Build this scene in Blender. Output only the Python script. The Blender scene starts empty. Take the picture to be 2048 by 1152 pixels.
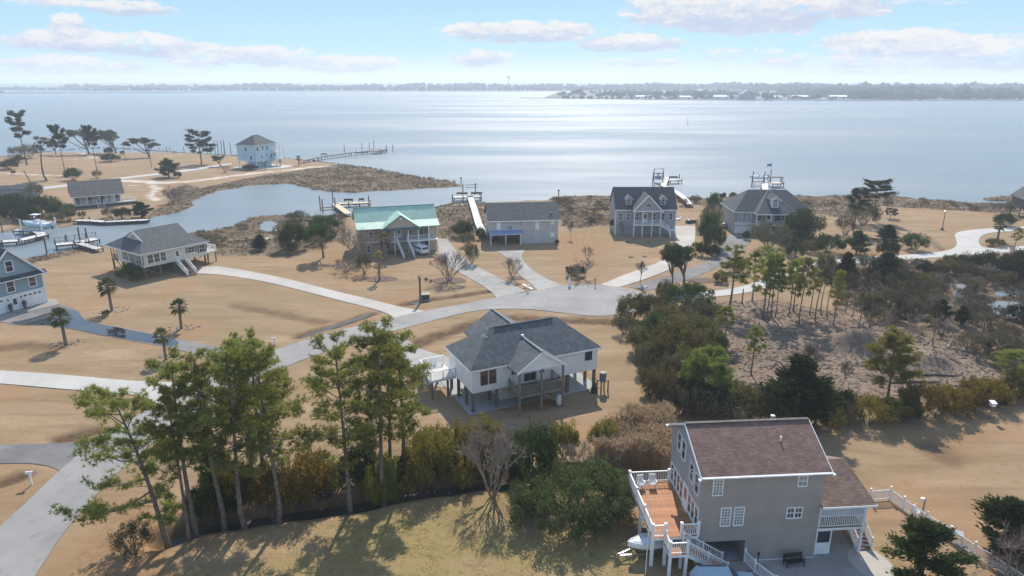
import bpy, math, random
import numpy as np
from mathutils import Vector, Matrix
from mathutils.geometry import tessellate_polygon

SC = bpy.context.scene
COL = SC.collection
R = math.radians

# ---------------------------------------------------------------- camera
PITCH = R(17.03); FPX = 1365.0; CAMZ = 35.0
cam_d = bpy.data.cameras.new('camera'); cam = bpy.data.objects.new('camera', cam_d); COL.objects.link(cam)
cam_d.sensor_width = 36.0; cam_d.lens = FPX / 2048 * 36.0; cam_d.clip_start = 0.5; cam_d.clip_end = 30000
cam.location = (0, 0, CAMZ); cam.rotation_euler = (math.pi / 2 - PITCH, 0, 0)
SC.camera = cam

# ---------------------------------------------------------------- sun, exposure
SUN_EL, SUN_AZ = R(42.5), R(4.7)          # azimuth measured from +Y towards +X
sun_d = bpy.data.lights.new('sun', 'SUN'); sun = bpy.data.objects.new('sun', sun_d); COL.objects.link(sun)
sun_d.energy = 4.3; sun_d.angle = R(0.5); sun_d.color = (1.0, 0.93, 0.83)
sdir = Vector((math.cos(SUN_EL) * math.sin(SUN_AZ), math.cos(SUN_EL) * math.cos(SUN_AZ), math.sin(SUN_EL)))
sun.rotation_euler = sdir.to_track_quat('Z', 'Y').to_euler(); sun.location = (0, 0, 200)
SC.view_settings.view_transform = 'Standard'; SC.view_settings.look = 'None'
SC.view_settings.exposure = 0.5; SC.view_settings.gamma = 1.0; SC.view_settings.use_curve_mapping = False
SC.cycles.max_bounces = 6; SC.cycles.diffuse_bounces = 3; SC.cycles.glossy_bounces = 3
SC.cycles.transmission_bounces = 4; SC.cycles.transparent_max_bounces = 8; SC.cycles.volume_bounces = 1
SC.cycles.sample_clamp_indirect = 6.0

# ---------------------------------------------------------------- world: Nishita sky and clouds
def ray(px, py):
    dx = (px - 1024) / FPX; dy = (576 - py) / FPX
    return Vector((dx, math.cos(PITCH) + dy * math.sin(PITCH), -math.sin(PITCH) + dy * math.cos(PITCH)))

W = bpy.data.worlds.new('World'); SC.world = W; W.use_nodes = True
class NT:
    def __init__(s, tree): s.t = tree; s.n = tree.nodes; s.l = tree.links
    def node(s, typ, **kw):
        n = s.n.new(typ)
        for k, v in kw.items():
            if k.startswith('i_'): n.inputs[k[2:].replace('_', ' ')].default_value = v
            else: setattr(n, k, v)
        return n
    def put(s, inp, v):
        if isinstance(v, bpy.types.NodeSocket): s.l.new(v, inp)
        elif v is not None: inp.default_value = v
    def math(s, op, a, b=None, c=None, clamp=False):
        n = s.node('ShaderNodeMath', operation=op); n.use_clamp = clamp
        for i, v in enumerate((a, b, c)):
            if v is not None: s.put(n.inputs[i], v)
        return n.outputs[0]
    def mix(s, f, a, b, blend='MIX'):
        n = s.node('ShaderNodeMix', data_type='RGBA', blend_type=blend); n.clamp_factor = True
        s.put(n.inputs[0], f)
        for i, v in ((6, a), (7, b)):
            if isinstance(v, (tuple, list)): v = tuple(v) + (1,) * (4 - len(v))
            s.put(n.inputs[i], v)
        return n.outputs[2]
    def noise(s, vec, scale, detail=4, rough=0.55, w=None):
        n = s.node('ShaderNodeTexNoise'); s.put(n.inputs['Vector'], vec)
        n.inputs['Scale'].default_value = scale; n.inputs['Detail'].default_value = detail; n.inputs['Roughness'].default_value = rough
        return n.outputs['Fac']
    def ramp(s, f, lo, hi):
        n = s.node('ShaderNodeMapRange'); n.interpolation_type = 'SMOOTHSTEP'
        s.put(n.inputs['Value'], f); n.inputs['From Min'].default_value = lo; n.inputs['From Max'].default_value = hi
        return n.outputs[0]
    def combine(s, x, y, z):
        n = s.node('ShaderNodeCombineXYZ')
        for i, v in enumerate((x, y, z)): s.put(n.inputs[i], v)
        return n.outputs[0]

wt = NT(W.node_tree); W.node_tree.nodes.clear()
sky = wt.node('ShaderNodeTexSky', sky_type='NISHITA'); sky.sun_disc = False
sky.sun_elevation = SUN_EL; sky.sun_rotation = SUN_AZ; sky.altitude = 0; sky.air_density = 1.0; sky.dust_density = 0.3; sky.ozone_density = 2.0
tc = wt.node('ShaderNodeTexCoord'); sep = wt.node('ShaderNodeSeparateXYZ'); wt.l.new(tc.outputs['Generated'], sep.inputs[0])
X, Y, Zc = sep.outputs
az = wt.math('MULTIPLY', wt.math('ARCTAN2', X, Y), 57.2958)
el = wt.math('MULTIPLY', wt.math('ARCSINE', Zc), 57.2958)
# clouds seen over the sound: (px, py, half width, half height, strength)
CLOUDS = [(115, 6, 70, 9, .5), (262, 16, 75, 15, .85), (140, 50, 38, 20, 1.0), (165, 82, 160, 20, .9), (320, 96, 120, 18, .85), (405, 122, 70, 14, .7),
          (520, 112, 110, 20, .85), (690, 128, 120, 20, .8), (100, 132, 170, 20, .75), (30, 118, 40, 14, .5), (820, 158, 90, 7, .5), (310, 18, 30, 9, .5),
          (1045, 64, 175, 22, .95), (965, 115, 68, 19, .85), (1260, 86, 112, 18, .95), (1490, 18, 255, 44, 1.0), (1255, 35, 45, 8, .6),
          (1275, 124, 115, 9, .6), (1480, 108, 150, 14, .5), (1800, 84, 145, 24, .95), (1870, 118, 330, 24, .7), (2010, 100, 110, 26, .8),
          (1990, 50, 95, 10, .6), (1098, 14, 18, 7, .5), (845, 37, 16, 6, .5), (1700, 145, 170, 8, .5), (1880, 3, 60, 6, .3)]
cvec = wt.combine(wt.math('MULTIPLY', az, 1.0), wt.math('MULTIPLY', el, 2.1), 0.0)
nbig = wt.noise(cvec, 0.33, 6, 0.62)
nfine = wt.noise(wt.combine(wt.math('ADD', az, 37.0), wt.math('MULTIPLY', el, 2.4), 3.0), 0.85, 7, 0.66)
mask = None; vert = None
for (cx, cy, hw, hh, st) in CLOUDS:
    d = ray(cx, cy).normalized()
    ca = math.degrees(math.atan2(d.x, d.y)); ce = math.degrees(math.asin(d.z))
    wa = hw / FPX * 57.3 * 1.0; we = hh / FPX * 57.3 * 1.0
    u = wt.math('DIVIDE', wt.math('SUBTRACT', az, ca), wa); v = wt.math('DIVIDE', wt.math('SUBTRACT', el, ce), we)
    r2 = wt.math('ADD', wt.math('MULTIPLY', u, u), wt.math('MULTIPLY', v, v))
    m = wt.math('MULTIPLY', wt.math('SUBTRACT', 1.35, r2, clamp=True), st)
    # flat base: cut off quickly below
    mv = wt.math('MULTIPLY', m, v)
    mask = m if mask is None else wt.math('MAXIMUM', mask, m)
    vert = mv if vert is None else wt.math('ADD', vert, mv)
# the rest of the sky dome: unseen clouds, their cover raised to add fill light
zz = wt.math('MAXIMUM', Zc, 0.03)
pl = wt.combine(wt.math('DIVIDE', X, zz), wt.math('DIVIDE', Y, zz), 5.0)
gen = wt.math('MULTIPLY', wt.ramp(wt.noise(pl, 0.55, 6, 0.6), 0.46, 0.64), wt.ramp(el, 7.0, 12.0))
edge = wt.math('ADD', wt.math('MULTIPLY', nbig, 0.75), wt.math('MULTIPLY', nfine, 0.55))
dens = wt.math('ADD', mask, wt.math('MULTIPLY', wt.math('SUBTRACT', edge, 0.66), 3.0))
dens = wt.ramp(dens, 0.28, 0.78)
dens = wt.math('MULTIPLY', dens, wt.ramp(mask, 0.02, 0.22))
dens = wt.math('MULTIPLY', wt.math('MAXIMUM', dens, gen), 0.93)
shade = wt.ramp(wt.math('ADD', wt.math('MULTIPLY', vert, 0.8), wt.math('MULTIPLY', wt.math('SUBTRACT', nfine, 0.5), 2.2)), -0.55, 0.5)
SKYK = 0.145
cloud_col = wt.mix(shade, (2.75, 3.1, 3.95), (4.5, 4.4, 4.35))
blue = wt.mix(wt.ramp(el, -0.4, 2.4), (3.5, 4.05, 4.4), (2.15, 3.55, 4.4))
blue = wt.mix(wt.ramp(el, 2.0, 8.0), blue, (1.75, 3.0, 4.35))
blue = wt.mix(wt.ramp(el, 6.0, 50.0), blue, (1.3, 2.3, 4.2))
base_sky = wt.mix(0.92, sky.outputs[0], blue)
colr = wt.mix(dens, base_sky, cloud_col)
bg = wt.node('ShaderNodeBackground'); wt.l.new(colr, bg.inputs[0]); bg.inputs[1].default_value = SKYK
wo = wt.node('ShaderNodeOutputWorld'); wt.l.new(bg.outputs[0], wo.inputs[0])

# ---------------------------------------------------------------- pixel <-> place
def G(px, py, z=0.0):
    d = ray(px, py); t = (z - CAMZ) / d.z
    return Vector((d.x * t, d.y * t, z))
def ZH(py, y):
    d = ray(1024, py); return CAMZ + y * d.z / d.y
def GP(pts, z=0.0): return [G(p[0], p[1], z) for p in pts]

# ---------------------------------------------------------------- materials
MATS = {}
def new_mat(name):
    m = bpy.data.materials.new(name); m.use_nodes = True; m.node_tree.nodes.clear()
    t = NT(m.node_tree); out = t.node('ShaderNodeOutputMaterial')
    return m, t, out
def mat(name, col=(.5, .5, .5), rough=.8, var=.12, scale=1.5, metal=0.0, bump=0.0, bscale=20., spec=None, col2=None, kind=None, per=0.0):
    """general procedural paint: noise variation (+ siding / shingle / board courses from UV metres)"""
    if name in MATS: return MATS[name]
    m, t, out = new_mat(name)
    b = t.node('ShaderNodeBsdfPrincipled'); t.l.new(b.outputs[0], out.inputs[0])
    c = t.node('ShaderNodeTexCoord')
    n1 = t.noise(c.outputs['Object'], scale, 5, .6); n2 = t.noise(c.outputs['Object'], scale * 9, 3, .6)
    nn = t.math('ADD', t.math('MULTIPLY', n1, .65), t.math('MULTIPLY', n2, .35))
    lo = tuple(x * (1 - var * 1.6) for x in col); hi = tuple(min(1, x * (1 + var * 1.6)) for x in (col2 or col))
    colr = t.mix(t.ramp(nn, .3, .7), lo, hi)
    h = n2
    if per:
        oi = t.node('ShaderNodeObjectInfo')
        colr = t.mix(t.math('MULTIPLY', oi.outputs['Random'], per), colr, tuple(x * .55 for x in col))
    if kind in ('siding', 'shingle', 'board', 'ribs'):
        uv = t.node('ShaderNodeSeparateXYZ'); t.l.new(c.outputs['UV'], uv.inputs[0])
        if kind == 'siding':
            f = t.math('FRACT', t.math('DIVIDE', uv.outputs[1], .18))
            line = t.ramp(f, 0.14, 0.0); colr = t.mix(t.math('MULTIPLY', line, .42), colr, tuple(x * .45 for x in col)); h = f
        elif kind == 'board':
            f = t.math('FRACT', t.math('DIVIDE', uv.outputs[0], .15))
            line = t.ramp(f, 0.12, 0.0); colr = t.mix(t.math('MULTIPLY', line, .6), colr, tuple(x * .3 for x in col)); h = t.math('SUBTRACT', 1.0, line)
        else:
            br = t.node('ShaderNodeTexBrick'); t.l.new(c.outputs['UV'], br.inputs['Vector'])
            br.inputs['Scale'].default_value = 1.0; br.inputs['Brick Width'].default_value = .33; br.inputs['Row Height'].default_value = .15
            br.inputs['Mortar Size'].default_value = .012; br.inputs['Color1'].default_value = (.70, .70, .70, 1); br.inputs['Color2'].default_value = (1.15, 1.15, 1.15, 1)
            br.inputs['Mortar'].default_value = (.42, .42, .42, 1); br.inputs['Bias'].default_value = .1
            colr = t.mix(1.0, colr, br.outputs['Color'], 'MULTIPLY'); h = br.outputs['Fac']
            h = t.math('SUBTRACT', n2, h)
    t.l.new(colr, b.inputs['Base Color']); b.inputs['Roughness'].default_value = rough; b.inputs['Metallic'].default_value = metal
    if spec is not None: b.inputs['Specular IOR Level'].default_value = spec
    if bump:
        bp = t.node('ShaderNodeBump'); bp.inputs['Strength'].default_value = bump; bp.inputs['Distance'].default_value = .03
        t.put(bp.inputs['Height'], h); t.l.new(bp.outputs[0], b.inputs['Normal'])
    MATS[name] = m; return m
def leaf_mat(name, c1, c2, c3, trans=.35, var=.5):
    if name in MATS: return MATS[name]
    m, t, out = new_mat(name)
    g = t.node('ShaderNodeNewGeometry'); oi = t.node('ShaderNodeObjectInfo'); c = t.node('ShaderNodeTexCoord')
    n = t.noise(c.outputs['Object'], 1.1, 3, .6)
    a = t.mix(g.outputs['Random Per Island'], c1, c2)
    a = t.mix(t.ramp(t.math('ADD', n, t.math('MULTIPLY', t.math('SUBTRACT', oi.outputs['Random'], .5), var)), .45, .72), a, c3)
    hsv = t.node('ShaderNodeHueSaturation'); t.l.new(a, hsv.inputs['Color'])
    t.put(hsv.inputs['Hue'], t.math('ADD', .5, t.math('MULTIPLY', t.math('SUBTRACT', oi.outputs['Random'], .5), .035)))
    t.put(hsv.inputs['Value'], t.math('ADD', .8, t.math('MULTIPLY', oi.outputs['Random'], .4)))
    d = t.node('ShaderNodeBsdfDiffuse'); tr = t.node('ShaderNodeBsdfTranslucent'); mx = t.node('ShaderNodeMixShader')
    t.l.new(hsv.outputs[0], d.inputs[0]); t.l.new(hsv.outputs[0], tr.inputs[0]); mx.inputs[0].default_value = trans
    t.l.new(d.outputs[0], mx.inputs[1]); t.l.new(tr.outputs[0], mx.inputs[2]); t.l.new(mx.outputs[0], out.inputs[0])
    MATS[name] = m; return m
def glass_mat(name, col, rough=.06):
    if name in MATS: return MATS[name]
    m, t, out = new_mat(name); b = t.node('ShaderNodeBsdfPrincipled'); t.l.new(b.outputs[0], out.inputs[0])
    c = t.node('ShaderNodeTexCoord'); oi = t.node('ShaderNodeObjectInfo')
    n = t.noise(c.outputs['Object'], 2.0, 2, .5)
    colr = t.mix(t.ramp(n, .35, .65), tuple(x * .55 for x in col), col)
    colr = t.mix(t.math('MULTIPLY', oi.outputs['Random'], .5), colr, tuple(x * .35 for x in col))
    t.l.new(colr, b.inputs['Base Color']); b.inputs['Roughness'].default_value = rough; b.inputs['Specular IOR Level'].default_value = .8
    MATS[name] = m; return m

# ---------------------------------------------------------------- object helpers
def tag(o, label=None, cat=None, group=None, kind=None):
    if label: o['label'] = label
    if cat: o['category'] = cat
    if group: o['group'] = group
    if kind: o['kind'] = kind
    return o
def link(o, parent=None):
    COL.objects.link(o)
    if parent is not None: o.parent = parent
    return o
def thing(name, label, cat, loc=(0, 0, 0), rz=0.0, group=None):
    o = bpy.data.objects.new(name, None); link(o); o.empty_display_size = .3
    o.location = loc; o.rotation_euler = (0, 0, rz)
    return tag(o, label, cat, group)
def place_mesh(name, me, parent=None, loc=(0, 0, 0), rz=0.0, sc=None):
    o = bpy.data.objects.new(name, me); link(o, parent); o.location = loc; o.rotation_euler = (0, 0, rz)
    if sc is not None: o.scale = sc if isinstance(sc, (tuple, list)) else (sc, sc, sc)
    return o
def dup(o, parent=None):
    c = o.copy(); COL.objects.link(c); c.parent = parent
    for ch in list(o.children): dup(ch, c)
    return c

class MB:
    def __init__(s): s.v = []; s.f = []
    def poly(s, pts):
        b = len(s.v); s.v += [tuple(p) for p in pts]; s.f.append(tuple(range(b, b + len(pts))))
    def hexa(s, p):
        b = len(s.v); s.v += [tuple(q) for q in p]
        s.f += [tuple(b + i for i in q) for q in ((0, 3, 2, 1), (4, 5, 6, 7), (0, 1, 5, 4), (1, 2, 6, 5), (2, 3, 7, 6), (3, 0, 4, 7))]
    def box(s, x0, y0, z0, x1, y1, z1):
        s.hexa([(x0, y0, z0), (x1, y0, z0), (x1, y1, z0), (x0, y1, z0), (x0, y0, z1), (x1, y0, z1), (x1, y1, z1), (x0, y1, z1)]); return s
    def cbox(s, cx, cy, cz, sx, sy, sz): return s.box(cx - sx / 2, cy - sy / 2, cz - sz / 2, cx + sx / 2, cy + sy / 2, cz + sz / 2)
    def slab(s, pts, t):
        n = len(pts); b = len(s.v)
        s.v += [tuple(p) for p in pts] + [(p[0], p[1], p[2] - t) for p in pts]
        s.f.append(tuple(range(b, b + n))); s.f.append(tuple(range(b + 2 * n - 1, b + n - 1, -1)))
        for i in range(n):
            j = (i + 1) % n; s.f.append((b + i, b + n + i, b + n + j, b + j))
        return s
    def beam(s, p, q, w, h=None):
        h = h or w; p = Vector(p); q = Vector(q); d = (q - p)
        if d.length < 1e-6: return s
        d.normalize()
        up = Vector((0, 0, 1)) if abs(d.z) < .95 else Vector((0, 1, 0))
        a = d.cross(up).normalized(); u = a.cross(d).normalized()
        a *= w / 2; u *= h / 2
        s.hexa([p - a - u, p + a - u, q + a - u, q - a - u, p - a + u, p + a + u, q + a + u, q - a + u]); return s
    def tube(s, pts, rad, n=6, cap=True):
        pts = [Vector(p) for p in pts]; k = len(pts)
        if not isinstance(rad, (list, tuple)): rad = [rad] * k
        b = len(s.v)
        for i, p in enumerate(pts):
            d = (pts[min(i + 1, k - 1)] - pts[max(i - 1, 0)])
            d = d.normalized() if d.length > 1e-9 else Vector((0, 0, 1))
            up = Vector((0, 0, 1)) if abs(d.z) < .9 else Vector((1, 0, 0))
            a = d.cross(up).normalized(); u = a.cross(d)
            for j in range(n):
                an = 2 * math.pi * j / n; s.v.append(tuple(p + (a * math.cos(an) + u * math.sin(an)) * rad[i]))
        for i in range(k - 1):
            for j in range(n):
                j2 = (j + 1) % n; s.f.append((b + i * n + j, b + i * n + j2, b + (i + 1) * n + j2, b + (i + 1) * n + j))
        if cap:
            s.f.append(tuple(b + j for j in range(n - 1, -1, -1))); s.f.append(tuple(b + (k - 1) * n + j for j in range(n)))
        return s
    def lathe(s, prof, n=12, c=(0, 0, 0)):
        return s.tube([(c[0], c[1], c[2] + z) for r, z in prof], [max(r, .001) for r, z in prof], n)
    def mesh(s, name, m=None, smooth=False, uv=True):
        me = bpy.data.meshes.new(name); me.from_pydata(s.v, [], s.f)
        if m is not None: me.materials.append(m)
        if uv and len(s.f) < 60000:
            ul = me.uv_layers.new(name='UV')
            me.update()
            for p in me.polygons:
                nrm = p.normal
                if abs(nrm.z) > .999: a = Vector((1, 0, 0)); b = Vector((0, 1, 0))
                else: a = Vector((-nrm.y, nrm.x, 0)).normalized(); b = nrm.cross(a)
                for li in p.loop_indices:
                    co = me.vertices[me.loops[li].vertex_index].co
                    ul.data[li].uv = (co.dot(a), co.dot(b))
        if smooth: me.polygons.foreach_set('use_smooth', [True] * len(me.polygons))
        me.update(); return me
    def build(s, name, m, parent=None, loc=(0, 0, 0), rz=0.0, smooth=False, uv=True):
        return place_mesh(name, s.mesh(name, m, smooth, uv), parent, loc, rz)

def np_mesh(name, verts, nper, m, faces=None):
    """verts (N,3) array; faces consecutive groups of nper vertices, or an explicit (F,nper) index array"""
    me = bpy.data.meshes.new(name); nv = len(verts)
    me.vertices.add(nv); me.vertices.foreach_set('co', np.ascontiguousarray(verts, dtype=np.float32).ravel())
    idx = np.arange(nv, dtype=np.int32).reshape(-1, nper) if faces is None else np.asarray(faces, dtype=np.int32)
    nf = len(idx); me.loops.add(nf * nper); me.loops.foreach_set('vertex_index', idx.ravel())
    me.polygons.add(nf); me.polygons.foreach_set('loop_start', np.arange(nf, dtype=np.int32) * nper)
    try: me.polygons.foreach_set('loop_total', np.full(nf, nper, dtype=np.int32))
    except Exception: pass
    if m is not None: me.materials.append(m)
    me.update(calc_edges=True); return me

# polygon maths (world metres)
def seg_dist(px, py, ax, ay, bx, by):
    dx, dy = bx - ax, by - ay; L = dx * dx + dy * dy + 1e-12
    t = np.clip(((px - ax) * dx + (py - ay) * dy) / L, 0, 1)
    return np.hypot(px - ax - t * dx, py - ay - t * dy)
def line_dist(px, py, pts):
    d = np.full(px.shape, 1e9)
    for a, b in zip(pts[:-1], pts[1:]): d = np.minimum(d, seg_dist(px, py, a[0], a[1], b[0], b[1]))
    return d
def inside(px, py, pts):
    c = np.zeros(px.shape, bool); n = len(pts)
    for i in range(n):
        x0, y0 = pts[i][0], pts[i][1]; x1, y1 = pts[(i + 1) % n][0], pts[(i + 1) % n][1]
        if y0 == y1: continue
        cond = ((y0 > py) != (y1 > py)) & (px < (x1 - x0) * (py - y0) / (y1 - y0) + x0); c ^= cond
    return c
def sdf(px, py, pts):
    d = line_dist(px, py, list(pts) + [pts[0]]); return np.where(inside(px, py, pts), d, -d)
def vnoise(x, y, s, seed=0):
    """smooth value noise, numpy"""
    x = x / s; y = y / s
    xi = np.floor(x).astype(np.int64); yi = np.floor(y).astype(np.int64); fx = x - xi; fy = y - yi
    fx = fx * fx * (3 - 2 * fx); fy = fy * fy * (3 - 2 * fy)
    def h(a, b):
        n = (a * 374761393 + b * 668265263 + seed * 1442695041) & 0xffffffff
        n = ((n ^ (n >> 13)) * 1274126177) & 0xffffffff
        return ((n ^ (n >> 16)) & 0xffff) / 65535.0
    return (h(xi, yi) * (1 - fx) + h(xi + 1, yi) * fx) * (1 - fy) + (h(xi, yi + 1) * (1 - fx) + h(xi + 1, yi + 1) * fx) * fy
# ================================================================ GROUND, WATER, ROADS
WATER_Z = -0.32
# main land: shoreline traced from the photograph on the water level, closed behind the camera
SHORE = GP([(52, 517), (107, 505), (175, 495), (230, 488), (330, 474), (375, 467), (405, 463), (462, 452), (487, 437), (507, 432), (550, 431), (620, 432), (687, 431), (760, 428), (820, 424),
            (865, 417), (895, 408), (912, 405), (935, 404), (970, 404), (1040, 402), (1104, 399), (1107, 395), (1125, 392), (1175, 391), (1230, 392), (1300, 394), (1355, 395), (1385, 396), (1435, 396), (1478, 391), (1530, 389), (1586, 390),
            (1631, 392), (1686, 390), (1748, 386), (1786, 390), (1836, 399), (1886, 401), (1961, 406), (2030, 409), (2200, 412), (2400, 414)], WATER_Z)
SHORE = [(p.x, p.y) for p in SHORE] + [(420, 150), (420, -80), (-420, -80), (-420, 90), (-150, 112)]
PEN = GP([(-330, 330), (0, 315), (60, 308), (100, 304), (175, 297), (225, 296), (300, 301), (375, 306), (437, 310), (520, 314), (587, 318), (607, 321), (650, 325), (687, 329), (737, 336), (775, 342), (812, 350), (850, 356),
          (912, 366), (922, 370), (900, 375), (850, 378), (762, 381), (712, 385), (650, 384.5), (620, 380), (600, 372), (575, 367), (550, 369), (505, 371), (475, 376), (425, 385), (392, 400), (375, 417), (337, 428), (297, 438),
          (294, 443), (152, 446), (140, 455), (107, 458), (60, 452), (30, 462), (-40, 476), (-200, 480)], WATER_Z)
PEN = [(p.x, p.y) for p in PEN]
SPIT = [(p.x, p.y) for p in GP([(1954, 396), (1990, 393), (2048, 391), (2200, 388), (2200, 398), (2048, 404), (2011, 403), (1975, 401)], WATER_Z)]
POOLS = [GP(p) for p in ([(526, 441), (549, 440), (551, 452), (540, 461), (524, 462), (518, 452)], [(600, 457), (620, 458), (622, 464), (604, 465)],
                         [(1915, 566), (1930, 562), (1934, 580), (1925, 594), (1912, 590)], [(1960, 608), (2000, 598), (2048, 602), (2048, 630), (2000, 628), (1970, 622)], [(1990, 580), (2048, 576), (2048, 588), (2000, 590)])]
def zp(pts): return [(p.x, p.y) for p in GP(pts)]
MARSH = [zp(p) for p in (
    [(375, 465), (420, 460), (487, 434), (550, 428), (690, 428), (690, 478), (640, 490), (585, 512), (450, 512), (395, 500)],
    [(860, 413), (912, 402), (972, 402), (972, 465), (900, 482), (868, 472)],
    [(1100, 397), (1107, 393), (1228, 389), (1226, 448), (1160, 456), (1122, 452)],
    [(1350, 392), (1485, 388), (1490, 410), (1450, 422), (1400, 410), (1352, 403)],
    [(1576, 387), (1750, 383), (1836, 396), (2300, 408), (2300, 428), (1990, 425), (1860, 418), (1760, 412), (1700, 438), (1620, 425)],
    [(400, 377), (520, 352), (620, 338), (690, 327), (780, 340), (925, 366), (925, 374), (760, 384), (640, 388), (590, 374), (480, 378), (405, 400), (380, 420), (340, 430), (296, 440), (300, 425), (340, 405), (330, 385), (372, 368)],
    [(1700, 540), (2048, 520), (2300, 520), (2300, 700), (2048, 712), (1900, 690), (1800, 662), (1730, 640), (1690, 590)],
    [(45, 518), (175, 492), (203, 480), (206, 492), (180, 501), (60, 528)],
    [(1950, 396), (2060, 388), (2300, 386), (2300, 406), (2000, 408)])]
MULCH = zp([(1300, 640), (1420, 606), (1530, 598), (1740, 636), (1860, 680), (2048, 735), (2200, 740), (2200, 800), (2048, 790), (1850, 800), (1650, 840), (1500, 830), (1440, 760), (1330, 690)])
STRAW = [zp(p) for p in ([(235, 985), (330, 1010), (430, 1045), (470, 1060), (360, 1110), (310, 1160), (60, 1180), (115, 1100)],
                         [(600, 528), (700, 500), (760, 560), (700, 570), (640, 545)], [(1090, 470), (1190, 460), (1235, 500), (1200, 545), (1120, 520)], [(0, 930), (60, 945), (20, 1000), (-30, 1010)])]
GREEN = [zp(p) for p in ([(380, 1160), (640, 1040), (1000, 985), (1080, 1075), (1290, 1090), (1290, 1200), (380, 1200)], [(590, 820), (640, 790), (650, 800), (600, 838)], [(1200, 460), (1226, 450), (1226, 478), (1205, 478)],
                         [(1740, 1080), (1775, 1075), (1790, 1110), (1745, 1110)], [(1400, 455), (1402, 500), (1393, 500), (1391, 455)])]
SAND = [([(p.x, p.y) for p in GP(l)], w) for l, w in (([(240, 361), (295, 363), (325, 366), (400, 361), (450, 354), (510, 346), (575, 340), (625, 334), (680, 332)], 2.2), ([(300, 366), (312, 376), (305, 390), (310, 400)], 1.5),
        ([(-60, 345), (0, 346), (60, 349), (128, 352)], 1.3), ([(240, 372), (290, 370)], .8), ([(540, 440), (560, 470), (480, 490)], .8), ([(150, 300), (190, 316), (150, 318)], 1.2), ([(960, 404), (912, 410)], 1.0))]
# drainage ditches: (line, half width, depth)
DITCH = [([(p.x, p.y) for p in GP(l)], w, d) for l, w, d in (
    ([(335, 1072), (400, 1044), (515, 1027), (630, 1009), (705, 1000), (803, 980), (895, 967), (980, 955), (1060, 958)], 1.25, 1.25),
    ([(598, 672), (640, 659), (690, 645), (742, 627)], .9, .26), ([(808, 609), (850, 600), (900, 594), (975, 583)], .9, .22), ([(800, 700), (862, 676), (950, 648), (1030, 636), (1120, 640), (1250, 645)], 1.5, .24),
    ([(470, 612), (560, 628), (640, 645)], 1.2, .14), ([(180, 862), (120, 880)], 1.2, .25), ([(0, 965), (40, 950), (-60, 985)], 1.0, .25), ([(0, 696), (60, 690), (110, 694)], 1.4, .16),
    ([(1760, 465), (1850, 472), (1885, 500)], .8, .15), ([(1868, 900), (1902, 916)], 1.5, .13))]
MOUND = [(G(1690, 690), 3.2, 1.6), (G(1718, 700), 3.0, 1.7), (G(1740, 705), 2.5, 1.2), (G(1850, 728), 3.0, 1.9), (G(1580, 690), 3.5, .5), (G(1366, 618), 2.5, .5), (G(1620, 670), 2.5, .4)]

def terrain(x, y):
    s = np.maximum(np.maximum(sdf(x, y, SHORE), sdf(x, y, PEN)), sdf(x, y, SPIT))
    s = s + (vnoise(x, y, 5.0, 3) - .5) * 3.2 + (vnoise(x, y, 1.7, 4) - .5) * 1.2
    z = np.where(s < 0, np.maximum(WATER_Z + s * .13, -1.6), WATER_Z + .34 * (1 - np.exp(-np.maximum(s, 0) / 2.2)))
    z = np.minimum(z, 0.0)
    z = z - .035 * vnoise(x, y, 2.5, 9) - .02 * vnoise(x, y, .8, 10)
    for pl in POOLS:
        d = sdf(x, y, [(p.x, p.y) for p in pl]) + (vnoise(x, y, 1.5, 5) - .5) * 1.5
        z = np.where(d > -1.2, np.minimum(z, -.1 - .4 * np.clip((d + 1.2) / 2.0, 0, 1)), z)
    for l, w, dp in DITCH:
        d = line_dist(x, y, l) + (vnoise(x, y, 1.3, 6) - .5) * .5
        z = z - dp * np.exp(-(np.maximum(d, 0) / w) ** 2)
    for c, r, h in MOUND:
        d2 = ((x - c.x) ** 2 + ((y - c.y) * 1.3) ** 2) / r ** 2
        z = z + h * np.exp(-d2 * 1.2) * (.75 + .5 * vnoise(x, y, 1.1, 8))
    return z, s
def zone_w(x, y, poly, soft=1.0, rough=2.0, seed=20):
    d = sdf(x, y, poly) + (vnoise(x, y, 2.6, seed) - .5) * rough * 2 + (vnoise(x, y, .9, seed + 1) - .5) * rough
    return np.clip(d / soft * .5 + .5, 0, 1)

rows = np.concatenate([np.linspace(-80, 26, 14, endpoint=False), np.arange(26, 70, .33), np.arange(70, 130, .55), np.arange(130, 220, .9), np.arange(220, 345, 1.5)])
NU = 420
U = np.linspace(-1, 1, NU)
hw = np.maximum(rows, 20) * .98 + 24
GX = hw[:, None] * U[None, :]; GY = np.repeat(rows[:, None], NU, 1)
GZ, GS = terrain(GX, GY)
marsh = np.zeros_like(GX)
for p in MARSH: marsh = np.maximum(marsh, zone_w(GX, GY, p, 1.6, 1.6))
marsh = np.maximum(marsh, np.clip(1 - GS / 3.0, 0, 1) * (GY > 95))
mulch = zone_w(GX, GY, MULCH, 2.0, 2.0)
straw = np.zeros_like(GX); green = np.zeros_like(GX)
for p in STRAW: straw = np.maximum(straw, zone_w(GX, GY, p, 3.0, 2.2))
for p in GREEN: green = np.maximum(green, zone_w(GX, GY, p, 3.5, 2.0) )
sand = np.zeros_like(GX); wet = np.zeros_like(GX)
for l, w in SAND: sand = np.maximum(sand, np.clip((w - line_dist(GX, GY, l) + (vnoise(GX, GY, 2.2, 12) - .5) * 2.4) / .8, 0, 1) * (.6 + .4 * vnoise(GX, GY, 3.0, 13)))
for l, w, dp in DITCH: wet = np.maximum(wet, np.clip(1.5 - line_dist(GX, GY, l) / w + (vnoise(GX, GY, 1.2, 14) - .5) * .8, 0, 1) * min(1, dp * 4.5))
for c, r, h in MOUND: wet = np.maximum(wet, -1)
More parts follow.
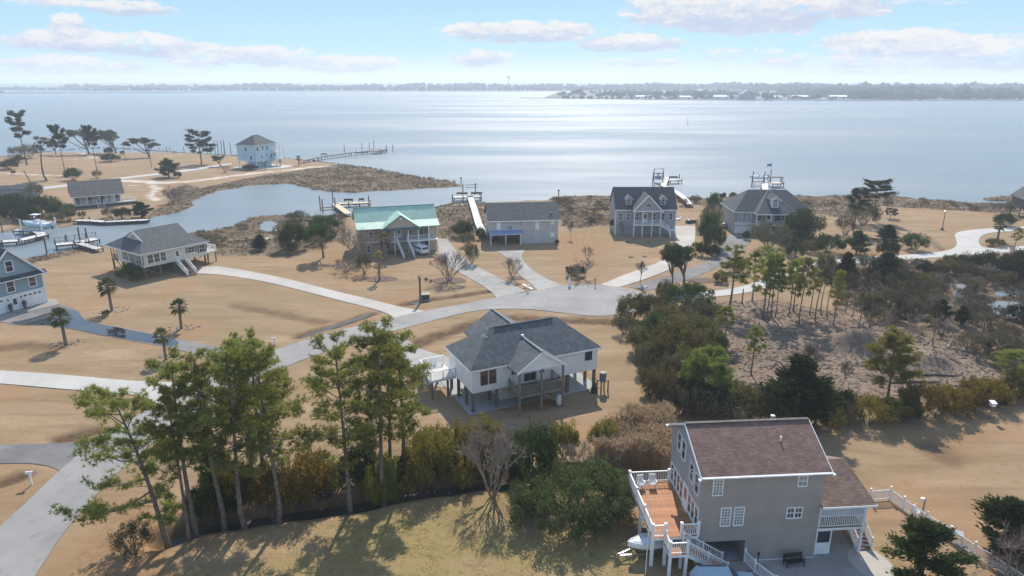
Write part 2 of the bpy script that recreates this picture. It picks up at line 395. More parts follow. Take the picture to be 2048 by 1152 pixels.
ii = np.arange(len(rows) * NU).reshape(len(rows), NU)
quads = np.stack([ii[:-1, :-1], ii[:-1, 1:], ii[1:, 1:], ii[1:, :-1]], -1).reshape(-1, 4)
cz = GZ.ravel()[quads].max(1)
quads = quads[cz > -1.55]

def ground_material():
    m, t, out = new_mat('ground_turf'); b = t.node('ShaderNodeBsdfPrincipled'); t.l.new(b.outputs[0], out.inputs[0])
    za = t.node('ShaderNodeVertexColor', layer_name='zone_a'); zb = t.node('ShaderNodeVertexColor', layer_name='zone_b')
    sa = t.node('ShaderNodeSeparateColor'); t.l.new(za.outputs[0], sa.inputs[0]); sb = t.node('ShaderNodeSeparateColor'); t.l.new(zb.outputs[0], sb.inputs[0])
    c = t.node('ShaderNodeTexCoord'); P = c.outputs['Object']
    mp = t.node('ShaderNodeMapping'); t.l.new(P, mp.inputs[0]); mp.inputs['Scale'].default_value = (.35, 1, 1); mp.inputs['Rotation'].default_value = (0, 0, .2)
    mp2 = t.node('ShaderNodeMapping'); t.l.new(P, mp2.inputs[0]); mp2.inputs['Scale'].default_value = (.12, 1, 1); mp2.inputs['Rotation'].default_value = (0, 0, -.25); nR = t.noise(mp2.outputs[0], .55, 4, .6)
    nL = t.noise(P, .035, 4, .55); nM = t.noise(mp.outputs[0], .22, 5, .6); nW = t.noise(P, .09, 3, .55); nS = t.noise(P, 1.1, 6, .7); nF = t.noise(P, 9, 4, .7); nX = t.noise(P, 34, 3, .7)
    lawn = t.mix(t.ramp(nL, .35, .65), (.315, .212, .125), (.27, .192, .112))
    lawn = t.mix(t.math('MULTIPLY', t.ramp(nM, .46, .66), .62), lawn, (.215, .15, .072))
    lawn = t.mix(t.math('MULTIPLY', t.ramp(nM, .46, .30), .6), lawn, (.39, .272, .168))
    lawn = t.mix(t.math('MULTIPLY', t.ramp(nS, .48, .68), .45), lawn, (.205, .135, .062))
    gr = t.mix(t.ramp(nF, .35, .65), (.215, .17, .062), (.315, .235, .095))
    gr = t.mix(t.math('MULTIPLY', t.ramp(nS, .52, .66), .6), gr, (.105, .115, .038))
    lawn = t.mix(t.math('MULTIPLY', t.ramp(nR, .5, .68), .5), lawn, (.19, .13, .07))
    lawn = t.mix(t.math('MULTIPLY', t.ramp(nW, .52, .66), .4), lawn, (.31, .165, .08))
    lawn = t.mix(t.math('MULTIPLY', sb.outputs[0], t.math('ADD', .45, t.math('MULTIPLY', t.ramp(nM, .35, .6), .55))), lawn, gr)
    mar = t.mix(t.ramp(nM, .35, .65), (.105, .073, .047), (.20, .142, .085)); mar = t.mix(t.math('MULTIPLY', t.ramp(nS, .5, .7), .7), mar, (.27, .205, .125)); mar = t.mix(t.math('MULTIPLY', t.ramp(nF, .52, .7), .6), mar, (.06, .045, .03))
    mul = t.mix(t.ramp(nS, .35, .65), (.165, .112, .074), (.26, .19, .135)); mul = t.mix(t.math('MULTIPLY', t.ramp(nF, .52, .62), .75), mul, (.075, .052, .038)); mul = t.mix(t.math('MULTIPLY', t.ramp(nX, .55, .66), .7), mul, (.40, .335, .27))
    mul = t.mix(t.math('MULTIPLY', t.ramp(nM, .48, .66), .7), mul, (.135, .095, .062))
    stw = t.mix(t.ramp(nS, .3, .7), (.235, .135, .065), (.33, .215, .115)); stw = t.mix(t.math('MULTIPLY', t.ramp(nF, .5, .7), .6), stw, (.15, .075, .03))
    sa_ = t.mix(nF, (.52, .45, .37), (.62, .56, .48))
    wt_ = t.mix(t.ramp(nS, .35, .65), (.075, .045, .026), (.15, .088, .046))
    col = t.mix(sa.outputs[2], lawn, stw); col = t.mix(sa.outputs[0], col, mar); col = t.mix(sa.outputs[1], col, mul)
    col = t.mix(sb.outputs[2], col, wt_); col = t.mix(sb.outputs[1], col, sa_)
    fin = t.math('ADD', .72, t.math('MULTIPLY', t.math('ADD', nF, nX), .28))
    hs = t.node('ShaderNodeHueSaturation'); t.l.new(col, hs.inputs['Color']); t.put(hs.inputs['Value'], fin)
    t.l.new(hs.outputs[0], b.inputs['Base Color']); b.inputs['Roughness'].default_value = .95; b.inputs['Specular IOR Level'].default_value = .15
    bp = t.node('ShaderNodeBump'); bp.inputs['Strength'].default_value = .55; bp.inputs['Distance'].default_value = .12
    t.put(bp.inputs['Height'], t.math('ADD', t.math('MULTIPLY', nF, .6), t.math('MULTIPLY', nX, .35))); t.l.new(bp.outputs[0], b.inputs['Normal'])
    return m
gme = np_mesh('ground', np.stack([GX, GY, GZ], -1).reshape(-1, 3), 4, ground_material(), quads)
for nm, chans in (('zone_a', (marsh, mulch, straw)), ('zone_b', (green, sand, np.clip(wet, 0, 1)))):
    at = gme.color_attributes.new(nm, 'FLOAT_COLOR', 'POINT')
    arr = np.stack([c.ravel() for c in chans] + [np.ones(GX.size)], -1).astype(np.float32); at.data.foreach_set('color', arr.ravel())
gme.polygons.foreach_set('use_smooth', [True] * len(gme.polygons))
gobj = place_mesh('ground', gme); tag(gobj, 'tan dormant lawns, marsh and bare lots of the whole neighbourhood', 'ground', kind='structure')
_hx = (rows, NU)
def gz(x, y):
    return float(terrain(np.array([float(x)]), np.array([float(y)]))[0][0])

def water_material():
    m, t, out = new_mat('sound_water'); b = t.node('ShaderNodeBsdfPrincipled'); t.l.new(b.outputs[0], out.inputs[0])
    c = t.node('ShaderNodeTexCoord'); P = c.outputs['Object']
    mp = t.node('ShaderNodeMapping'); t.l.new(P, mp.inputs[0]); mp.inputs['Scale'].default_value = (.25, 1, 1)
    nb = t.noise(mp.outputs[0], .012, 4, .6)
    col = t.mix(t.ramp(nb, .35, .65), (.15, .185, .20), (.20, .23, .245))
    t.l.new(col, b.inputs['Base Color']); b.inputs['IOR'].default_value = 1.33
    t.put(b.inputs['Roughness'], t.math('ADD', .26, t.math('MULTIPLY', t.ramp(nb, .35, .65), .14)))
    n1 = t.noise(P, 1.1, 3, .6); n2 = t.noise(P, .22, 3, .5)
    bp = t.node('ShaderNodeBump'); bp.inputs['Strength'].default_value = .35; bp.inputs['Distance'].default_value = .25
    t.put(bp.inputs['Height'], t.math('ADD', t.math('MULTIPLY', n1, .35), n2)); t.l.new(bp.outputs[0], b.inputs['Normal'])
    return m
wm = MB(); wm.poly([(-9000, 92, WATER_Z), (9000, 92, WATER_Z), (9000, 9000, WATER_Z), (-9000, 9000, WATER_Z)])
tag(wm.build('water', water_material()), 'calm pale blue sound reaching to the hazy far shore', 'water', kind='structure')

# --- sheets laid on the ground
def sheet_mb(pts, z, t=.25):
    pts = [Vector((p[0], p[1], z)) for p in pts]
    mb = MB(); n = len(pts); tri = tessellate_polygon([pts])
    a2 = sum(pts[i].x * pts[(i + 1) % n].y - pts[(i + 1) % n].x * pts[i].y for i in range(n))
    mb.v = [tuple(p) for p in pts] + [(p.x, p.y, p.z - t) for p in pts]
    for a, b, c in tri:
        if (pts[b] - pts[a]).cross(pts[c] - pts[a]).z < 0: b, c = c, b
        mb.f.append((a, b, c))
    for i in range(n):
        j = (i + 1) % n; mb.f.append((i, n + i, n + j, j) if a2 > 0 else (i, j, n + j, n + i))
    return mb
def smooth_line(pts, step=1.5, it=2):
    pts = [Vector((p[0], p[1], 0)) for p in pts]
    for _ in range(it):
        q = [pts[0]]
        for a, b in zip(pts[:-1], pts[1:]): q += [a.lerp(b, .25), a.lerp(b, .75)]
        pts = q + [pts[-1]]
    return pts
def edges(left, right): return smooth_line(GP(left)), smooth_line(GP(right))

def paving(name, c1, c2, stain=.5, crack=True):
    m, t, out = new_mat(name); b = t.node('ShaderNodeBsdfPrincipled'); t.l.new(b.outputs[0], out.inputs[0])
    c = t.node('ShaderNodeTexCoord'); P = c.outputs['Object']; oi = t.node('ShaderNodeObjectInfo')
    nL = t.noise(P, .12, 5, .6); nM = t.noise(P, .7, 5, .65); nF = t.noise(P, 14, 3, .7)
    col = t.mix(t.ramp(nL, .3, .7), c1, c2)
    col = t.mix(t.math('MULTIPLY', t.ramp(nM, .5, .75), stain), col, tuple(x * .6 for x in c1))
    col = t.mix(t.math('MULTIPLY', t.ramp(nF, .5, .75), .25), col, tuple(x * .55 for x in c1))
    col = t.mix(t.math('MULTIPLY', oi.outputs['Random'], .28), col, tuple(x * .72 for x in c1))
    if crack:
        v = t.node('ShaderNodeTexVoronoi', feature='DISTANCE_TO_EDGE'); v.inputs['Scale'].default_value = .16; t.l.new(P, v.inputs['Vector'])
        col = t.mix(t.math('MULTIPLY', t.ramp(v.outputs['Distance'], .005, .0), .22), col, tuple(x * .4 for x in c1))
    t.l.new(col, b.inputs['Base Color']); b.inputs['Roughness'].default_value = .85; b.inputs['Specular IOR Level'].default_value = .3
    bp = t.node('ShaderNodeBump'); bp.inputs['Strength'].default_value = .3; bp.inputs['Distance'].default_value = .02; t.put(bp.inputs['Height'], nF); t.l.new(bp.outputs[0], b.inputs['Normal'])
    MATS[name] = m; return m
ASPH = paving('old_asphalt', (.22, .21, .20), (.30, .285, .265), .45)
ASPH_D = paving('worn_dark_asphalt', (.125, .12, .118), (.22, .21, .20), .7)
CONC = paving('broom_concrete', (.40, .365, .32), (.48, .44, .39), .3, False)
CONC_W = paving('pale_concrete', (.42, .40, .365), (.50, .475, .435), .15, False)
CONC_G = paving('stained_concrete', (.26, .245, .225), (.385, .365, .335), .7, False)
CONC_S = paving('carport_concrete', (.30, .31, .315), (.37, .38, .38), .35, False)
JOINT = mat('joint_soil', (.2, .175, .14), .95)
CURB = mat('curb_edge', (.16, .14, .12), .9)

def road(name, left, right, m, z, label, edge_dark=True):
    L, Rr = edges(left, right)
    o = sheet_mb(L + Rr[::-1], z).build(name, m); tag(o, label, 'road', kind='structure'); return o
def resample(line, n):
    L = [0.0]
    for a, b in zip(line[:-1], line[1:]): L.append(L[-1] + (b - a).length)
    out = []
    for i in range(n + 1):
        s = L[-1] * i / n; k = 0
        while k < len(L) - 2 and L[k + 1] < s: k += 1
        f = (s - L[k]) / max(L[k + 1] - L[k], 1e-6); out.append(line[k].lerp(line[k + 1], f))
    return out
def driveway(left, right, m, z, label, n):
    L, Rr = edges(left, right)
    base = sheet_mb(L + Rr[::-1], z - .012).build('driveway', JOINT); tag(base, label, 'driveway', kind='structure')
    A = resample(L, n); B = resample(Rr, n)
    for i in range(n):
        a0, a1, b0, b1 = A[i].lerp(A[i + 1], .005), A[i].lerp(A[i + 1], .995), B[i].lerp(B[i + 1], .005), B[i].lerp(B[i + 1], .995)
        mb = MB(); mb.slab([(a0.x, a0.y, z), (b0.x, b0.y, z), (b1.x, b1.y, z), (a1.x, a1.y, z)][::1], .1)
        o = mb.build('slab', m, base)
    return base

road('road', [(-70, 1115), (0, 1053), (25, 1029), (60, 999), (95, 964), (120, 941), (185, 885), (225, 858), (312, 812), (392, 765), (470, 728), (562, 696), (650, 667), (737, 647), (786, 635), (845, 622), (912, 611), (992, 595), (1047, 585), (1075, 580), (1125, 571), (1150, 569), (1195, 570), (1237, 574), (1262, 578), (1285, 586), (1335, 590), (1402, 585)],
     [(30, 1215), (70, 1152), (95, 1114), (120, 1074), (165, 1020), (215, 964), (245, 936), (330, 866), (400, 822), (480, 775), (585, 726), (700, 688), (805, 657), (885, 636), (947, 621), (1010, 617), (1072, 619), (1135, 627), (1185, 633), (1235, 630), (1290, 618), (1340, 605), (1410, 596)], ASPH, .03, 'pale grey asphalt road curving up to the rounded turning circle')
road('lane', [(1400, 584), (1460, 579), (1510, 566), (1536, 553), (1570, 540), (1611, 527), (1656, 521), (1696, 517), (1761, 512), (1798, 511), (1886, 504), (1915, 494), (1912, 478), (1908, 468), (1923, 462), (1973, 457), (2070, 452)],
     [(1408, 596), (1472, 589), (1522, 580), (1551, 567), (1580, 554), (1611, 542), (1656, 532), (1720, 526), (1796, 520), (1886, 514), (1961, 508), (2075, 500), (2075, 490), (2011, 495), (1966, 497), (1956, 485), (1962, 470), (1990, 464), (2070, 460)], CONC_W, .036, 'pale concrete lane winding past the wooded lot to the far house')
road('lane', [(-80, 392), (65, 376), (125, 370), (232, 356), (325, 345), (375, 339), (462, 326)], [(-80, 400), (65, 381), (125, 374.5), (232, 360), (325, 349), (375, 343), (464, 329)], CONC_W, .03, 'straight pale lane across the far point toward the light blue house')
road('lane', [(1258, 574), (1300, 562), (1360, 545), (1427, 520), (1447, 492), (1447, 470)], [(1296, 582), (1340, 570), (1385, 557), (1452, 527), (1482, 505), (1500, 486), (1498, 470)], ASPH_D, .022, 'grey asphalt drive running up to the house with the white garage door')
road('lane', [(-80, 890), (0, 890), (105, 887), (190, 883)], [(-80, 930), (0, 927), (60, 926), (100, 932), (124, 944)], ASPH_D, .022, 'dark asphalt side drive joining the road beside the white mailbox')
driveway([(405, 534), (430, 531), (512, 545), (585, 560), (675, 584), (762, 604), (805, 616), (850, 622)], [(393, 547), (440, 549), (512, 560), (560, 570), (625, 587), (712, 609), (770, 624), (788, 636)], CONC, .05, 'long cream concrete driveway from the cream stilt house to the road', 22)
driveway([(-60, 738), (0, 741), (120, 749), (235, 760), (330, 766), (396, 764)], [(-60, 763), (0, 767), (110, 777), (225, 786), (290, 791), (318, 812)], CONC_W, .05, 'bright white concrete driveway crossing the lawn with the palms', 12)
driveway([(873, 478), (880, 500), (872, 519), (912, 541), (975, 577), (994, 596)], [(895, 478), (906, 495), (921, 511), (950, 532), (1010, 562), (1052, 583)], CONC_G, .05, 'stained concrete driveway of the green roofed house', 12)
driveway([(992, 501), (1007, 512), (1030, 527), (1033, 547), (1055, 562), (1076, 581)], [(1050, 500), (1042, 512), (1047, 524), (1060, 537), (1090, 557), (1128, 572)], CONC_G, .05, 'stained concrete driveway of the house with the blue awning', 9)
driveway([(1350, 452), (1354, 490), (1328, 523), (1260, 545), (1200, 570)], [(1390, 452), (1390, 495), (1365, 528), (1300, 556), (1237, 575)], CONC, .05, 'cream concrete driveway beside the grey house with two dormers', 12)
o = sheet_mb(GP([(768, 682), (800, 668), (838, 697), (866, 706), (905, 716), (898, 768), (884, 776), (850, 770), (822, 738), (800, 712)]), .028).build('driveway', CONC_G); tag(o, 'concrete parking pad at the near white house under its pale side deck', 'driveway', kind='structure')
road('drive', [(-60, 640), (0, 629), (60, 614), (105, 606), (160, 620), (163, 636), (187, 645), (250, 657), (310, 669), (437, 695), (512, 712)], [(-60, 655), (0, 642), (32, 651), (100, 651), (150, 659), (207, 672), (310, 690), (367, 701), (470, 731)], ASPH_D, .022, 'dark asphalt drive of the blue garage house, partly flooded')
o = sheet_mb(GP([(-60, 634), (-60, 655), (0, 642), (60, 622), (122, 607), (108, 598), (60, 606)]), .034).build('driveway', CONC_G); tag(o, 'concrete apron in front of the blue house garage doors', 'driveway', kind='structure')
def puddle_material():
    m, t, out = new_mat('standing_water'); b = t.node('ShaderNodeBsdfPrincipled'); t.l.new(b.outputs[0], out.inputs[0])
    c = t.node('ShaderNodeTexCoord'); n = t.noise(c.outputs['Object'], 1.3, 2, .5)
    t.l.new(t.mix(n, (.018, .02, .024), (.03, .032, .034)), b.inputs['Base Color']); b.inputs['Roughness'].default_value = .03; b.inputs['IOR'].default_value = 1.6; b.inputs['Specular IOR Level'].default_value = .9
    return m
PUD = puddle_material()
o = sheet_mb(smooth_line(GP([(22, 645), (60, 638), (102, 624), (118, 619), (158, 622), (163, 637), (187, 646), (250, 658), (310, 670), (362, 682), (350, 694), (310, 688), (207, 671), (150, 658), (100, 650), (34, 650), (22, 645)])), .040, .004).build('puddle', PUD); tag(o, 'sheet of standing water mirroring sky on the flooded asphalt drive', 'puddle', kind='structure')
o = sheet_mb(smooth_line(GP([(602, 671), (640, 656), (690, 640), (738, 624), (744, 629), (700, 643), (650, 660), (606, 675), (602, 671)])), -.19, .004).build('puddle', PUD); tag(o, 'thin dark water standing in the ditch beside the road', 'puddle', kind='structure')
o = sheet_mb(smooth_line(GP([(818, 607), (850, 599), (864, 604), (845, 609), (818, 607)])), -.1, .004).build('puddle', PUD); tag(o, 'small pale pool in the ditch below the cut palm trunk', 'puddle', kind='structure')

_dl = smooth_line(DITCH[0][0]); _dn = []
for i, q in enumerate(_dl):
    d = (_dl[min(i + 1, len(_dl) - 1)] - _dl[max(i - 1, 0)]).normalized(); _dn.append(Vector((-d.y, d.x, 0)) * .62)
o = sheet_mb([q + n for q, n in zip(_dl, _dn)] + [q - n for q, n in zip(_dl, _dn)][::-1], -.93, .004).build('puddle', mat('ditch_shade_black', (.022, .018, .014), .55, .2, 2.0)); tag(o, 'black sheet painting in the shade of the ditch behind the foreground pines', 'puddle', kind='structure')  # black sheet painting the ditch-bottom shade, rather than a real puddle
# ================================================================ VEGETATION
BARK = mat('pine_bark', (.17, .13, .105), .95, .35, 3.0, bump=.5)
BARK_L = mat('pale_bark', (.30, .225, .17), .95, .25, 3.0)
BARK_G = mat('grey_twigs', (.25, .215, .185), .95, .25, 3.0)
BARK_P = mat('palm_trunk', (.19, .15, .115), .95, .3, 5.0, bump=.6)
L_PINE = leaf_mat('pine_needles', (.125, .145, .036), (.38, .385, .10), (.25, .26, .064), .5)
L_PINE_Y = leaf_mat('young_pine_needles', (.16, .17, .03), (.36, .33, .07), (.25, .24, .05), .45)
L_PINE_D = leaf_mat('far_pine_needles', (.045, .06, .03), (.085, .10, .045), (.06, .072, .034), .3)
L_OLIVE = leaf_mat('wax_myrtle_leaves', (.085, .078, .028), (.20, .165, .06), (.14, .125, .045), .4, .9)
L_GOLD = leaf_mat('golden_myrtle_leaves', (.11, .09, .02), (.31, .215, .04), (.19, .16, .035), .42, .8)
L_GREEN = leaf_mat('evergreen_leaves', (.03, .05, .015), (.095, .125, .035), (.06, .085, .024), .35)
L_GREEN_L = leaf_mat('viburnum_leaves', (.05, .075, .022), (.16, .19, .06), (.11, .125, .05), .35)
L_DARK = leaf_mat('cedar_leaves', (.022, .034, .013), (.058, .076, .026), (.05, .052, .02), .3)
L_GREY = leaf_mat('scrub_leaves', (.085, .078, .045), (.185, .155, .095), (.12, .105, .06), .3, .9)
L_FRESH = leaf_mat('bright_leaves', (.12, .155, .035), (.28, .30, .08), (.20, .215, .055), .45)
L_PALM = leaf_mat('palm_fronds', (.05, .07, .022), (.125, .14, .048), (.15, .125, .055), .3)
L_PALM_Y = leaf_mat('dry_palm_fronds', (.28, .20, .05), (.38, .29, .09), (.24, .22, .06), .35)
L_STRAW = leaf_mat('dry_reeds', (.33, .23, .13), (.50, .38, .24), (.42, .30, .18), .35)
L_MARSH = leaf_mat('marsh_blades', (.105, .075, .047), (.19, .138, .083), (.145, .105, .062), .25)
L_TWIG = leaf_mat('bare_twigs', (.20, .155, .125), (.33, .26, .215), (.25, .20, .165), .1)

def unit(v): return v / (np.linalg.norm(v, axis=-1, keepdims=True) + 1e-9)
def rnd_dirs(rg, n): return unit(rg.normal(size=(n, 3)))
def tri_leaves(rg, cen, length, width, dirs=None):
    """one slim triangle per leaf, base at cen"""
    n = len(cen); d = rnd_dirs(rg, n) if dirs is None else unit(dirs)
    s = unit(np.cross(d, rnd_dirs(rg, n))); L = (length * rg.uniform(.6, 1.3, n))[:, None]; w = (width * rg.uniform(.6, 1.3, n))[:, None]
    return np.stack([cen - s * w / 2, cen + s * w / 2, cen + d * L], 1).reshape(-1, 3)
def quad_leaves(rg, cen, size, nrm=None):
    n = len(cen); a = rnd_dirs(rg, n)
    if nrm is None: b = unit(np.cross(a, rnd_dirs(rg, n)))
    else:
        nn = unit(nrm + rg.normal(size=(n, 3)) * .55); a = unit(np.cross(nn, a)); b = np.cross(nn, a)
    s = (size * rg.uniform(.55, 1.35, n))[:, None] * .5; t = s * rg.uniform(.5, .9, n)[:, None]
    return np.stack([cen - a * s, cen - b * t, cen + a * s, cen + b * t], 1).reshape(-1, 3)

def limb_tube(mb, p, q, r0, r1, n=4, sag=0.0, rnd=None, k=3):
    p = Vector(p); q = Vector(q); pts = []
    for i in range(k + 1):
        f = i / k; v = p.lerp(q, f); v.z += sag * math.sin(math.pi * f)
        if rnd and 0 < i < k: v += Vector((rnd.uniform(-1, 1), rnd.uniform(-1, 1), rnd.uniform(-1, 1))) * (q - p).length * .04
        pts.append(v)
    mb.tube(pts, [r0 + (r1 - r0) * i / k for i in range(k + 1)], n, cap=False); return pts

def make_pine(seed, h=16., cb=.42, spread=3.4, nl=46, lean=(0, 0), tufts=9, top=.3, lm=None, lop=(0, 0), ntri=11, bark=None, gaps=.0, rad=.2, nd=(.34, .052), puff=1.15):
    rg = np.random.default_rng(seed); rd = random.Random(seed); mb = MB()
    K = 9; path = []; wx = rd.uniform(-.25, .25); wy = rd.uniform(-.25, .25); ph = rd.uniform(0, 6)
    for i in range(K + 1):
        f = i / K; path.append(Vector((lean[0] * f ** 1.5 + wx * math.sin(f * 4 + ph), lean[1] * f ** 1.5 + wy * math.sin(f * 3 + ph), h * f)))
    path[0] = Vector((0, 0, -.25))
    mb.tube(path, [rad * (1.25 if i == 0 else 1) * (1 - .86 * i / K) + .02 for i in range(K + 1)], 8)
    def at(f):
        f = max(0, min(.9999, f)) * K; i = int(f); return path[i].lerp(path[i + 1], f - i)
    C = []
    az0 = rd.uniform(0, 6.28)
    for i in range(nl):
        f = cb + (1 - cb) * ((i + rd.random()) / nl); t = (f - cb) / (1 - cb)
        prof = (.45 + .55 * math.sin(math.pi * min(1, .15 + t * .95))) * (1 - t) ** .35 + top * t
        a = az0 + i * 2.4 + rd.uniform(-.5, .5); L = spread * prof * rd.uniform(.55, 1.15)
        if rd.random() < gaps and t < .7: L *= .3
        dirv = Vector((math.cos(a), math.sin(a), 0)); L *= 1 + .6 * (dirv.x * lop[0] + dirv.y * lop[1])
        if L < .4: L = .4
        elv = -.1 + .75 * t + rd.uniform(-.15, .25)
        p = at(f); q = p + dirv * L * math.cos(elv) + Vector((0, 0, L * math.sin(elv)))
        pts = limb_tube(mb, p, q, .02 + .016 * L, .012, 4, L * -.06 + .1, rd)
        ns = max(2, int(L * 2.1))
        for s in range(ns):
            g = .35 + .65 * (s + rd.random()) / ns; b = pts[0].lerp(pts[-1], g); b.z += (L * -.06 + .1) * math.sin(math.pi * g)
            sa = a + rd.choice((-1, 1)) * rd.uniform(.4, 1.1); sl = L * rd.uniform(.14, .36) * (1.25 - .5 * g) + .2
            e = b + Vector((math.cos(sa), math.sin(sa), rd.uniform(.1, .7))) * sl
            if sl > .3: limb_tube(mb, b, e, .014, .008, 3, 0, None, 1)
            C.append((e, .26 + .10 * sl)); C.append((b.lerp(e, .6), .22))
        C.append((q, .34))
    for k in range(5): C.append((at(.97) + Vector((rd.uniform(-.3, .3), rd.uniform(-.3, .3), rd.uniform(-.2, .3))), .3))
    cc = np.array([tuple(c) for c, r in C]); rr = np.array([r for c, r in C])
    n = len(cc); T = tufts
    cen = np.repeat(cc, T, 0) + rnd_dirs(rg, n * T) * (np.repeat(rr, T) * puff * rg.uniform(.2, 1.15, n * T))[:, None] * np.array([1.15, 1.15, .8])
    out = unit(cen - np.repeat(cc, T, 0)) * .5 + np.array([0, 0, .55])
    d = np.repeat(out, ntri, 0) + rnd_dirs(rg, n * T * ntri) * .9
    V = tri_leaves(rg, np.repeat(cen, ntri, 0), nd[0], nd[1], d)
    return mb.mesh('trunk', bark or BARK, True, False), np_mesh('crown', V, 3, lm or L_PINE)

def make_shrub(seed, rx=1., ry=1., h=1., n=9000, lobes=40, leaf=.05, lm=None, base=.08, stem=True, twig=0, topy=.6):
    rg = np.random.default_rng(seed); rd = random.Random(seed); mb = MB()
    lobes = int(lobes * 1.45); d = rnd_dirs(rg, lobes); d[:, 2] = np.abs(d[:, 2]) * 1.25 - .38
    d = unit(d) * rg.uniform(.45, .86, lobes)[:, None]
    lc = np.stack([d[:, 0] * rx, d[:, 1] * ry, base * h + (d[:, 2] * .5 + .42) * h * .95], 1); lr = rg.uniform(.11, .25, lobes) * min(1.0, h) * .95
    k = rg.integers(0, lobes, n); dd = rnd_dirs(rg, n)
    c = lc[k] + dd * (lr[k] * rg.uniform(.45, 1.05, n) ** .6)[:, None]; c[:, 2] = np.maximum(c[:, 2], .02)
    V = quad_leaves(rg, c, leaf, dd)
    if twig:
        kt = rg.integers(0, lobes, twig); dt = rnd_dirs(rg, twig); dt[:, 2] = np.abs(dt[:, 2])
    for i in range(9 if stem else 4):
        e = lc[i % lobes]; limb_tube(mb, (rd.uniform(-.08, .08), rd.uniform(-.08, .08), -.08), e, .022, .007, 4, 0, rd)
    return mb.mesh('stem', BARK, True, False), np_mesh('foliage', V, 4, lm or L_OLIVE)

def make_cedar(seed, h=1., r=.36, n=6000, lm=None, leaf=.05, cone=1.0, nb=90):
    rg = np.random.default_rng(seed); mb = MB(); rd = random.Random(seed)
    mb.tube([(0, 0, -.05), (.01, 0, .5), (0, .01, .95)], [.035, .02, .005], 6)
    t = rg.uniform(0, 1, nb) ** .85; a = rg.uniform(0, 6.28, nb)
    prof = r * ((1 - t) ** .75 * cone + (1 - cone) * np.sin(np.pi * np.clip(t * .85 + .12, 0, 1)))
    L = prof * rg.uniform(.4, 1.25, nb)
    k = rg.integers(0, nb, n); f = rg.uniform(.15, 1, n) ** .7
    c = np.stack([np.cos(a[k]) * L[k] * f, np.sin(a[k]) * L[k] * f, .08 + t[k] * .88 + f * L[k] * .25], 1) + rg.normal(size=(n, 3)) * np.array([.035, .035, .03])
    d = np.stack([np.cos(a[k]), np.sin(a[k]), np.full(n, .5)], 1) + rnd_dirs(rg, n) * .6
    V = tri_leaves(rg, c, leaf * 1.7, leaf * .75, d)
    for i in range(14): limb_tube(mb, (0, 0, .08 + t[i] * .85), (math.cos(a[i]) * L[i] * .8, math.sin(a[i]) * L[i] * .8, .1 + t[i] * .88 + .1 * L[i]), .008, .003, 3, 0, None, 1)
    return mb.mesh('trunk', BARK, True, False), np_mesh('crown', V, 3, lm or L_DARK)

def make_bare(seed, h=1., spread=.5, depth=5, stems=5, m=None, twigs=900, r0=.02, up=.55, fork=3):
    rd = random.Random(seed); rg = np.random.default_rng(seed); mb = MB(); tips = []
    def grow(p, d, L, r, k):
        q = p + d * L; mid = p.lerp(q, .5) + Vector((rd.uniform(-1, 1), rd.uniform(-1, 1), rd.uniform(-.5, 1))) * L * .07
        mb.tube([p, mid, q], [r, r * .85, r * .7], 4 if k > 2 else 3, False)
        if k <= 1: tips.append((q, d)); return
        for _ in range(fork if rd.random() < .5 else 2):
            nd = (d + Vector((rd.gauss(0, 1), rd.gauss(0, 1), rd.gauss(0, .7))) * spread + Vector((0, 0, .12))).normalized()
            grow(q, nd, L * rd.uniform(.62, .88), r * .62, k - 1)
        if rd.random() < .7: tips.append((q, d))
    for i in range(stems):
        a = 6.283 * i / stems + rd.uniform(-.4, .4); d = Vector((math.cos(a) * (1 - up), math.sin(a) * (1 - up), up + .25)).normalized()
        grow(Vector((rd.uniform(-.03, .03), rd.uniform(-.03, .03), -.04)), d, h * rd.uniform(.24, .34), r0, depth)
    cc = np.array([tuple(p) for p, d in tips]); dv = np.array([tuple(d) for p, d in tips]); k = rg.integers(0, len(cc), twigs)
    V = tri_leaves(rg, cc[k] + rg.normal(size=(twigs, 3)) * .01, .14 * h, .010 * h, dv[k] + rnd_dirs(rg, twigs) * .75)
    return mb.mesh('branches', m or BARK_L, False, False), np_mesh('twigs', V, 3, L_TWIG)

def make_oak(seed, lean=-1., h=1., lm=None, n=6500):
    """wind-sheared live oak: bent trunk, several limbs, flat swept canopy"""
    rd = random.Random(seed); rg = np.random.default_rng(seed); mb = MB(); C = []
    base = Vector((0, 0, -.05)); knee = Vector((.10 * lean, .02, .34)); mb.tube([base, Vector((.02 * lean, 0, .16)), knee], [.05, .04, .032], 7)
    for i in range(9):
        f = i / 8; e = Vector((lean * (-.15 + 1.1 * f) + rd.uniform(-.08, .08), rd.uniform(-.45, .45), .62 + .26 * math.sin(f * 2.6) + rd.uniform(-.06, .06)))
        s = base.lerp(knee, rd.uniform(.6, 1.0)); mid = s.lerp(e, .5) + Vector((0, 0, -.04))
        mb.tube([s, mid, e], [.026, .018, .008], 5, False); C.append(e)
        for j in range(4):
            e2 = e + Vector((rd.uniform(-.22, .22), rd.uniform(-.22, .22), rd.uniform(-.02, .12))); mb.tube([mid.lerp(e, .6), e2], [.010, .004], 3, False); C.append(e2)
    cc = np.array([tuple(c) for c in C]); k = rg.integers(0, len(cc), n); dd = rnd_dirs(rg, n)
    c = cc[k] + dd * rg.uniform(.25, 1, n)[:, None] ** .6 * np.array([.15, .15, .075]); V = quad_leaves(rg, c, .04, dd)
    return mb.mesh('trunk', BARK, True, False), np_mesh('crown', V, 4, lm or L_PINE_D)

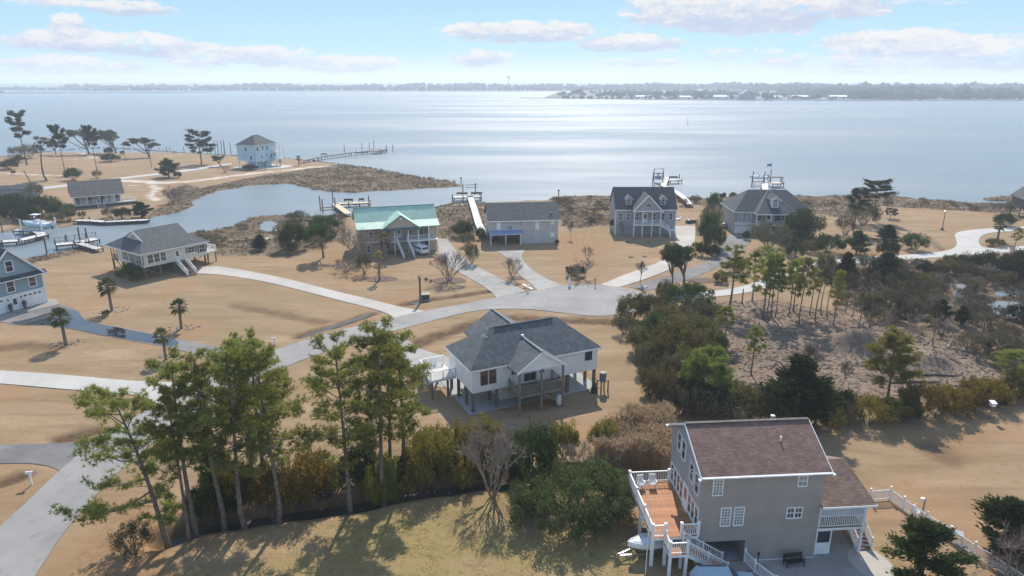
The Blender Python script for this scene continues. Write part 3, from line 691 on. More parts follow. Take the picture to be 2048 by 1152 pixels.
def make_palm(seed, trunk_h=3.2, fr=1.25, nf=44, lm=None, rad=.15, skirt=True):
    rd = random.Random(seed); rg = np.random.default_rng(seed); mb = MB(); bx, by = rd.uniform(-.15, .15), rd.uniform(-.1, .1)
    pts = []; rs = []
    for i in range(13):
        f = i / 12; pts.append(Vector((bx * f * f, by * f * f, trunk_h * f - .1))); rs.append(rad * (1.18 - .25 * f + (.06 if i % 2 else 0)) * (1.25 if i == 0 else 1))
    mb.tube(pts, rs, 9); top = pts[-1]; V = []
    for i in range(nf):
        a = i * 2.4 + rd.uniform(-.2, .2); e = 1.5 - 2.45 * (i / nf) + rd.uniform(-.12, .12)
        d = Vector((math.cos(a) * math.cos(e), math.sin(a) * math.cos(e), math.sin(e))); L = fr * rd.uniform(.85, 1.1)
        p1 = top + d * L * .5; mb.tube([top, p1], [.022, .012], 3, False)
        side = d.cross(Vector((0, 0, 1))); side = side.normalized() if side.length > .05 else Vector((1, 0, 0)); upv = side.cross(d).normalized()
        nb = 13
        for j in range(nb):
            g = (j / (nb - 1) - .5) * 2.5; dd = (d * math.cos(g) + side * math.sin(g)).normalized(); ll = L * .62 * (1 - .25 * abs(g) / 1.25)
            droop = Vector((0, 0, -.15 * ll * (1 + .5 * abs(g)))); tip = p1 + dd * ll + droop; mid = p1 + dd * ll * .55
            w = side * math.cos(g) * .035 + upv * .02 - d * math.sin(g) * .035
            V += [tuple(p1), tuple(mid - w), tuple(tip), tuple(mid + w)]
    return mb.mesh('trunk', BARK_P, True, False), np_mesh('fronds', np.array(V), 4, lm or L_PALM)

class Proto:
    def __init__(s, parts, h): s.parts = parts; s.h = h      # [(part name, mesh)], nominal height
def P2(a, names, h): return Proto(list(zip(names, a)), h)
TC = ('trunk', 'crown'); SF = ('stem', 'foliage'); BT = ('branches', 'twigs')
PR = {
    'pine_a': P2(make_pine(1, 16, .40, 3.4, 36, tufts=8, gaps=.2), TC, 16), 'pine_b': P2(make_pine(2, 16, .46, 3.0, 32, (.5, 0), tufts=8, gaps=.3), TC, 16),
    'pine_c': P2(make_pine(3, 16, .36, 4.0, 36, (-.4, .2), top=.36, tufts=8, gaps=.25), TC, 16), 'pine_d': P2(make_pine(4, 16, .52, 2.7, 26, (.3, .3), tufts=8, gaps=.2), TC, 16),
    'pine_lean': P2(make_pine(5, 14.5, .20, 4.6, 42, (-3.0, .6), lop=(-.95, 0), gaps=.3, rad=.24), TC, 14.5),
    'pine_thin': P2(make_pine(6, 10, .52, 1.35, 20, (.2, .1), tufts=7, rad=.10), TC, 10), 'pine_thin_b': P2(make_pine(7, 10, .45, 1.7, 24, (-.3, .1), tufts=7, rad=.10, lm=L_PINE_Y), TC, 10),
    'pine_snag': P2(make_pine(8, 9, .72, .8, 8, (.2, .2), tufts=4, rad=.09, lm=L_GREY), TC, 9),
    'pine_young': P2(make_pine(9, 7.5, .38, 2.3, 36, (.2, 0), lm=L_PINE_Y, rad=.12, tufts=10), TC, 7.5),
    'pine_bush': P2(make_pine(10, 5.2, .06, 2.6, 62, (0, 0), lm=L_FRESH, rad=.12, tufts=10, top=.5), TC, 5.2),
    'pine_far': P2(make_pine(11, 18, .55, 3.2, 22, (-.8, 0), tufts=9, lm=L_PINE_D, rad=.25, gaps=.4, top=.75, nd=(.5, .12), puff=2.0), TC, 18), 'pine_far_b': P2(make_pine(12, 18, .62, 3.6, 18, (-.5, 0), tufts=10, lm=L_PINE_D, rad=.24, gaps=.3, top=.8, nd=(.5, .12), puff=2.0), TC, 18),
    'pine_wide': P2(make_pine(13, 14, .38, 5.2, 20, (0, 0), tufts=11, lm=L_PINE_D, rad=.26, gaps=.25, top=.7, nd=(.5, .12), puff=2.0), TC, 14),
    'olive_a': P2(make_shrub(21), SF, 1.), 'olive_b': P2(make_shrub(22, .85, .85, 1., 8500, 32, .052), SF, 1.), 'olive_c': P2(make_shrub(23, 1.2, 1., .95, 10500, 54, .046), SF, 1.),
    'green_a': P2(make_shrub(24, .9, .9, 1., 9500, 36, .048, L_GREEN), SF, 1.), 'green_b': P2(make_shrub(25, 1.1, 1., .9, 10500, 46, .045, L_GREEN), SF, 1.), 'green_big': P2(make_shrub(26, 2.0, 1.45, 1., 46000, 170, .04, L_GREEN_L, .02), SF, 1.),
    'dark_a': P2(make_shrub(27, .9, .9, 1., 9000, 36, .05, L_DARK), SF, 1.), 'grey_a': P2(make_shrub(28, 1., .9, 1., 5600, 44, .045, L_GREY), SF, 1.), 'grey_b': P2(make_shrub(29, .8, .8, 1., 2600, 34, .05, L_GREY), SF, 1.),
    'cedar_a': P2(make_cedar(31), TC, 1.), 'cedar_b': P2(make_cedar(32, 1, .45, 8000, leaf=.04, cone=.6, nb=50), TC, 1.), 'cedar_c': P2(make_cedar(33, 1, .5, 8500, L_GREEN, .04, .45, 46), TC, 1.),
    'bare_a': P2(make_bare(41, 1., .42, 5, 6, BARK_L, 1400), BT, 1.), 'bare_b': P2(make_bare(42, 1., .5, 5, 4, BARK_G, 900), BT, 1.), 'bare_c': P2(make_bare(43, 1., .55, 4, 5, BARK_G, 700), BT, 1.), 'bare_tree': P2(make_bare(44, 1., .5, 5, 1, BARK_G, 900, .025, .9), BT, 1.),
    'oak_a': P2(make_oak(51, -1.), TC, 1.), 'oak_b': P2(make_oak(52, -.8), TC, 1.), 'oak_c': P2(make_oak(53, .45, lm=L_GREEN, n=7000), TC, 1.), 'oak_d': P2(make_oak(54, -.4, lm=L_OLIVE, n=7000), TC, 1.),
    'palm_a': P2(make_palm(61), ('trunk', 'fronds'), 4.3), 'palm_b': P2(make_palm(62, 3.0, 1.15, 40), ('trunk', 'fronds'), 4.0), 'palm_s': P2(make_palm(63, 1.9, .75, 20, rad=.11), ('trunk', 'fronds'), 2.6),
    'palm_y': P2(make_palm(64, 3.8, .8, 16, L_PALM_Y, .14), ('trunk', 'fronds'), 4.5), 'palm_cut': P2(make_palm(65, 3.3, .32, 7, L_FRESH, .13), ('trunk', 'fronds'), 3.6),
}
for k in 'abc':
    q = PR['olive_' + k]; me = q.parts[1][1].copy(); me.materials.clear(); me.materials.append(L_GOLD); PR['gold_' + k] = Proto([q.parts[0], ('foliage', me)], 1.)
NG = 0
ORD = ['first', 'second', 'third', 'fourth', 'fifth', 'sixth', 'seventh', 'eighth', 'ninth', 'tenth', 'eleventh', 'twelfth', 'thirteenth', 'fourteenth', 'fifteenth', 'sixteenth', 'seventeenth', 'eighteenth', 'nineteenth', 'twentieth']
def plant(proto, name, px, base, top, label, cat, group=None, w=None, rz=None, wpx=None, seed=None):
    """stand a plant on the ground seen at pixel (px, base), tall enough to reach pixel row top; wpx: full crown width in pixels"""
    global NG; NG += 1
    p = PR[proto]; g = G(px, base); z = gz(g.x, g.y); h = max(.25, ZH(top, g.y) - z); s = h / p.h
    rnd = random.Random(seed or NG * 7919)
    sx = s * (w or 1.0)
    if wpx:
        depth = g.y * math.cos(PITCH) + CAMZ * math.sin(PITCH); half = wpx * depth / FPX / 2
        sx = half / PW[proto]
    if max(sx, s) > 2.2 * min(sx, s) and not wpx: sx = s
    t = thing(name, label, cat, (g.x, g.y, z), rnd.uniform(0, 6.28) if rz is None else rz, group)
    for nm, me in p.parts:
        o = place_mesh(nm, me, t, sc=(sx, sx, s))
        if nm == 'twigs': o['kind'] = 'stuff'
    return t
PW = {}
for k, p in PR.items():
    me = p.parts[1][1]; a = np.empty(len(me.vertices) * 3, np.float32); me.vertices.foreach_get('co', a); a = a.reshape(-1, 3)
    PW[k] = float(np.percentile(np.abs(a[:, :2]), 98.5)) 
    zmx = float(np.percentile(a[:, 2], 99.7)); p.h = zmx

# --- the row of tall pines in the foreground
PINES = [('pine_lean', 336, 1085, 775, 'leaning pine nearest the road, its long low limbs reaching over the asphalt', 0.0, 1.0), ('pine_d', 379, 1079, 772, 'slim pine close beside the leaning pine near the road', 1.0, .9), ('pine_b', 394, 1066, 708, 'thick pine just behind the leaning pine near the road', 2.0, 1.0),
         ('pine_d', 448, 1051, 700, 'slender pine on the ditch edge with a thin trunk, left of a pale trunked pine', 3.0, 1.0), ('pine_a', 491, 1054, 690, 'pine with straight pale lower trunk in the middle of the left pine clump', 4.2, 1.0), ('pine_a', 557, 1043, 685, 'front pine of the left clump whose bare trunk throws one long thin shadow', 0.9, 1.0),
         ('pine_b', 538, 985, 668, 'dark trunked pine standing in the ditch behind the left clump', 2.2, 1.1), ('pine_c', 506, 962, 676, 'tall pine at the back of the left clump with a rounded top', 5.0, .9),
         ('pine_c', 701, 1019, 672, 'large pine with a heavy straight trunk starting the right clump of pines', 1.7, 1.0), ('pine_a', 769, 1002, 640, 'tallest pine of the right clump with foliage low on its trunk', 3.1, 1.0), ('pine_d', 782, 940, 660, 'dark pine behind the tallest pine of the right clump', 0.4, 1.05), ('pine_b', 803, 957, 662, 'last pine of the right clump, one limb reaching toward the white house', 5.9, 1.15)]
for pr, px, b, tp, lab, rz, w in PINES: plant(pr, 'pine_tree', px, b, tp, lab, 'pine tree', 'tall foreground pines', w, rz)
plant('pine_bush', 'pine_sapling', 775, 985, 925, 'low bright green pine foliage at the foot of the tallest pine', 'sapling', wpx=62)
plant('pine_thin', 'pine_sapling', 566, 1000, 880, 'thin green sapling beside the front pine of the left clump', 'sapling')
plant('pine_bush', 'pine_sapling', 440, 985, 880, 'bushy sapling filling the gap low in the left pine clump', 'sapling', wpx=70)
plant('grey_a', 'shrub', 268, 1110, 1052, 'small ragged shrub at the foot of the leaning pine', 'shrub', wpx=84)
plant('green_b', 'shrub', 425, 1030, 965, 'yellow green vine covered shrub under the left pine clump', 'shrub', wpx=60)
# --- ditch-side shrubs below the white house
for i, (pr, px, b, tp, wpx, lab) in enumerate([
    ('gold_a', 480, 1005, 925, 70, 'olive shrub in the ditch under the left pine clump'), ('gold_b', 545, 1015, 930, 70, 'dark olive shrub behind the front pine trunk'), ('gold_c', 612, 1000, 905, 110, 'broad olive shrub in the gap between the two pine clumps'), ('gold_b', 655, 985, 930, 70, 'lower olive shrub just before the heavy trunked pine'), ('dark_a', 722, 965, 885, 72, 'dark shrub behind the heavy trunked pine'), ('gold_a', 760, 990, 930, 70, 'shaded shrub at the foot of the tallest pine'),
    ('gold_c', 858, 955, 858, 115, 'large olive gold shrub right of the pine clumps'), ('gold_b', 815, 972, 915, 60, 'low dark olive shrub beside the last pine'), ('gold_a', 912, 930, 845, 60, 'golden shrub against the shaded lawn of the white house'), ('gold_b', 968, 915, 832, 62, 'yellowest shrub, its top level with the white house deck posts'), ('gold_a', 925, 955, 890, 80, 'dark brown green shrub behind the bare crape myrtle'),
    ('green_a', 1072, 965, 848, 92, 'tall dense dark green holly beside the bare crape myrtle'), ('gold_b', 1128, 915, 842, 50, 'thin olive shrub right of the dark holly'), ('gold_a', 1205, 905, 838, 60, 'olive shrub rising behind the tan reeds'), ('gold_b', 1262, 880, 828, 50, 'small olive shrub at the back of the reeds'), ('green_a', 1020, 950, 900, 50, 'low dark shrub left of the holly')]):
    plant(pr, 'shrub', px, b, tp, lab, 'shrub', 'shrubs along the ditch', wpx=wpx)
for k in range(20):
    px = 400 + 33 * k + (k * 37 % 17); b = 1020 - .155 * (px - 400) + (k * 53 % 11); lab = ('dark tangled shrub in the shaded ditch, %s from the leaning pine' % ORD[k])
    plant(('dark_a', 'gold_b', 'dark_a', 'grey_a', 'green_a')[k % 5], 'ditch_shrub', px, b, b - 42 - (k * 29 % 24), lab, 'shrub', 'shrubs in the shaded ditch', wpx=62)
plant('green_big', 'shrub', 1150, 1034, 948, 'very large rounded evergreen shrub on the lawn beside the grey deck house', 'shrub', wpx=245, rz=.3)
plant('bare_a', 'crape_myrtle', 987, 995, 848, 'big leafless crape myrtle on the near lawn casting a branching shadow', 'bare tree', 'bare crape myrtles', wpx=128)
plant('bare_a', 'crape_myrtle', 1150, 948, 880, 'small pale leafless crape myrtle behind the big rounded shrub', 'bare tree', 'bare crape myrtles', wpx=66)
plant('bare_b', 'crape_myrtle', 1240, 950, 895, 'thin leafless sapling in front of the plank fence and reeds', 'bare tree', wpx=60)
plant('bare_a', 'crape_myrtle', 897, 562, 500, 'wide leafless crape myrtle in the mulch bed of the green roofed house', 'bare tree', 'bare crape myrtles', wpx=74)
plant('bare_a', 'crape_myrtle', 1025, 557, 511, 'leafless crape myrtle between the two stained driveways', 'bare tree', 'bare crape myrtles', wpx=42)
plant('bare_c', 'bare_shrub', 925, 956, 922, 'dry brown thorny brush at the lawn edge below the bare crape myrtle', 'shrub', wpx=60)
# --- palms
for pr, px, b, tp, wpx, lab in [('palm_a', 132, 689, 615, 56, 'palm nearest the camera on the left lawn, ringed by stones'), ('palm_b', 332, 719, 655, 46, 'palm beside the end of the flooded drive'), ('palm_a', 224, 622, 555, 56, 'largest palm, in front of the cream stilt house'), ('palm_b', 363, 657, 596, 46, 'palm alone on the open lawn between flooded drive and cream driveway'),
                           ('palm_s', 772, 520, 463, 34, 'dark green palm beside the porch steps of the green roofed house'), ('palm_y', 759, 560, 498, 24, 'yellowing palm held up by wooden stakes'), ('palm_cut', 841, 605, 551, 9, 'nearly topless palm trunk beside the green utility box'),
                           ('palm_s', 531, 340, 325, 14, 'low palm in front of the light blue house'), ('palm_s', 561, 333, 318, 14, 'palm beside the stair of the light blue house'), ('palm_s', 598, 331, 311, 14, 'taller palm by the landward end of the long pier'), ('palm_y', 5, 462, 430, 16, 'little yellow palm on the creek bank beside the boat lift'), ('palm_s', 1994, 483, 440, 44, 'broad palm in the bend of the pale lane')]:
    plant(pr, 'palm_tree', px, b, tp, lab, 'palm tree', 'palms')
# --- thicket along the right side of the white house
TH = [('olive_a', 1262, 640, 590, 60), ('grey_a', 1250, 668, 625, 50), ('olive_b', 1300, 640, 585, 60), ('olive_c', 1330, 665, 612, 80), ('green_a', 1310, 690, 628, 66), ('olive_a', 1285, 705, 650, 70), ('olive_b', 1345, 712, 640, 72), ('olive_c', 1380, 690, 625, 90), ('olive_a', 1330, 740, 665, 80), ('dark_a', 1360, 735, 668, 60), ('olive_c', 1395, 735, 668, 86),
      ('grey_a', 1300, 745, 690, 64), ('olive_b', 1295, 725, 680, 54), ('grey_b', 1340, 785, 705, 70), ('olive_a', 1372, 775, 690, 74), ('olive_c', 1330, 815, 735, 84), ('grey_a', 1365, 830, 760, 84), ('dark_a', 1395, 825, 755, 80), ('olive_b', 1310, 785, 735, 56), ('grey_b', 1420, 840, 775, 90), ('olive_a', 1470, 825, 765, 74), ('grey_a', 1470, 850, 800, 90), ('olive_b', 1420, 715, 650, 60), ('dark_a', 1335, 775, 720, 60),
      ('olive_c', 1512, 845, 775, 80), ('green_a', 1540, 850, 785, 66), ('grey_a', 1560, 855, 800, 80), ('grey_a', 1385, 640, 600, 60), ('olive_a', 1420, 640, 605, 50)]
cntk = {}
for i, (pr, px, b, tp, wpx) in enumerate(sorted(TH, key=lambda q: -q[2])):
    col = {'o': 'olive brown', 'g': 'grey green', 'd': 'dark green'}[pr[0]]
    if pr == 'green_a': col = 'green'
    k = cntk.get(col, 0); cntk[col] = k + 1
    plant(pr, 'thicket_shrub', px, b, tp, ORD[k] + ' ' + col + ' shrub back from the brown roof in the thicket beside the cleared lot', 'shrub', 'thicket shrubs beside the cleared lot', wpx=wpx)
plant('pine_bush', 'pine_tree', 1410, 815, 702, 'bright green bushy young pine at the near end of the thicket', 'pine tree', wpx=106)
plant('cedar_b', 'cedar_tree', 1588, 855, 713, 'dark ragged cedar behind the brown roof', 'cedar tree', wpx=105)
plant('cedar_b', 'cedar_tree', 1630, 850, 760, 'smaller cedar leaning out behind the brown roof ridge', 'cedar tree', wpx=60)
plant('bare_tree', 'bare_tree', 1612, 775, 680, 'leafless spreading tree behind the dark ragged cedar', 'bare tree', wpx=70)
plant('pine_young', 'pine_tree', 1772, 808, 664, 'twin stemmed yellow green pine alone on the cleared lot', 'pine tree', wpx=92, rz=2.0)
plant('bare_b', 'bare_shrub', 1385, 720, 664, 'pale grey leafless brush standing out of the thicket', 'shrub', wpx=40)
plant('green_b', 'shrub', 1375, 620, 570, 'rounded green shrub mass at the edge of the turning circle', 'shrub', wpx=105)
plant('pine_thin', 'pine_tree', 1502, 748, 652, 'spindly young pine in the middle of the cleared lot', 'pine tree', wpx=42)
plant('pine_thin', 'pine_tree', 1448, 690, 612, 'grey green sapling near the thicket on the cleared lot', 'pine tree', wpx=40)
plant('bare_tree', 'bare_tree', 1685, 772, 718, 'bare spindly sapling on the cleared lot near the soil mounds', 'bare tree', wpx=26)
plant('pine_thin', 'pine_tree', 2020, 782, 700, 'green pine at the far end of the hedgerow beside the cleared lot', 'pine tree', wpx=70)
# --- hedgerow in front of the cleared lot
for pr, px, b, tp, wpx in [('gold_a', 1652, 872, 815, 62), ('grey_a', 1690, 868, 805, 60), ('gold_c', 1735, 866, 795, 88), ('gold_b', 1775, 862, 795, 66), ('gold_c', 1840, 855, 768, 84), ('gold_a', 1888, 846, 770, 78), ('gold_b', 1925, 838, 775, 70), ('gold_c', 1965, 828, 758, 84), ('gold_a', 2015, 815, 762, 80), ('gold_c', 2060, 806, 740, 90), ('grey_b', 1812, 855, 800, 50), ('dark_a', 1680, 850, 780, 60), ('green_a', 1810, 860, 800, 50), ('dark_a', 1990, 826, 775, 60)]:
    k = cntk.get(('h', pr[:2]), 0); cntk[('h', pr[:2])] = k + 1
    col = {'o': 'golden olive', 'g': 'grey green', 'd': 'dark green'}[pr[0] if not pr.startswith('gold') else 'o']
    plant(pr, 'hedge_shrub', px, b - 20, tp, ORD[k] + ' ' + col + ' shrub from the brown roof along the hedgerow of the sunny lawn', 'shrub', 'hedgerow shrubs', wpx=wpx)
# --- foreground right corner
plant('cedar_c', 'cedar_tree', 1838, 1165, 1043, 'bushy dark cedar inside the white picket fence', 'cedar tree', wpx=130)
plant('cedar_b', 'cedar_tree', 2005, 1110, 1003, 'dark cedar at the picture edge behind the white picket fence', 'cedar tree', wpx=110)
plant('bare_b', 'bare_shrub', 2018, 1165, 1050, 'tangled grey bare brush at the end of the picket fence', 'shrub', wpx=130)
plant('bare_c', 'bare_shrub', 2050, 1120, 1040, 'grey bare brush under the cedar at the picture edge', 'shrub', wpx=100)
plant('grey_a', 'shrub', 2040, 1150, 1075, 'grey green shrub in the bare brush at the picture edge', 'shrub', wpx=80)
# --- tall thin pines behind the cleared lot
TP = [('pine_b', 1457, 622, 490, 62), ('pine_c', 1526, 636, 492, 60), ('pine_thin', 1532, 640, 520, 36), ('pine_thin', 1542, 632, 505, 36), ('pine_thin_b', 1550, 634, 512, 40), ('pine_thin', 1504, 602, 500, 40), ('pine_thin_b', 1576, 632, 520, 44), ('pine_thin_b', 1598, 648, 514, 46), ('pine_thin', 1619, 630, 535, 30), ('pine_snag', 1631, 643, 530, 26), ('pine_snag', 1643, 629, 540, 22),
      ('pine_snag', 1655, 635, 545, 22), ('pine_thin_b', 1666, 649, 540, 34), ('pine_snag', 1703, 634, 548, 20), ('pine_snag', 1716, 658, 548, 22), ('pine_snag', 1740, 655, 540, 24), ('pine_snag', 1765, 640, 545, 20), ('pine_thin', 1586, 622, 515, 36), ('pine_snag', 1690, 625, 545, 20)]
for i, (pr, px, b, tp, wpx) in enumerate(sorted(TP, key=lambda q: q[1])):
    lab = {'pine_b': 'green pine standing apart at the lane side of the cleared lot', 'pine_c': 'fullest green pine behind the cleared lot', 'pine_thin': 'thin green topped pine behind the cleared lot', 'pine_thin_b': 'thin yellowish topped pine behind the cleared lot', 'pine_snag': 'nearly bare thin pine trunk behind the cleared lot'}[pr]
    k = cntk.get(pr, 0); cntk[pr] = k + 1
    if pr not in ('pine_b', 'pine_c'): lab += ', %s from the turning circle' % ORD[k]
    plant(pr, 'pine_tree', px, b, tp, lab, 'pine tree', 'thin pines behind the cleared lot', wpx=wpx)
plant('olive_a', 'shrub', 1330, 600, 560, 'olive shrub where the turning circle meets the lane', 'shrub', wpx=34)
plant('bare_tree', 'bare_tree', 1312, 455, 420, 'young leafless tree trunk on the lawn', 'bare tree', wpx=1) if False else None
# --- swamp scrub on the right
rs = random.Random(77)
SWAMP = zp([(1650, 545), (1800, 535), (2048, 520), (2080, 530), (2080, 770), (2048, 760), (1950, 722), (1870, 690), (1790, 665), (1700, 628), (1640, 600)])
cnt = 0; tries = 0; spots = []
kinds = ['grey_a', 'grey_b', 'bare_c', 'grey_a', 'olive_b', 'bare_b', 'dark_a', 'grey_b', 'olive_a', 'bare_c', 'cedar_b', 'grey_a']
xs = [p[0] for p in SWAMP]; ys = [p[1] for p in SWAMP]
while cnt < 130 and tries < 6000:
    tries += 1; x = rs.uniform(min(xs), max(xs)); y = rs.uniform(min(ys), max(ys))
    if not inside(np.array([x]), np.array([y]), SWAMP)[0] or gz(x, y) < -.25: continue
    if any((x - a) ** 2 + (y - b) ** 2 < 4.0 for a, b in spots): continue
    spots.append((x, y)); k = rs.choice(kinds); p = PR[k]; h = rs.uniform(1.2, 3.0) * (1.25 if k.startswith('cedar') else 1) * (1.25 if k.startswith('bare') else 1); s = h / p.h; sx = s * rs.uniform(.7, 1.05)
    nm, lab = {'g': ('scrub_shrub', 'grey brown scrub bush in the swampy ground beyond the cleared lot'), 'b': ('bare_brush', 'leafless grey brush in the swampy ground beyond the cleared lot'), 'o': ('olive_shrub', 'olive shrub in the swampy ground beyond the cleared lot'), 'd': ('dark_shrub', 'dark evergreen shrub in the swampy ground beyond the cleared lot'), 'c': ('scrub_cedar', 'small cedar in the swampy ground beyond the cleared lot')}[k[0]]
    t = thing(nm, lab, 'shrub', (x, y, gz(x, y)), rs.uniform(0, 6.28), 'swamp scrub of one kind: ' + nm.replace('_', ' '))
    for n_, me in p.parts:
        o = place_mesh(n_, me, t, sc=(sx, sx, s))
        if n_ == 'twigs': o['kind'] = 'stuff'
    cnt += 1
for px, b, tp, wpx in [(1840, 640, 560, 20), (1865, 690, 600, 22), (1960, 672, 600, 24), (1885, 612, 545, 18), (1925, 650, 560, 30), (1800, 640, 560, 20), (2005, 650, 575, 22), (1940, 665, 605, 18), (1780, 615, 550, 20), (1820, 605, 545, 18)]:
    plant('pine_snag', 'dead_tree', px, b, tp, 'thin dead trunk rising from the swamp scrub', 'dead tree', 'dead trunks in the swamp', wpx=wpx)
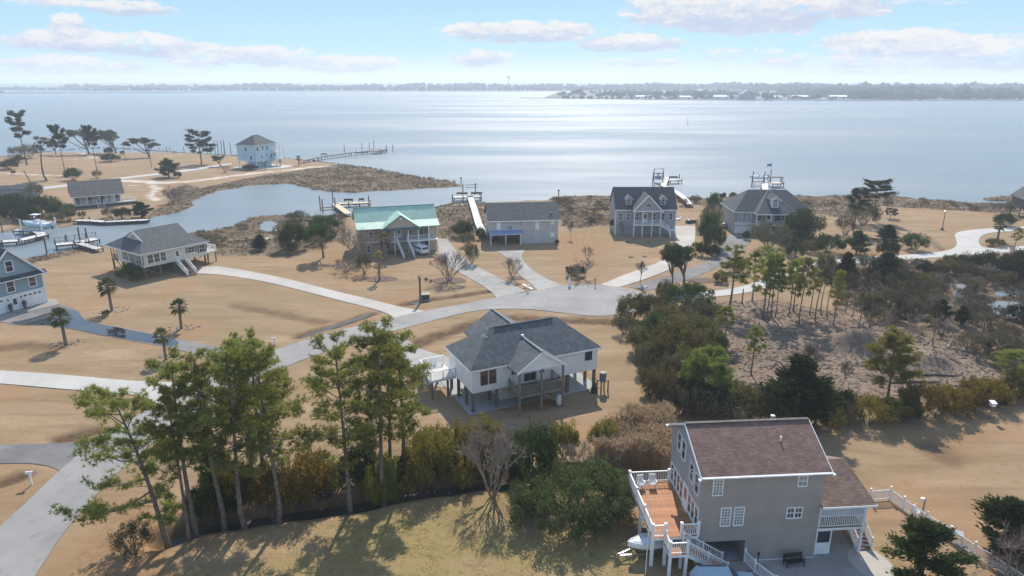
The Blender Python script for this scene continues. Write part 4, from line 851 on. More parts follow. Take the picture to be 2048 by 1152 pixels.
# --- trees around the houses in the middle
for pr, nm, px, b, tp, wpx, lab, cat in [
    ('oak_c', 'oak_tree', 1368, 571, 488, 78, 'pair of leaning olive trees between the concrete and asphalt drives', 'oak tree'), ('oak_d', 'oak_tree', 1345, 568, 500, 50, 'slighter leaning tree beside the concrete drive edge', 'oak tree'), ('bare_tree', 'young_tree', 1280, 567, 518, 24, 'small young tree on the lawn edge by the turning circle', 'tree'),
    ('oak_c', 'oak_tree', 647, 515, 444, 66, 'rounded grey green oak left of the green roofed house', 'oak tree'), ('green_a', 'evergreen_tree', 587, 498, 443, 62, 'dark green evergreen on the marsh edge left of the oak', 'tree'), ('green_b', 'shrub', 648, 462, 431, 58, 'low evergreen at the marsh edge behind the oak', 'shrub'), ('cedar_a', 'cedar_tree', 521, 500, 470, 26, 'small cedar in the marsh grass', 'cedar tree'),
    ('bare_a', 'bare_tree', 716, 522, 455, 76, 'leafless purplish tree against the brick wall of the green roofed house', 'bare tree'), ('grey_b', 'small_tree', 729, 548, 503, 32, 'small olive grey tree at the bed corner of the green roofed house', 'tree'), ('bare_c', 'bare_shrub', 690, 545, 515, 60, 'dry brown brush left of the yellowing palm', 'shrub'), ('grey_a', 'shrub', 943, 528, 484, 32, 'grey green shrub between the two stained driveways', 'shrub'),
    ('green_a', 'shrub', 925, 474, 442, 44, 'round dark shrub at the marsh edge between the green roof and the awning house', 'shrub'), ('dark_a', 'shrub', 962, 478, 454, 18, 'small dark shrub at the corner of the awning house', 'shrub'), ('grey_a', 'shrub', 935, 492, 465, 34, 'brownish brush below the round dark shrub', 'shrub'), ('green_a', 'shrub', 1081, 485, 471, 13, 'clipped round bush against the awning house wall', 'shrub'), ('green_b', 'shrub', 1114, 488, 479, 9, 'tiny bush at the corner of the awning house', 'shrub'), ('dark_a', 'shrub', 992, 486, 471, 14, 'dark potted bush in the shade of the blue awning', 'shrub'),
    ('bare_c', 'brush_pile', 1163, 558, 520, 62, 'brown tangle of dead brush on the lawn above the turning circle', 'brush pile'), ('dark_a', 'brush_pile', 1150, 552, 530, 40, 'darker low part of the dead brush on the lawn', 'brush pile'), ('bare_tree', 'bare_tree', 1142, 478, 440, 14, 'thin leafless sapling beside the awning house', 'bare tree'), ('bare_c', 'bare_shrub', 1175, 520, 490, 30, 'pale dry brush above the dead brush tangle', 'shrub'),
    ('bare_c', 'bare_shrub', 1243, 470, 440, 16, 'bare brush against the dormer house wall', 'shrub'), ('bare_tree', 'bare_tree', 1293, 468, 440, 10, 'bare sapling before the porch of the dormer house', 'bare tree'),
    ('green_a', 'shrub', 1427, 425, 385, 30, 'shrub behind the hedge of the dormer house drive', 'shrub'), ('grey_a', 'hedge_tree', 1420, 470, 405, 44, 'tall grey green hedge tree beside the dormer house drive', 'tree'), ('green_a', 'hedge_tree', 1415, 490, 425, 44, 'middle tree of the hedge beside the dormer house drive', 'tree'), ('green_b', 'hedge_tree', 1428, 500, 450, 44, 'dark hedge tree nearest the asphalt drive', 'tree'), ('dark_a', 'shrub', 1404, 512, 483, 26, 'clipped round shrub at the front end of the hedge', 'shrub'), ('dark_a', 'shrub', 1425, 514, 488, 30, 'second clipped round shrub at the front end of the hedge', 'shrub'),
    ('oak_c', 'small_tree', 1441, 408, 385, 18, 'small tree at the shore behind the hedge', 'tree'), ('oak_d', 'small_tree', 1464, 405, 385, 16, 'small tree at the shore left of the hip roofed house', 'tree'), ('grey_a', 'shrub', 1365, 412, 396, 22, 'grey shore brush beside the white walkway', 'shrub'), ('grey_a', 'shrub', 1390, 405, 390, 22, 'grey shore brush at the foot of the white walkway', 'shrub'),
    ('grey_a', 'willow_shrub', 1537, 497, 443, 84, 'large pale willow like shrub before the porch of the hip roofed house', 'shrub'), ('green_a', 'willow_shrub', 1604, 480, 416, 68, 'large olive rounded tree at the corner of the hip roofed house', 'tree'), ('dark_a', 'shrub', 1492, 479, 461, 16, 'round clipped bush beside the white garage door', 'shrub'), ('dark_a', 'shrub', 1590, 490, 462, 70, 'dark shrubs under the olive rounded tree', 'shrub'),
    ('green_b', 'shrub', 1655, 505, 468, 60, 'spreading green shrub near the dark cedar by the lane', 'shrub'), ('cedar_c', 'cedar_tree', 1712, 508, 462, 42, 'round dark cedar between the lane and the lawn', 'cedar tree'), ('olive_c', 'shrub', 1625, 505, 480, 40, 'olive shrub beside the spreading green shrub', 'shrub'), ('green_a', 'shrub', 1592, 515, 485, 40, 'green shrub behind the lane bend', 'shrub'), ('grey_b', 'shrub', 1690, 470, 430, 40, 'grey brush beneath the tall shore pines', 'shrub'),
    ('pine_far_b', 'pine_tree', 1746, 441, 358, 60, 'tallest shore pine with two crowns beside the far lawn', 'pine tree'), ('pine_far', 'pine_tree', 1706, 462, 377, 44, 'shore pine left of the tallest shore pine', 'pine tree'), ('pine_wide', 'pine_tree', 1780, 437, 415, 26, 'low pine branch mass beside the far lawn', 'pine tree'), ('grey_a', 'shrub', 1725, 450, 405, 66, 'grey thicket at the foot of the tallest shore pine', 'shrub'), ('cedar_a', 'cedar_tree', 1773, 487, 450, 38, 'dark cedar beside the lawn path near the lane', 'cedar tree'), ('dark_a', 'shrub', 1775, 515, 478, 40, 'dark brush where the lane passes the cedar', 'shrub'), ('cedar_b', 'cedar_tree', 1768, 560, 505, 46, 'dark cedar at the lane edge above the swamp scrub', 'cedar tree'),
    ('green_b', 'shrub', 1826, 499, 467, 50, 'isolated round evergreen on the far lawn', 'shrub'), ('grey_b', 'dead_tree', 1735, 545, 505, 40, 'grey brush at the lane edge', 'shrub'), ('green_a', 'shrub', 2010, 452, 426, 40, 'shrubs before the dark shore house', 'shrub'), ('olive_a', 'shrub', 1988, 492, 476, 34, 'yellow green shrub in the bend of the pale lane', 'shrub'), ('pine_thin_b', 'pine_tree', 2030, 500, 455, 26, 'small yellow pine beyond the bend of the lane', 'pine tree'), ('dark_a', 'shrub', 1985, 545, 505, 80, 'dark shrub mass at the lane bend', 'shrub'), ('dark_a', 'shrub', 2040, 560, 498, 70, 'dark shrub mass at the picture edge below the lane', 'shrub'), ('green_a', 'shrub', 1925, 540, 510, 50, 'shrub below the lane beside the dark shrub mass', 'shrub'), ('cedar_a', 'cedar_tree', 1690, 560, 505, 34, 'cedar between the lane and the thin pines', 'cedar tree'), ('olive_a', 'shrub', 1650, 545, 505, 34, 'rusty olive shrub at the lane side', 'shrub'), ('green_a', 'shrub', 1475, 545, 515, 40, 'green shrub beside the asphalt drive', 'shrub'), ('olive_b', 'shrub', 1440, 565, 545, 30, 'low bush in the curb bed beside the lane', 'shrub'),
    ]:
    plant(pr, nm, px, b, tp, lab, cat, wpx=wpx)
# --- the far point across the creek
for pr, nm, px, b, tp, wpx, lab, cat in [
    ('pine_far', 'pine_tree', 54, 330, 221, 40, 'tallest lone pine on the far point', 'pine tree'), ('pine_far_b', 'pine_tree', 132, 353, 249, 32, 'thin lone pine on the far point before the windswept oaks', 'pine tree'), ('pine_far_b', 'pine_tree', 194, 341, 250, 28, 'thin lone pine in the gap between the windswept oaks', 'pine tree'), ('pine_snag', 'dead_tree', 94, 360, 272, 34, 'half dead grey leaning tree on the far point', 'tree'),
    ('oak_a', 'oak_tree', 178, 308, 259, 92, 'left windswept oak on the far shore', 'oak tree'), ('oak_b', 'oak_tree', 232, 306, 260, 76, 'right windswept oak, crown leaning hard to the left', 'oak tree'), ('oak_a', 'oak_tree', 299, 315, 276, 84, 'flat topped windswept oak alone near the riprap shore', 'oak tree'), ('pine_wide', 'pine_tree', 403, 328, 258, 58, 'wide crowned pine left of the light blue house', 'pine tree'),
    ('grey_a', 'small_tree', 62, 316, 287, 34, 'grey green small tree at the far left shore', 'tree'), ('oak_c', 'small_tree', 112, 309, 281, 28, 'small round tree on the far left shore', 'tree'), ('grey_a', 'shrub', 32, 312, 292, 28, 'shore brush beside the tallest lone pine', 'shrub'), ('dark_a', 'shrub', 20, 339, 317, 32, 'dark round bush on the far point at the picture edge', 'shrub'), ('green_a', 'shrub', 40, 325, 310, 24, 'second dark bush on the far point', 'shrub'), ('dark_a', 'shrub', 221, 323, 307, 34, 'wide dark bush below the windswept oaks', 'shrub'), ('dark_a', 'small_tree', 218, 309, 294, 18, 'small round tree between the windswept oaks', 'tree'), ('dark_a', 'shrub', 245, 309, 301, 9, 'little bush near the leaning oak', 'shrub'),
    ('cedar_c', 'cedar_tree', 338, 354, 317, 40, 'dark bushy cedar beside the pale lane', 'cedar tree'), ('dark_a', 'shrub', 356, 356, 342, 16, 'small bush beside the dark bushy cedar', 'shrub'), ('green_a', 'small_tree', 148, 360, 335, 30, 'round dark tree behind the brown cottage', 'tree'), ('grey_a', 'shrub', 195, 356, 340, 18, 'grey bush behind the cottage ridge', 'shrub'), ('oak_c', 'small_tree', 440, 333, 311, 28, 'small dark tree left of the light blue house', 'tree'), ('bare_c', 'bare_shrub', 450, 345, 328, 34, 'bare brush in front of the light blue house', 'shrub'), ('bare_b', 'bare_tree', 346, 405, 368, 48, 'leafless grey tree on the creek bank right of the cottage', 'bare tree'), ('dark_a', 'shrub', 500, 340, 329, 30, 'dark planting under the light blue house', 'shrub'), ('dark_a', 'shrub', 27, 348, 341, 9, 'tiny bush beside the sandy track', 'shrub'),
    ('dark_a', 'shrub', 8, 428, 388, 50, 'dark shrub mass at the creek bank picture edge', 'shrub'), ('green_a', 'shrub', 40, 430, 385, 54, 'dense evergreen on the creek bank near the boat', 'shrub'), ('dark_a', 'shrub', 75, 432, 392, 50, 'dark evergreen on the creek bank left of the cottage', 'shrub'), ('grey_a', 'shrub', 100, 425, 390, 44, 'grey green bush beside the cottage wall', 'shrub'), ('green_a', 'shrub', 120, 432, 402, 44, 'evergreen at the cottage corner', 'shrub'), ('olive_b', 'shrub', 138, 440, 415, 30, 'olive bush in front of the cottage steps', 'shrub'), ('dark_a', 'shrub', 62, 442, 412, 44, 'low dark bush above the lifted boat', 'shrub'), ('grey_b', 'shrub', 70, 400, 365, 36, 'grey tree behind the dark evergreens', 'shrub'), ('grey_a', 'shrub', 115, 445, 425, 34, 'low bank bush right of the lifted boat', 'shrub'), ('dark_a', 'shrub', 25, 442, 410, 46, 'low dark bush on the bank behind the lifted boat', 'shrub'),
    ('grey_a', 'shrub', 220, 434, 414, 28, 'grey bush before the cottage porch', 'shrub'), ('dark_a', 'shrub', 246, 437, 414, 30, 'dark bush before the cottage porch', 'shrub'), ('cedar_b', 'cedar_tree', 283, 434, 404, 32, 'small dark cedar at the end of the creek bulkhead', 'cedar tree'), ('grey_a', 'shrub', 165, 436, 422, 18, 'dry bush at the foot of the cottage wall', 'shrub'), ('green_a', 'shrub', 262, 560, 525, 44, 'dark shrub under the near corner of the cream stilt house', 'shrub'), ('olive_b', 'shrub', 276, 562, 537, 26, 'brownish shrub under the near corner of the cream stilt house', 'shrub'), ('green_b', 'shrub', 213, 630, 621, 16, 'flat juniper beside the largest palm', 'shrub'),
    ]:
    plant(pr, nm, px, b, tp, lab, cat, wpx=wpx, rz=0.0 if pr in ('oak_a', 'oak_b', 'pine_far', 'pine_far_b') else None)
# marsh brush individuals
for k in range(26):
    px = rs.uniform(400, 680); py = rs.uniform(440, 505)
    g = G(px, py)
    if gz(g.x, g.y) < -.3: continue
    plant('grey_b' if k % 3 else 'bare_c', 'marsh_bush', px, py, py - rs.uniform(8, 20), 'low brown bush in the marsh behind the oak and evergreen', 'shrub', 'low marsh bushes', w=1.4)
for k in range(60):
    px = rs.uniform(1580, 2048) if k % 2 else rs.uniform(1100, 1225)
    py = rs.uniform(400, 426) if px > 1300 else rs.uniform(396, 452)
    g = G(px, py)
    if gz(g.x, g.y) < -.3 or not any(inside(np.array([g.x]), np.array([g.y]), p)[0] for p in MARSH): continue
    plant('grey_b' if k % 3 else 'bare_c', 'shore_bush', px, py, py - rs.uniform(5, 10), 'low brown brush along the far marsh shore', 'shrub', 'low shore brush', w=1.6)

# --- grass-like stuff
def scatter(polys, n, seed, tries=6):
    rg = np.random.default_rng(seed); out = []
    areas = []
    for p in polys:
        a = np.array(p); areas.append(max(1, (a[:, 0].max() - a[:, 0].min()) * (a[:, 1].max() - a[:, 1].min())))
    for p, ar in zip(polys, areas):
        a = np.array(p); k = int(n * ar / sum(areas))
        x = rg.uniform(a[:, 0].min(), a[:, 0].max(), k); y = rg.uniform(a[:, 1].min(), a[:, 1].max(), k)
        m = inside(x, y, p); out.append(np.stack([x[m], y[m]], 1))
    return np.concatenate(out)
pt = scatter(MARSH, 60000, 5); z, s = terrain(pt[:, 0], pt[:, 1]); keep = (z > -.36) & (np.abs(pt[:, 0]) < pt[:, 1] * .85 + 12); pt = pt[keep]; z = z[keep]
rg = np.random.default_rng(6); K = 7
dens = vnoise(pt[:, 0], pt[:, 1], 4, 31); ok = rg.uniform(0, 1, len(pt)) < .35 + dens; pt = pt[ok]; z = z[ok]
b = np.repeat(np.concatenate([pt, z[:, None] - .03], 1), K, 0); b[:, :2] += rg.normal(size=(len(b), 2)) * .22
hh = np.repeat(.2 + .4 * vnoise(pt[:, 0], pt[:, 1], 6, 33), K); d = rg.normal(size=(len(b), 3)) * .33 + np.array([0, 0, 1.]); d = unit(d)
sd = unit(np.cross(d, rnd_dirs(rg, len(b)))) * .045
V = np.stack([b - sd, b + sd, b + d * (hh * rg.uniform(.6, 1.2, len(b)))[:, None]], 1).reshape(-1, 3)
tag(place_mesh('marsh_grass', np_mesh('marsh_grass', V, 3, L_MARSH)), 'brown winter marsh grass along the shores and swamp', 'marsh grass', kind='stuff')
# tall tan reeds behind the plank fence
REED = zp([(1185, 935), (1205, 890), (1260, 862), (1335, 850), (1345, 905), (1335, 950), (1250, 948)])
pt = scatter([REED], 3300, 9); n = len(pt); rg = np.random.default_rng(10); hh = 2.1 + 1.4 * vnoise(pt[:, 0], pt[:, 1], 2.0, 3) + rg.uniform(-.3, .3, n)
b = np.concatenate([pt, np.full((n, 1), -.1)], 1); d = unit(rg.normal(size=(n, 3)) * .10 + np.array([0, 0, 1.])); sd = unit(np.cross(d, rnd_dirs(rg, n))) * .028
tp = b + d * hh[:, None]; Vs = np.stack([b - sd, b + sd, tp + sd * .5, tp], 1).reshape(-1, 3)
bl = np.repeat(b + d * (hh * rg.uniform(.3, .8, n))[:, None], 3, 0); Vl = tri_leaves(rg, bl, .55, .05, rnd_dirs(rg, len(bl)) + np.array([0, 0, .5]))
pm = np.repeat(tp, 5, 0) + rg.normal(size=(n * 5, 3)) * .08; Vp = tri_leaves(rg, pm, .34, .10, rnd_dirs(rg, n * 5) * .6 + np.array([0, 0, .6]))
ro = thing('tall_reeds', 'tall tan plumed reeds beside the deck of the grey house', 'reeds', (0, 0, 0)); ro['kind'] = 'stuff'
for nm, vv, k in (('stalks', Vs, 4), ('blades', Vl, 3), ('plumes', Vp, 3)): place_mesh(nm, np_mesh(nm, vv, k, L_STRAW), ro)
# wood debris on the cleared lot
pt = scatter([MULCH], 9000, 12); n = len(pt); rg = np.random.default_rng(13); z, _ = terrain(pt[:, 0], pt[:, 1])
a = rg.uniform(0, 6.28, n); L = rg.uniform(.15, .7, n) * (1 + 2.2 * (rg.uniform(0, 1, n) > .95)); dx = np.stack([np.cos(a), np.sin(a), rg.normal(size=n) * .12], 1) * L[:, None] / 2; w = rg.uniform(.015, .05, n)[:, None]
sd = np.stack([-np.sin(a), np.cos(a), np.zeros(n)], 1) * w; up = np.array([0, 0, 1.]) * w * 1.5; c0 = np.concatenate([pt, z[:, None] + .03], 1)
V = np.concatenate([np.stack([c0 - dx - sd, c0 + dx - sd, c0 + dx + up, c0 - dx + up], 1), np.stack([c0 - dx + sd, c0 + dx + sd, c0 + dx + up, c0 - dx + up], 1)], 0).reshape(-1, 3)
DEB = leaf_mat('wood_debris', (.10, .075, .058), (.38, .32, .265), (.24, .19, .15), .0)
tag(place_mesh('wood_debris', np_mesh('wood_debris', V, 4, DEB)), 'scattered sticks and wood chips over the cleared lot', 'wood debris', kind='stuff')
# low tufts breaking up the near lawns
LAWN = [zp([(420, 1152), (640, 1040), (1000, 985), (1060, 1070), (1270, 1085), (1290, 1190), (380, 1200)]), zp([(600, 960), (640, 800), (820, 860), (900, 930)])]
pt = scatter(LAWN, 26000, 15); n = len(pt); rg = np.random.default_rng(16); z, _ = terrain(pt[:, 0], pt[:, 1]); keep = vnoise(pt[:, 0], pt[:, 1], 1.2, 44) > .45; pt = pt[keep]; z = z[keep]
b = np.repeat(np.concatenate([pt, z[:, None]], 1), 4, 0); b[:, :2] += rg.normal(size=(len(b), 2)) * .06
L_TURF = leaf_mat('turf_blades', (.22, .17, .06), (.36, .275, .12), (.17, .165, .05), .25)
tag(place_mesh('lawn_tufts', np_mesh('lawn_tufts', tri_leaves(rg, b, .06, .025, rnd_dirs(rg, len(b)) * .8 + np.array([0, 0, .8])), 3, L_TURF)), 'dry grass tufts on the near lawns', 'grass', kind='stuff')
# brush that lines the ditch bottom
# ================================================================ BUILDING KIT
WHITE = mat('white_trim', (.80, .80, .78), .55, .05, 2.0)
WHITE_W = mat('white_vinyl_siding', (.80, .79, .76), .6, .04, .8, kind='siding', bump=.25)
CREAM_W = mat('cream_siding', (.66, .63, .53), .65, .05, .8, kind='siding', bump=.25)
TAUPE_W = mat('taupe_siding', (.335, .295, .262), .7, .07, .6, kind='siding', bump=.3)
TAUPE_B = mat('taupe_gable_siding', (.36, .34, .335), .7, .06, .6, kind='siding', bump=.3)
BLUE_W = mat('slate_blue_siding', (.245, .345, .385), .65, .06, .8, kind='siding', bump=.25)
SKYB_W = mat('light_blue_siding', (.46, .60, .68), .65, .05, .8, kind='siding', bump=.2)
GREY_W = mat('pale_grey_siding', (.50, .48, .46), .65, .05, .8, kind='siding', bump=.2)
LAV_W = mat('lavender_grey_siding', (.34, .32, .335), .65, .06, .8, kind='siding', bump=.2)
LAV2_W = mat('grey_shake_siding', (.31, .295, .295), .65, .06, .8, kind='siding', bump=.2)
TAN_W = mat('tan_siding', (.47, .395, .305), .65, .05, .8, kind='siding', bump=.2)
BRICKY = mat('rosy_brick', (.36, .25, .215), .8, .12, 3.0, kind='shingle', bump=.2)
DARK_W = mat('dark_brown_siding', (.09, .075, .065), .8, .2, 1.0, kind='siding')
GREEN_W = mat('green_grey_siding', (.25, .28, .27), .8, .1, 1.0, kind='siding')
SH_BLUE = mat('slate_grey_shingle', (.108, .120, .126), .9, .16, .9, kind='shingle', bump=.35)
SH_GREY = mat('charcoal_shingle', (.088, .094, .10), .9, .14, .9, kind='shingle', bump=.3)
SH_NAVY = mat('dark_slate_shingle', (.052, .064, .074), .9, .14, .9, kind='shingle', bump=.3)
SH_BROWN = mat('brown_shingle', (.20, .118, .094), .9, .16, 1.2, kind='shingle', bump=.4)
SH_TAUPE = mat('weathered_shingle', (.13, .115, .105), .9, .16, 1.0, kind='shingle', bump=.3)
METAL_G = mat('green_metal_roof', (.37, .53, .42), .6, .08, .5)
METAL_GD = mat('dark_green_metal', (.07, .17, .155), .4, .1, .5, metal=.3)
WOOD_G = mat('weathered_wood', (.235, .195, .155), .9, .2, 2.5, kind='board')
WOOD_P = mat('brown_piling', (.16, .125, .095), .9, .25, 3.0)
WOOD_D = mat('dark_piling', (.085, .07, .06), .9, .25, 3.0)
DECK_O = mat('stained_cedar_deck', (.34, .135, .05), .75, .2, 1.2, col2=(.42, .185, .075), per=.35)
DECK_T = mat('new_tan_decking', (.53, .42, .275), .8, .1, 1.5, per=.25)
DECK_W = mat('bleached_decking', (.55, .525, .49), .8, .1, 1.5, per=.25)
STEP_R = mat('red_brown_tread', (.21, .10, .07), .7, .15, 2.0)
GLASS = glass_mat('window_glass', (.055, .07, .085)); GLASS_C = glass_mat('curtained_glass', (.42, .43, .43), .12); GLASS_R = glass_mat('brown_blind_glass', (.11, .06, .045))
BLACK = mat('black_metal', (.02, .02, .022), .5, .1, 3.0); METAL = mat('galvanised_metal', (.45, .46, .47), .35, .1, 4.0, metal=.8)
RIDGE = mat('ridge_metal', (.16, .18, .185), .9); BRN = mat('brown_window_trim', (.13, .085, .07), .7); RUST = mat('rusty_hardware', (.13, .075, .05), .8, .25, 5.0); PVC = mat('white_pvc', (.75, .75, .74), .4, .04, 3.0)
BLUE_C = mat('blue_awning_cloth', (.17, .27, .42), .8, .1, 2.0); STONE = mat('grey_stone', (.34, .31, .285), .9, .2, 3.0, per=.7)
SHUT = mat('dark_shutter', (.10, .12, .14), .7, .1, 3.0)

FR = {'f': 0.0, 'r': math.pi / 2, 'l': -math.pi / 2, 'b': math.pi}
def face_loc(face, off, u, z): return (u, off, z) if face in 'fb' else (off, u, z)
_wc = {}
def window(par, face, off, u, z, w, h, glass=None, grid=(1, 1), frame=.07, trim=None, shutter=None, name='window', label=None):
    """window part: trim frame standing proud, with panes, meeting rail and muntins; panes are sub-parts"""
    trim = trim or WHITE; glass = glass or GLASS; key = (round(w, 2), round(h, 2), grid, frame, trim.name)
    if key not in _wc:
        mb = MB(); f = frame
        mb.box(-w / 2 - f, -.07, -f, -w / 2, .02, h + f).box(w / 2, -.07, -f, w / 2 + f, .02, h + f)
        mb.box(-w / 2, -.07, h, w / 2, .02, h + f).box(-w / 2 - f * .6, -.10, -f, w / 2 + f * .6, .02, 0)
        mb.box(-w / 2, -.055, h / 2 - .025, w / 2, .015, h / 2 + .025)
        gx, gy = grid
        for i in range(1, gx): mb.box(-w / 2 + w * i / gx - .014, -.045, 0, -w / 2 + w * i / gx + .014, .012, h)
        for i in range(1, gy):
            if abs(i / gy - .5) > .01: mb.box(-w / 2, -.045, h * i / gy - .014, w / 2, .012, h * i / gy + .014)
        pm = MB().box(-w / 2, -.022, 0, w / 2, .008, h / 2 - .025), MB().box(-w / 2, -.034, h / 2 + .025, w / 2, .008, h)
        _wc[key] = (mb.mesh('window', trim), [p.mesh('pane') for p in pm])
    fm, pms = _wc[key]
    o = place_mesh(name, fm, par, face_loc(face, off, u, z), FR[face])
    if label: o['label'] = label
    for pm in pms:
        k = (id(pm), glass.name)
        if k not in _wc:
            q = pm.copy(); q.materials.clear(); q.materials.append(glass); _wc[k] = q
        place_mesh('pane', _wc[k], o)
    if shutter:
        for s in (-1, 1): place_mesh('shutter', box_mesh(.32, .05, h + .1, shutter), o, (s * (w / 2 + .26), -.03, -.05))
    return o
_bc = {}
def box_mesh(sx, sy, sz, m, key='box'):
    """a box centred in x and y, standing on z = 0, shared between alike pieces"""
    k = (round(sx, 3), round(sy, 3), round(sz, 3), m.name)
    if k not in _bc: _bc[k] = MB().box(-sx / 2, -sy / 2, 0, sx / 2, sy / 2, sz).mesh(key, m)
    return _bc[k]
def door(par, face, off, u, z, w=.95, h=2.05, m=None, glass=True):
    o = place_mesh('door', MB().box(-w / 2, -.05, 0, w / 2, .02, h).mesh('door', m or WHITE), par, face_loc(face, off, u, z), FR[face])
    MB().box(-w / 2 - .09, -.07, 0, -w / 2, .02, h + .09).box(w / 2, -.07, 0, w / 2 + .09, .02, h + .09).box(-w / 2, -.07, h, w / 2, .02, h + .09).build('door_frame', WHITE, o)
    if glass: MB().box(-w * .3, -.062, h * .45, w * .3, -.045, h * .92).build('pane', GLASS, o)
    MB().cbox(w * .36, -.08, h * .47, .05, .06, .14).build('handle', METAL, o)
    return o
def garage(par, face, off, u, z, w, h, m=None, lights=True, dark=None):
    o = place_mesh('garage_door', MB().box(-w / 2 - .1, -.06, 0, -w / 2, .02, h + .1).box(w / 2, -.06, 0, w / 2 + .1, .02, h + .1).box(-w / 2, -.06, h, w / 2, .02, h + .1).mesh('garage_door', WHITE), par, face_loc(face, off, u, z), FR[face])
    for i in range(4):
        pn = MB().box(-w / 2, -.03, h * i / 4 + .012, w / 2, .01, h * (i + 1) / 4 - .012).build('panel', m or WHITE, o)
        if lights and i == 3:
            n = 6 if w > 3 else 4
            mb = MB()
            for k in range(n): mb.cbox(-w / 2 + w * (k + .5) / n, -.03, h * (i + .5) / 4, w / n * .6, .03, h * .11)
            mb.build('light', GLASS, o)
    return o
def walls(par, x0, y0, z0, x1, y1, z1, m, name='wall'): return MB().box(x0, y0, z0, x1, y1, z1).build(name, m, par)
def gable_wall(par, pts, thick_dir, m, name='gable'):
    """triangular or polygonal wall face with thickness"""
    mb = MB(); n = len(pts); d = Vector(thick_dir); a = [Vector(p) for p in pts]; b = [p + d for p in a]
    mb.poly(a); mb.poly(b[::-1])
    for i in range(n): mb.poly([a[i], b[i], b[(i + 1) % n], a[(i + 1) % n]])
    return mb.build(name, m, par)
def slabs(par, polys, m, t=.16, name='roof', parent_part=None):
    mb = MB()
    for p in polys: mb.slab(p, t)
    return mb.build(name, m, par)
def hip_polys(x0, y0, x1, y1, ze, zr, inset=None, inset2=None):
    """long axis x"""
    ym = (y0 + y1) / 2; i0 = (y1 - y0) / 2 if inset is None else inset; i1 = i0 if inset2 is None else inset2
    a, b, c, d = (x0, y0, ze), (x1, y0, ze), (x1, y1, ze), (x0, y1, ze); r0, r1 = (x0 + i0, ym, zr), (x1 - i1, ym, zr)
    out = [[a, b, r1, r0], [c, d, r0, r1]]
    if i0 > 0: out.append([d, a, r0])
    if i1 > 0: out.append([b, c, r1])
    return out
def rot_polys(polys): return [[(y, x, z) for x, y, z in p][::-1] for p in polys]
def fascia(par, pts, m=None, h=.2, t=.05, name='fascia', close=True):
    mb = MB(); k = len(pts)
    for i in range(k if close else k - 1):
        a = Vector(pts[i]); b = Vector(pts[(i + 1) % k]); mb.beam((a.x, a.y, a.z - h / 2), (b.x, b.y, b.z - h / 2), t, h)
    return mb.build(name, m or WHITE, par)
def pile(par, x, y, z1, w=.3, m=None, z0=-.3, name='pile'):
    return place_mesh(name, box_mesh(w, w, z1 - z0, m or WOOD_P), par, (x, y, z0))
def railing(par, pts, h=1.0, m=None, gap=.13, post=1.8, name='railing', single=True, bw=.035, pw=.1, caps=False):
    """rails between posts; balusters are parts of their own for near railings, else one joined piece"""
    m = m or WHITE; mb = MB(); bal = []
    for a, b in zip(pts[:-1], pts[1:]):
        a = Vector(a); b = Vector(b); d = b - a; L = math.hypot(d.x, d.y)
        mb.beam(a + Vector((0, 0, h)), b + Vector((0, 0, h)), .09, .06); mb.beam(a + Vector((0, 0, .12)), b + Vector((0, 0, .12)), .05, .05)
        n = max(1, int(L / gap))
        for i in range(1, n): bal.append(a.lerp(b, i / n))
    o = mb.build(name, m, par)
    me = box_mesh(bw, bw, h - .14, m)
    if single:
        for p in bal: place_mesh('baluster', me, o, (p.x, p.y, p.z + .13))
    else:
        bb = MB()
        for p in bal: bb.cbox(p.x, p.y, p.z + .12 + (h - .12) / 2, bw, bw, h - .14)
        if bal: tag(bb.build('balusters', m, o), kind='stuff')
    for a, b in zip(pts[:-1], pts[1:]):
        a = Vector(a); b = Vector(b); L = (b - a).length; n = max(1, round(L / post))
        for i in range(n + 1):
            if i == n and b != Vector(pts[-1]): continue
            p = a.lerp(b, i / n); place_mesh('post', box_mesh(pw, pw, h + .16, m), o, (p.x, p.y, p.z - .04))
            if caps: place_mesh('post_cap', box_mesh(pw * 1.35, pw * 1.35, .06, m), o, (p.x, p.y, p.z + h + .12))
    return o
def stairs(par, top, bot, w, m_tread, m_str, n=None, rails=True, rail_m=None, single=False, risers=False):
    """straight flight between two points (centre of the nosing line), each tread a part"""
    top = Vector(top); bot = Vector(bot); d = bot - top; run = Vector((d.x, d.y, 0)); L = run.length; run.normalize(); side = Vector((-run.y, run.x, 0))
    n = n or max(3, round((top.z - bot.z) / .185)); mb = MB()
    for s in (-1, 1): mb.beam(top + side * s * w / 2 - Vector((0, 0, .2)), bot + side * s * w / 2 + Vector((0, 0, .02)), .06, .28)
    o = mb.build('stairs', m_str, par); ang = math.atan2(run.y, run.x)
    tm = box_mesh(L / n + .04, w - .06, .05, m_tread)
    for i in range(n):
        p = top.lerp(bot, (i + .5) / n); place_mesh('tread', tm, o, (p.x, p.y, p.z - .05), ang)
        if risers: place_mesh('riser', box_mesh(.03, w - .06, (top.z - bot.z) / n, WHITE), o, (p.x - run.x * L / n * .5, p.y - run.y * L / n * .5, p.z - .03), ang)
    if rails:
        for s in (-1, 1): railing(par, [top + side * s * w / 2, bot + side * s * w / 2], .95, rail_m or WHITE, .14, 1.6, 'stair_railing', single)
    return o
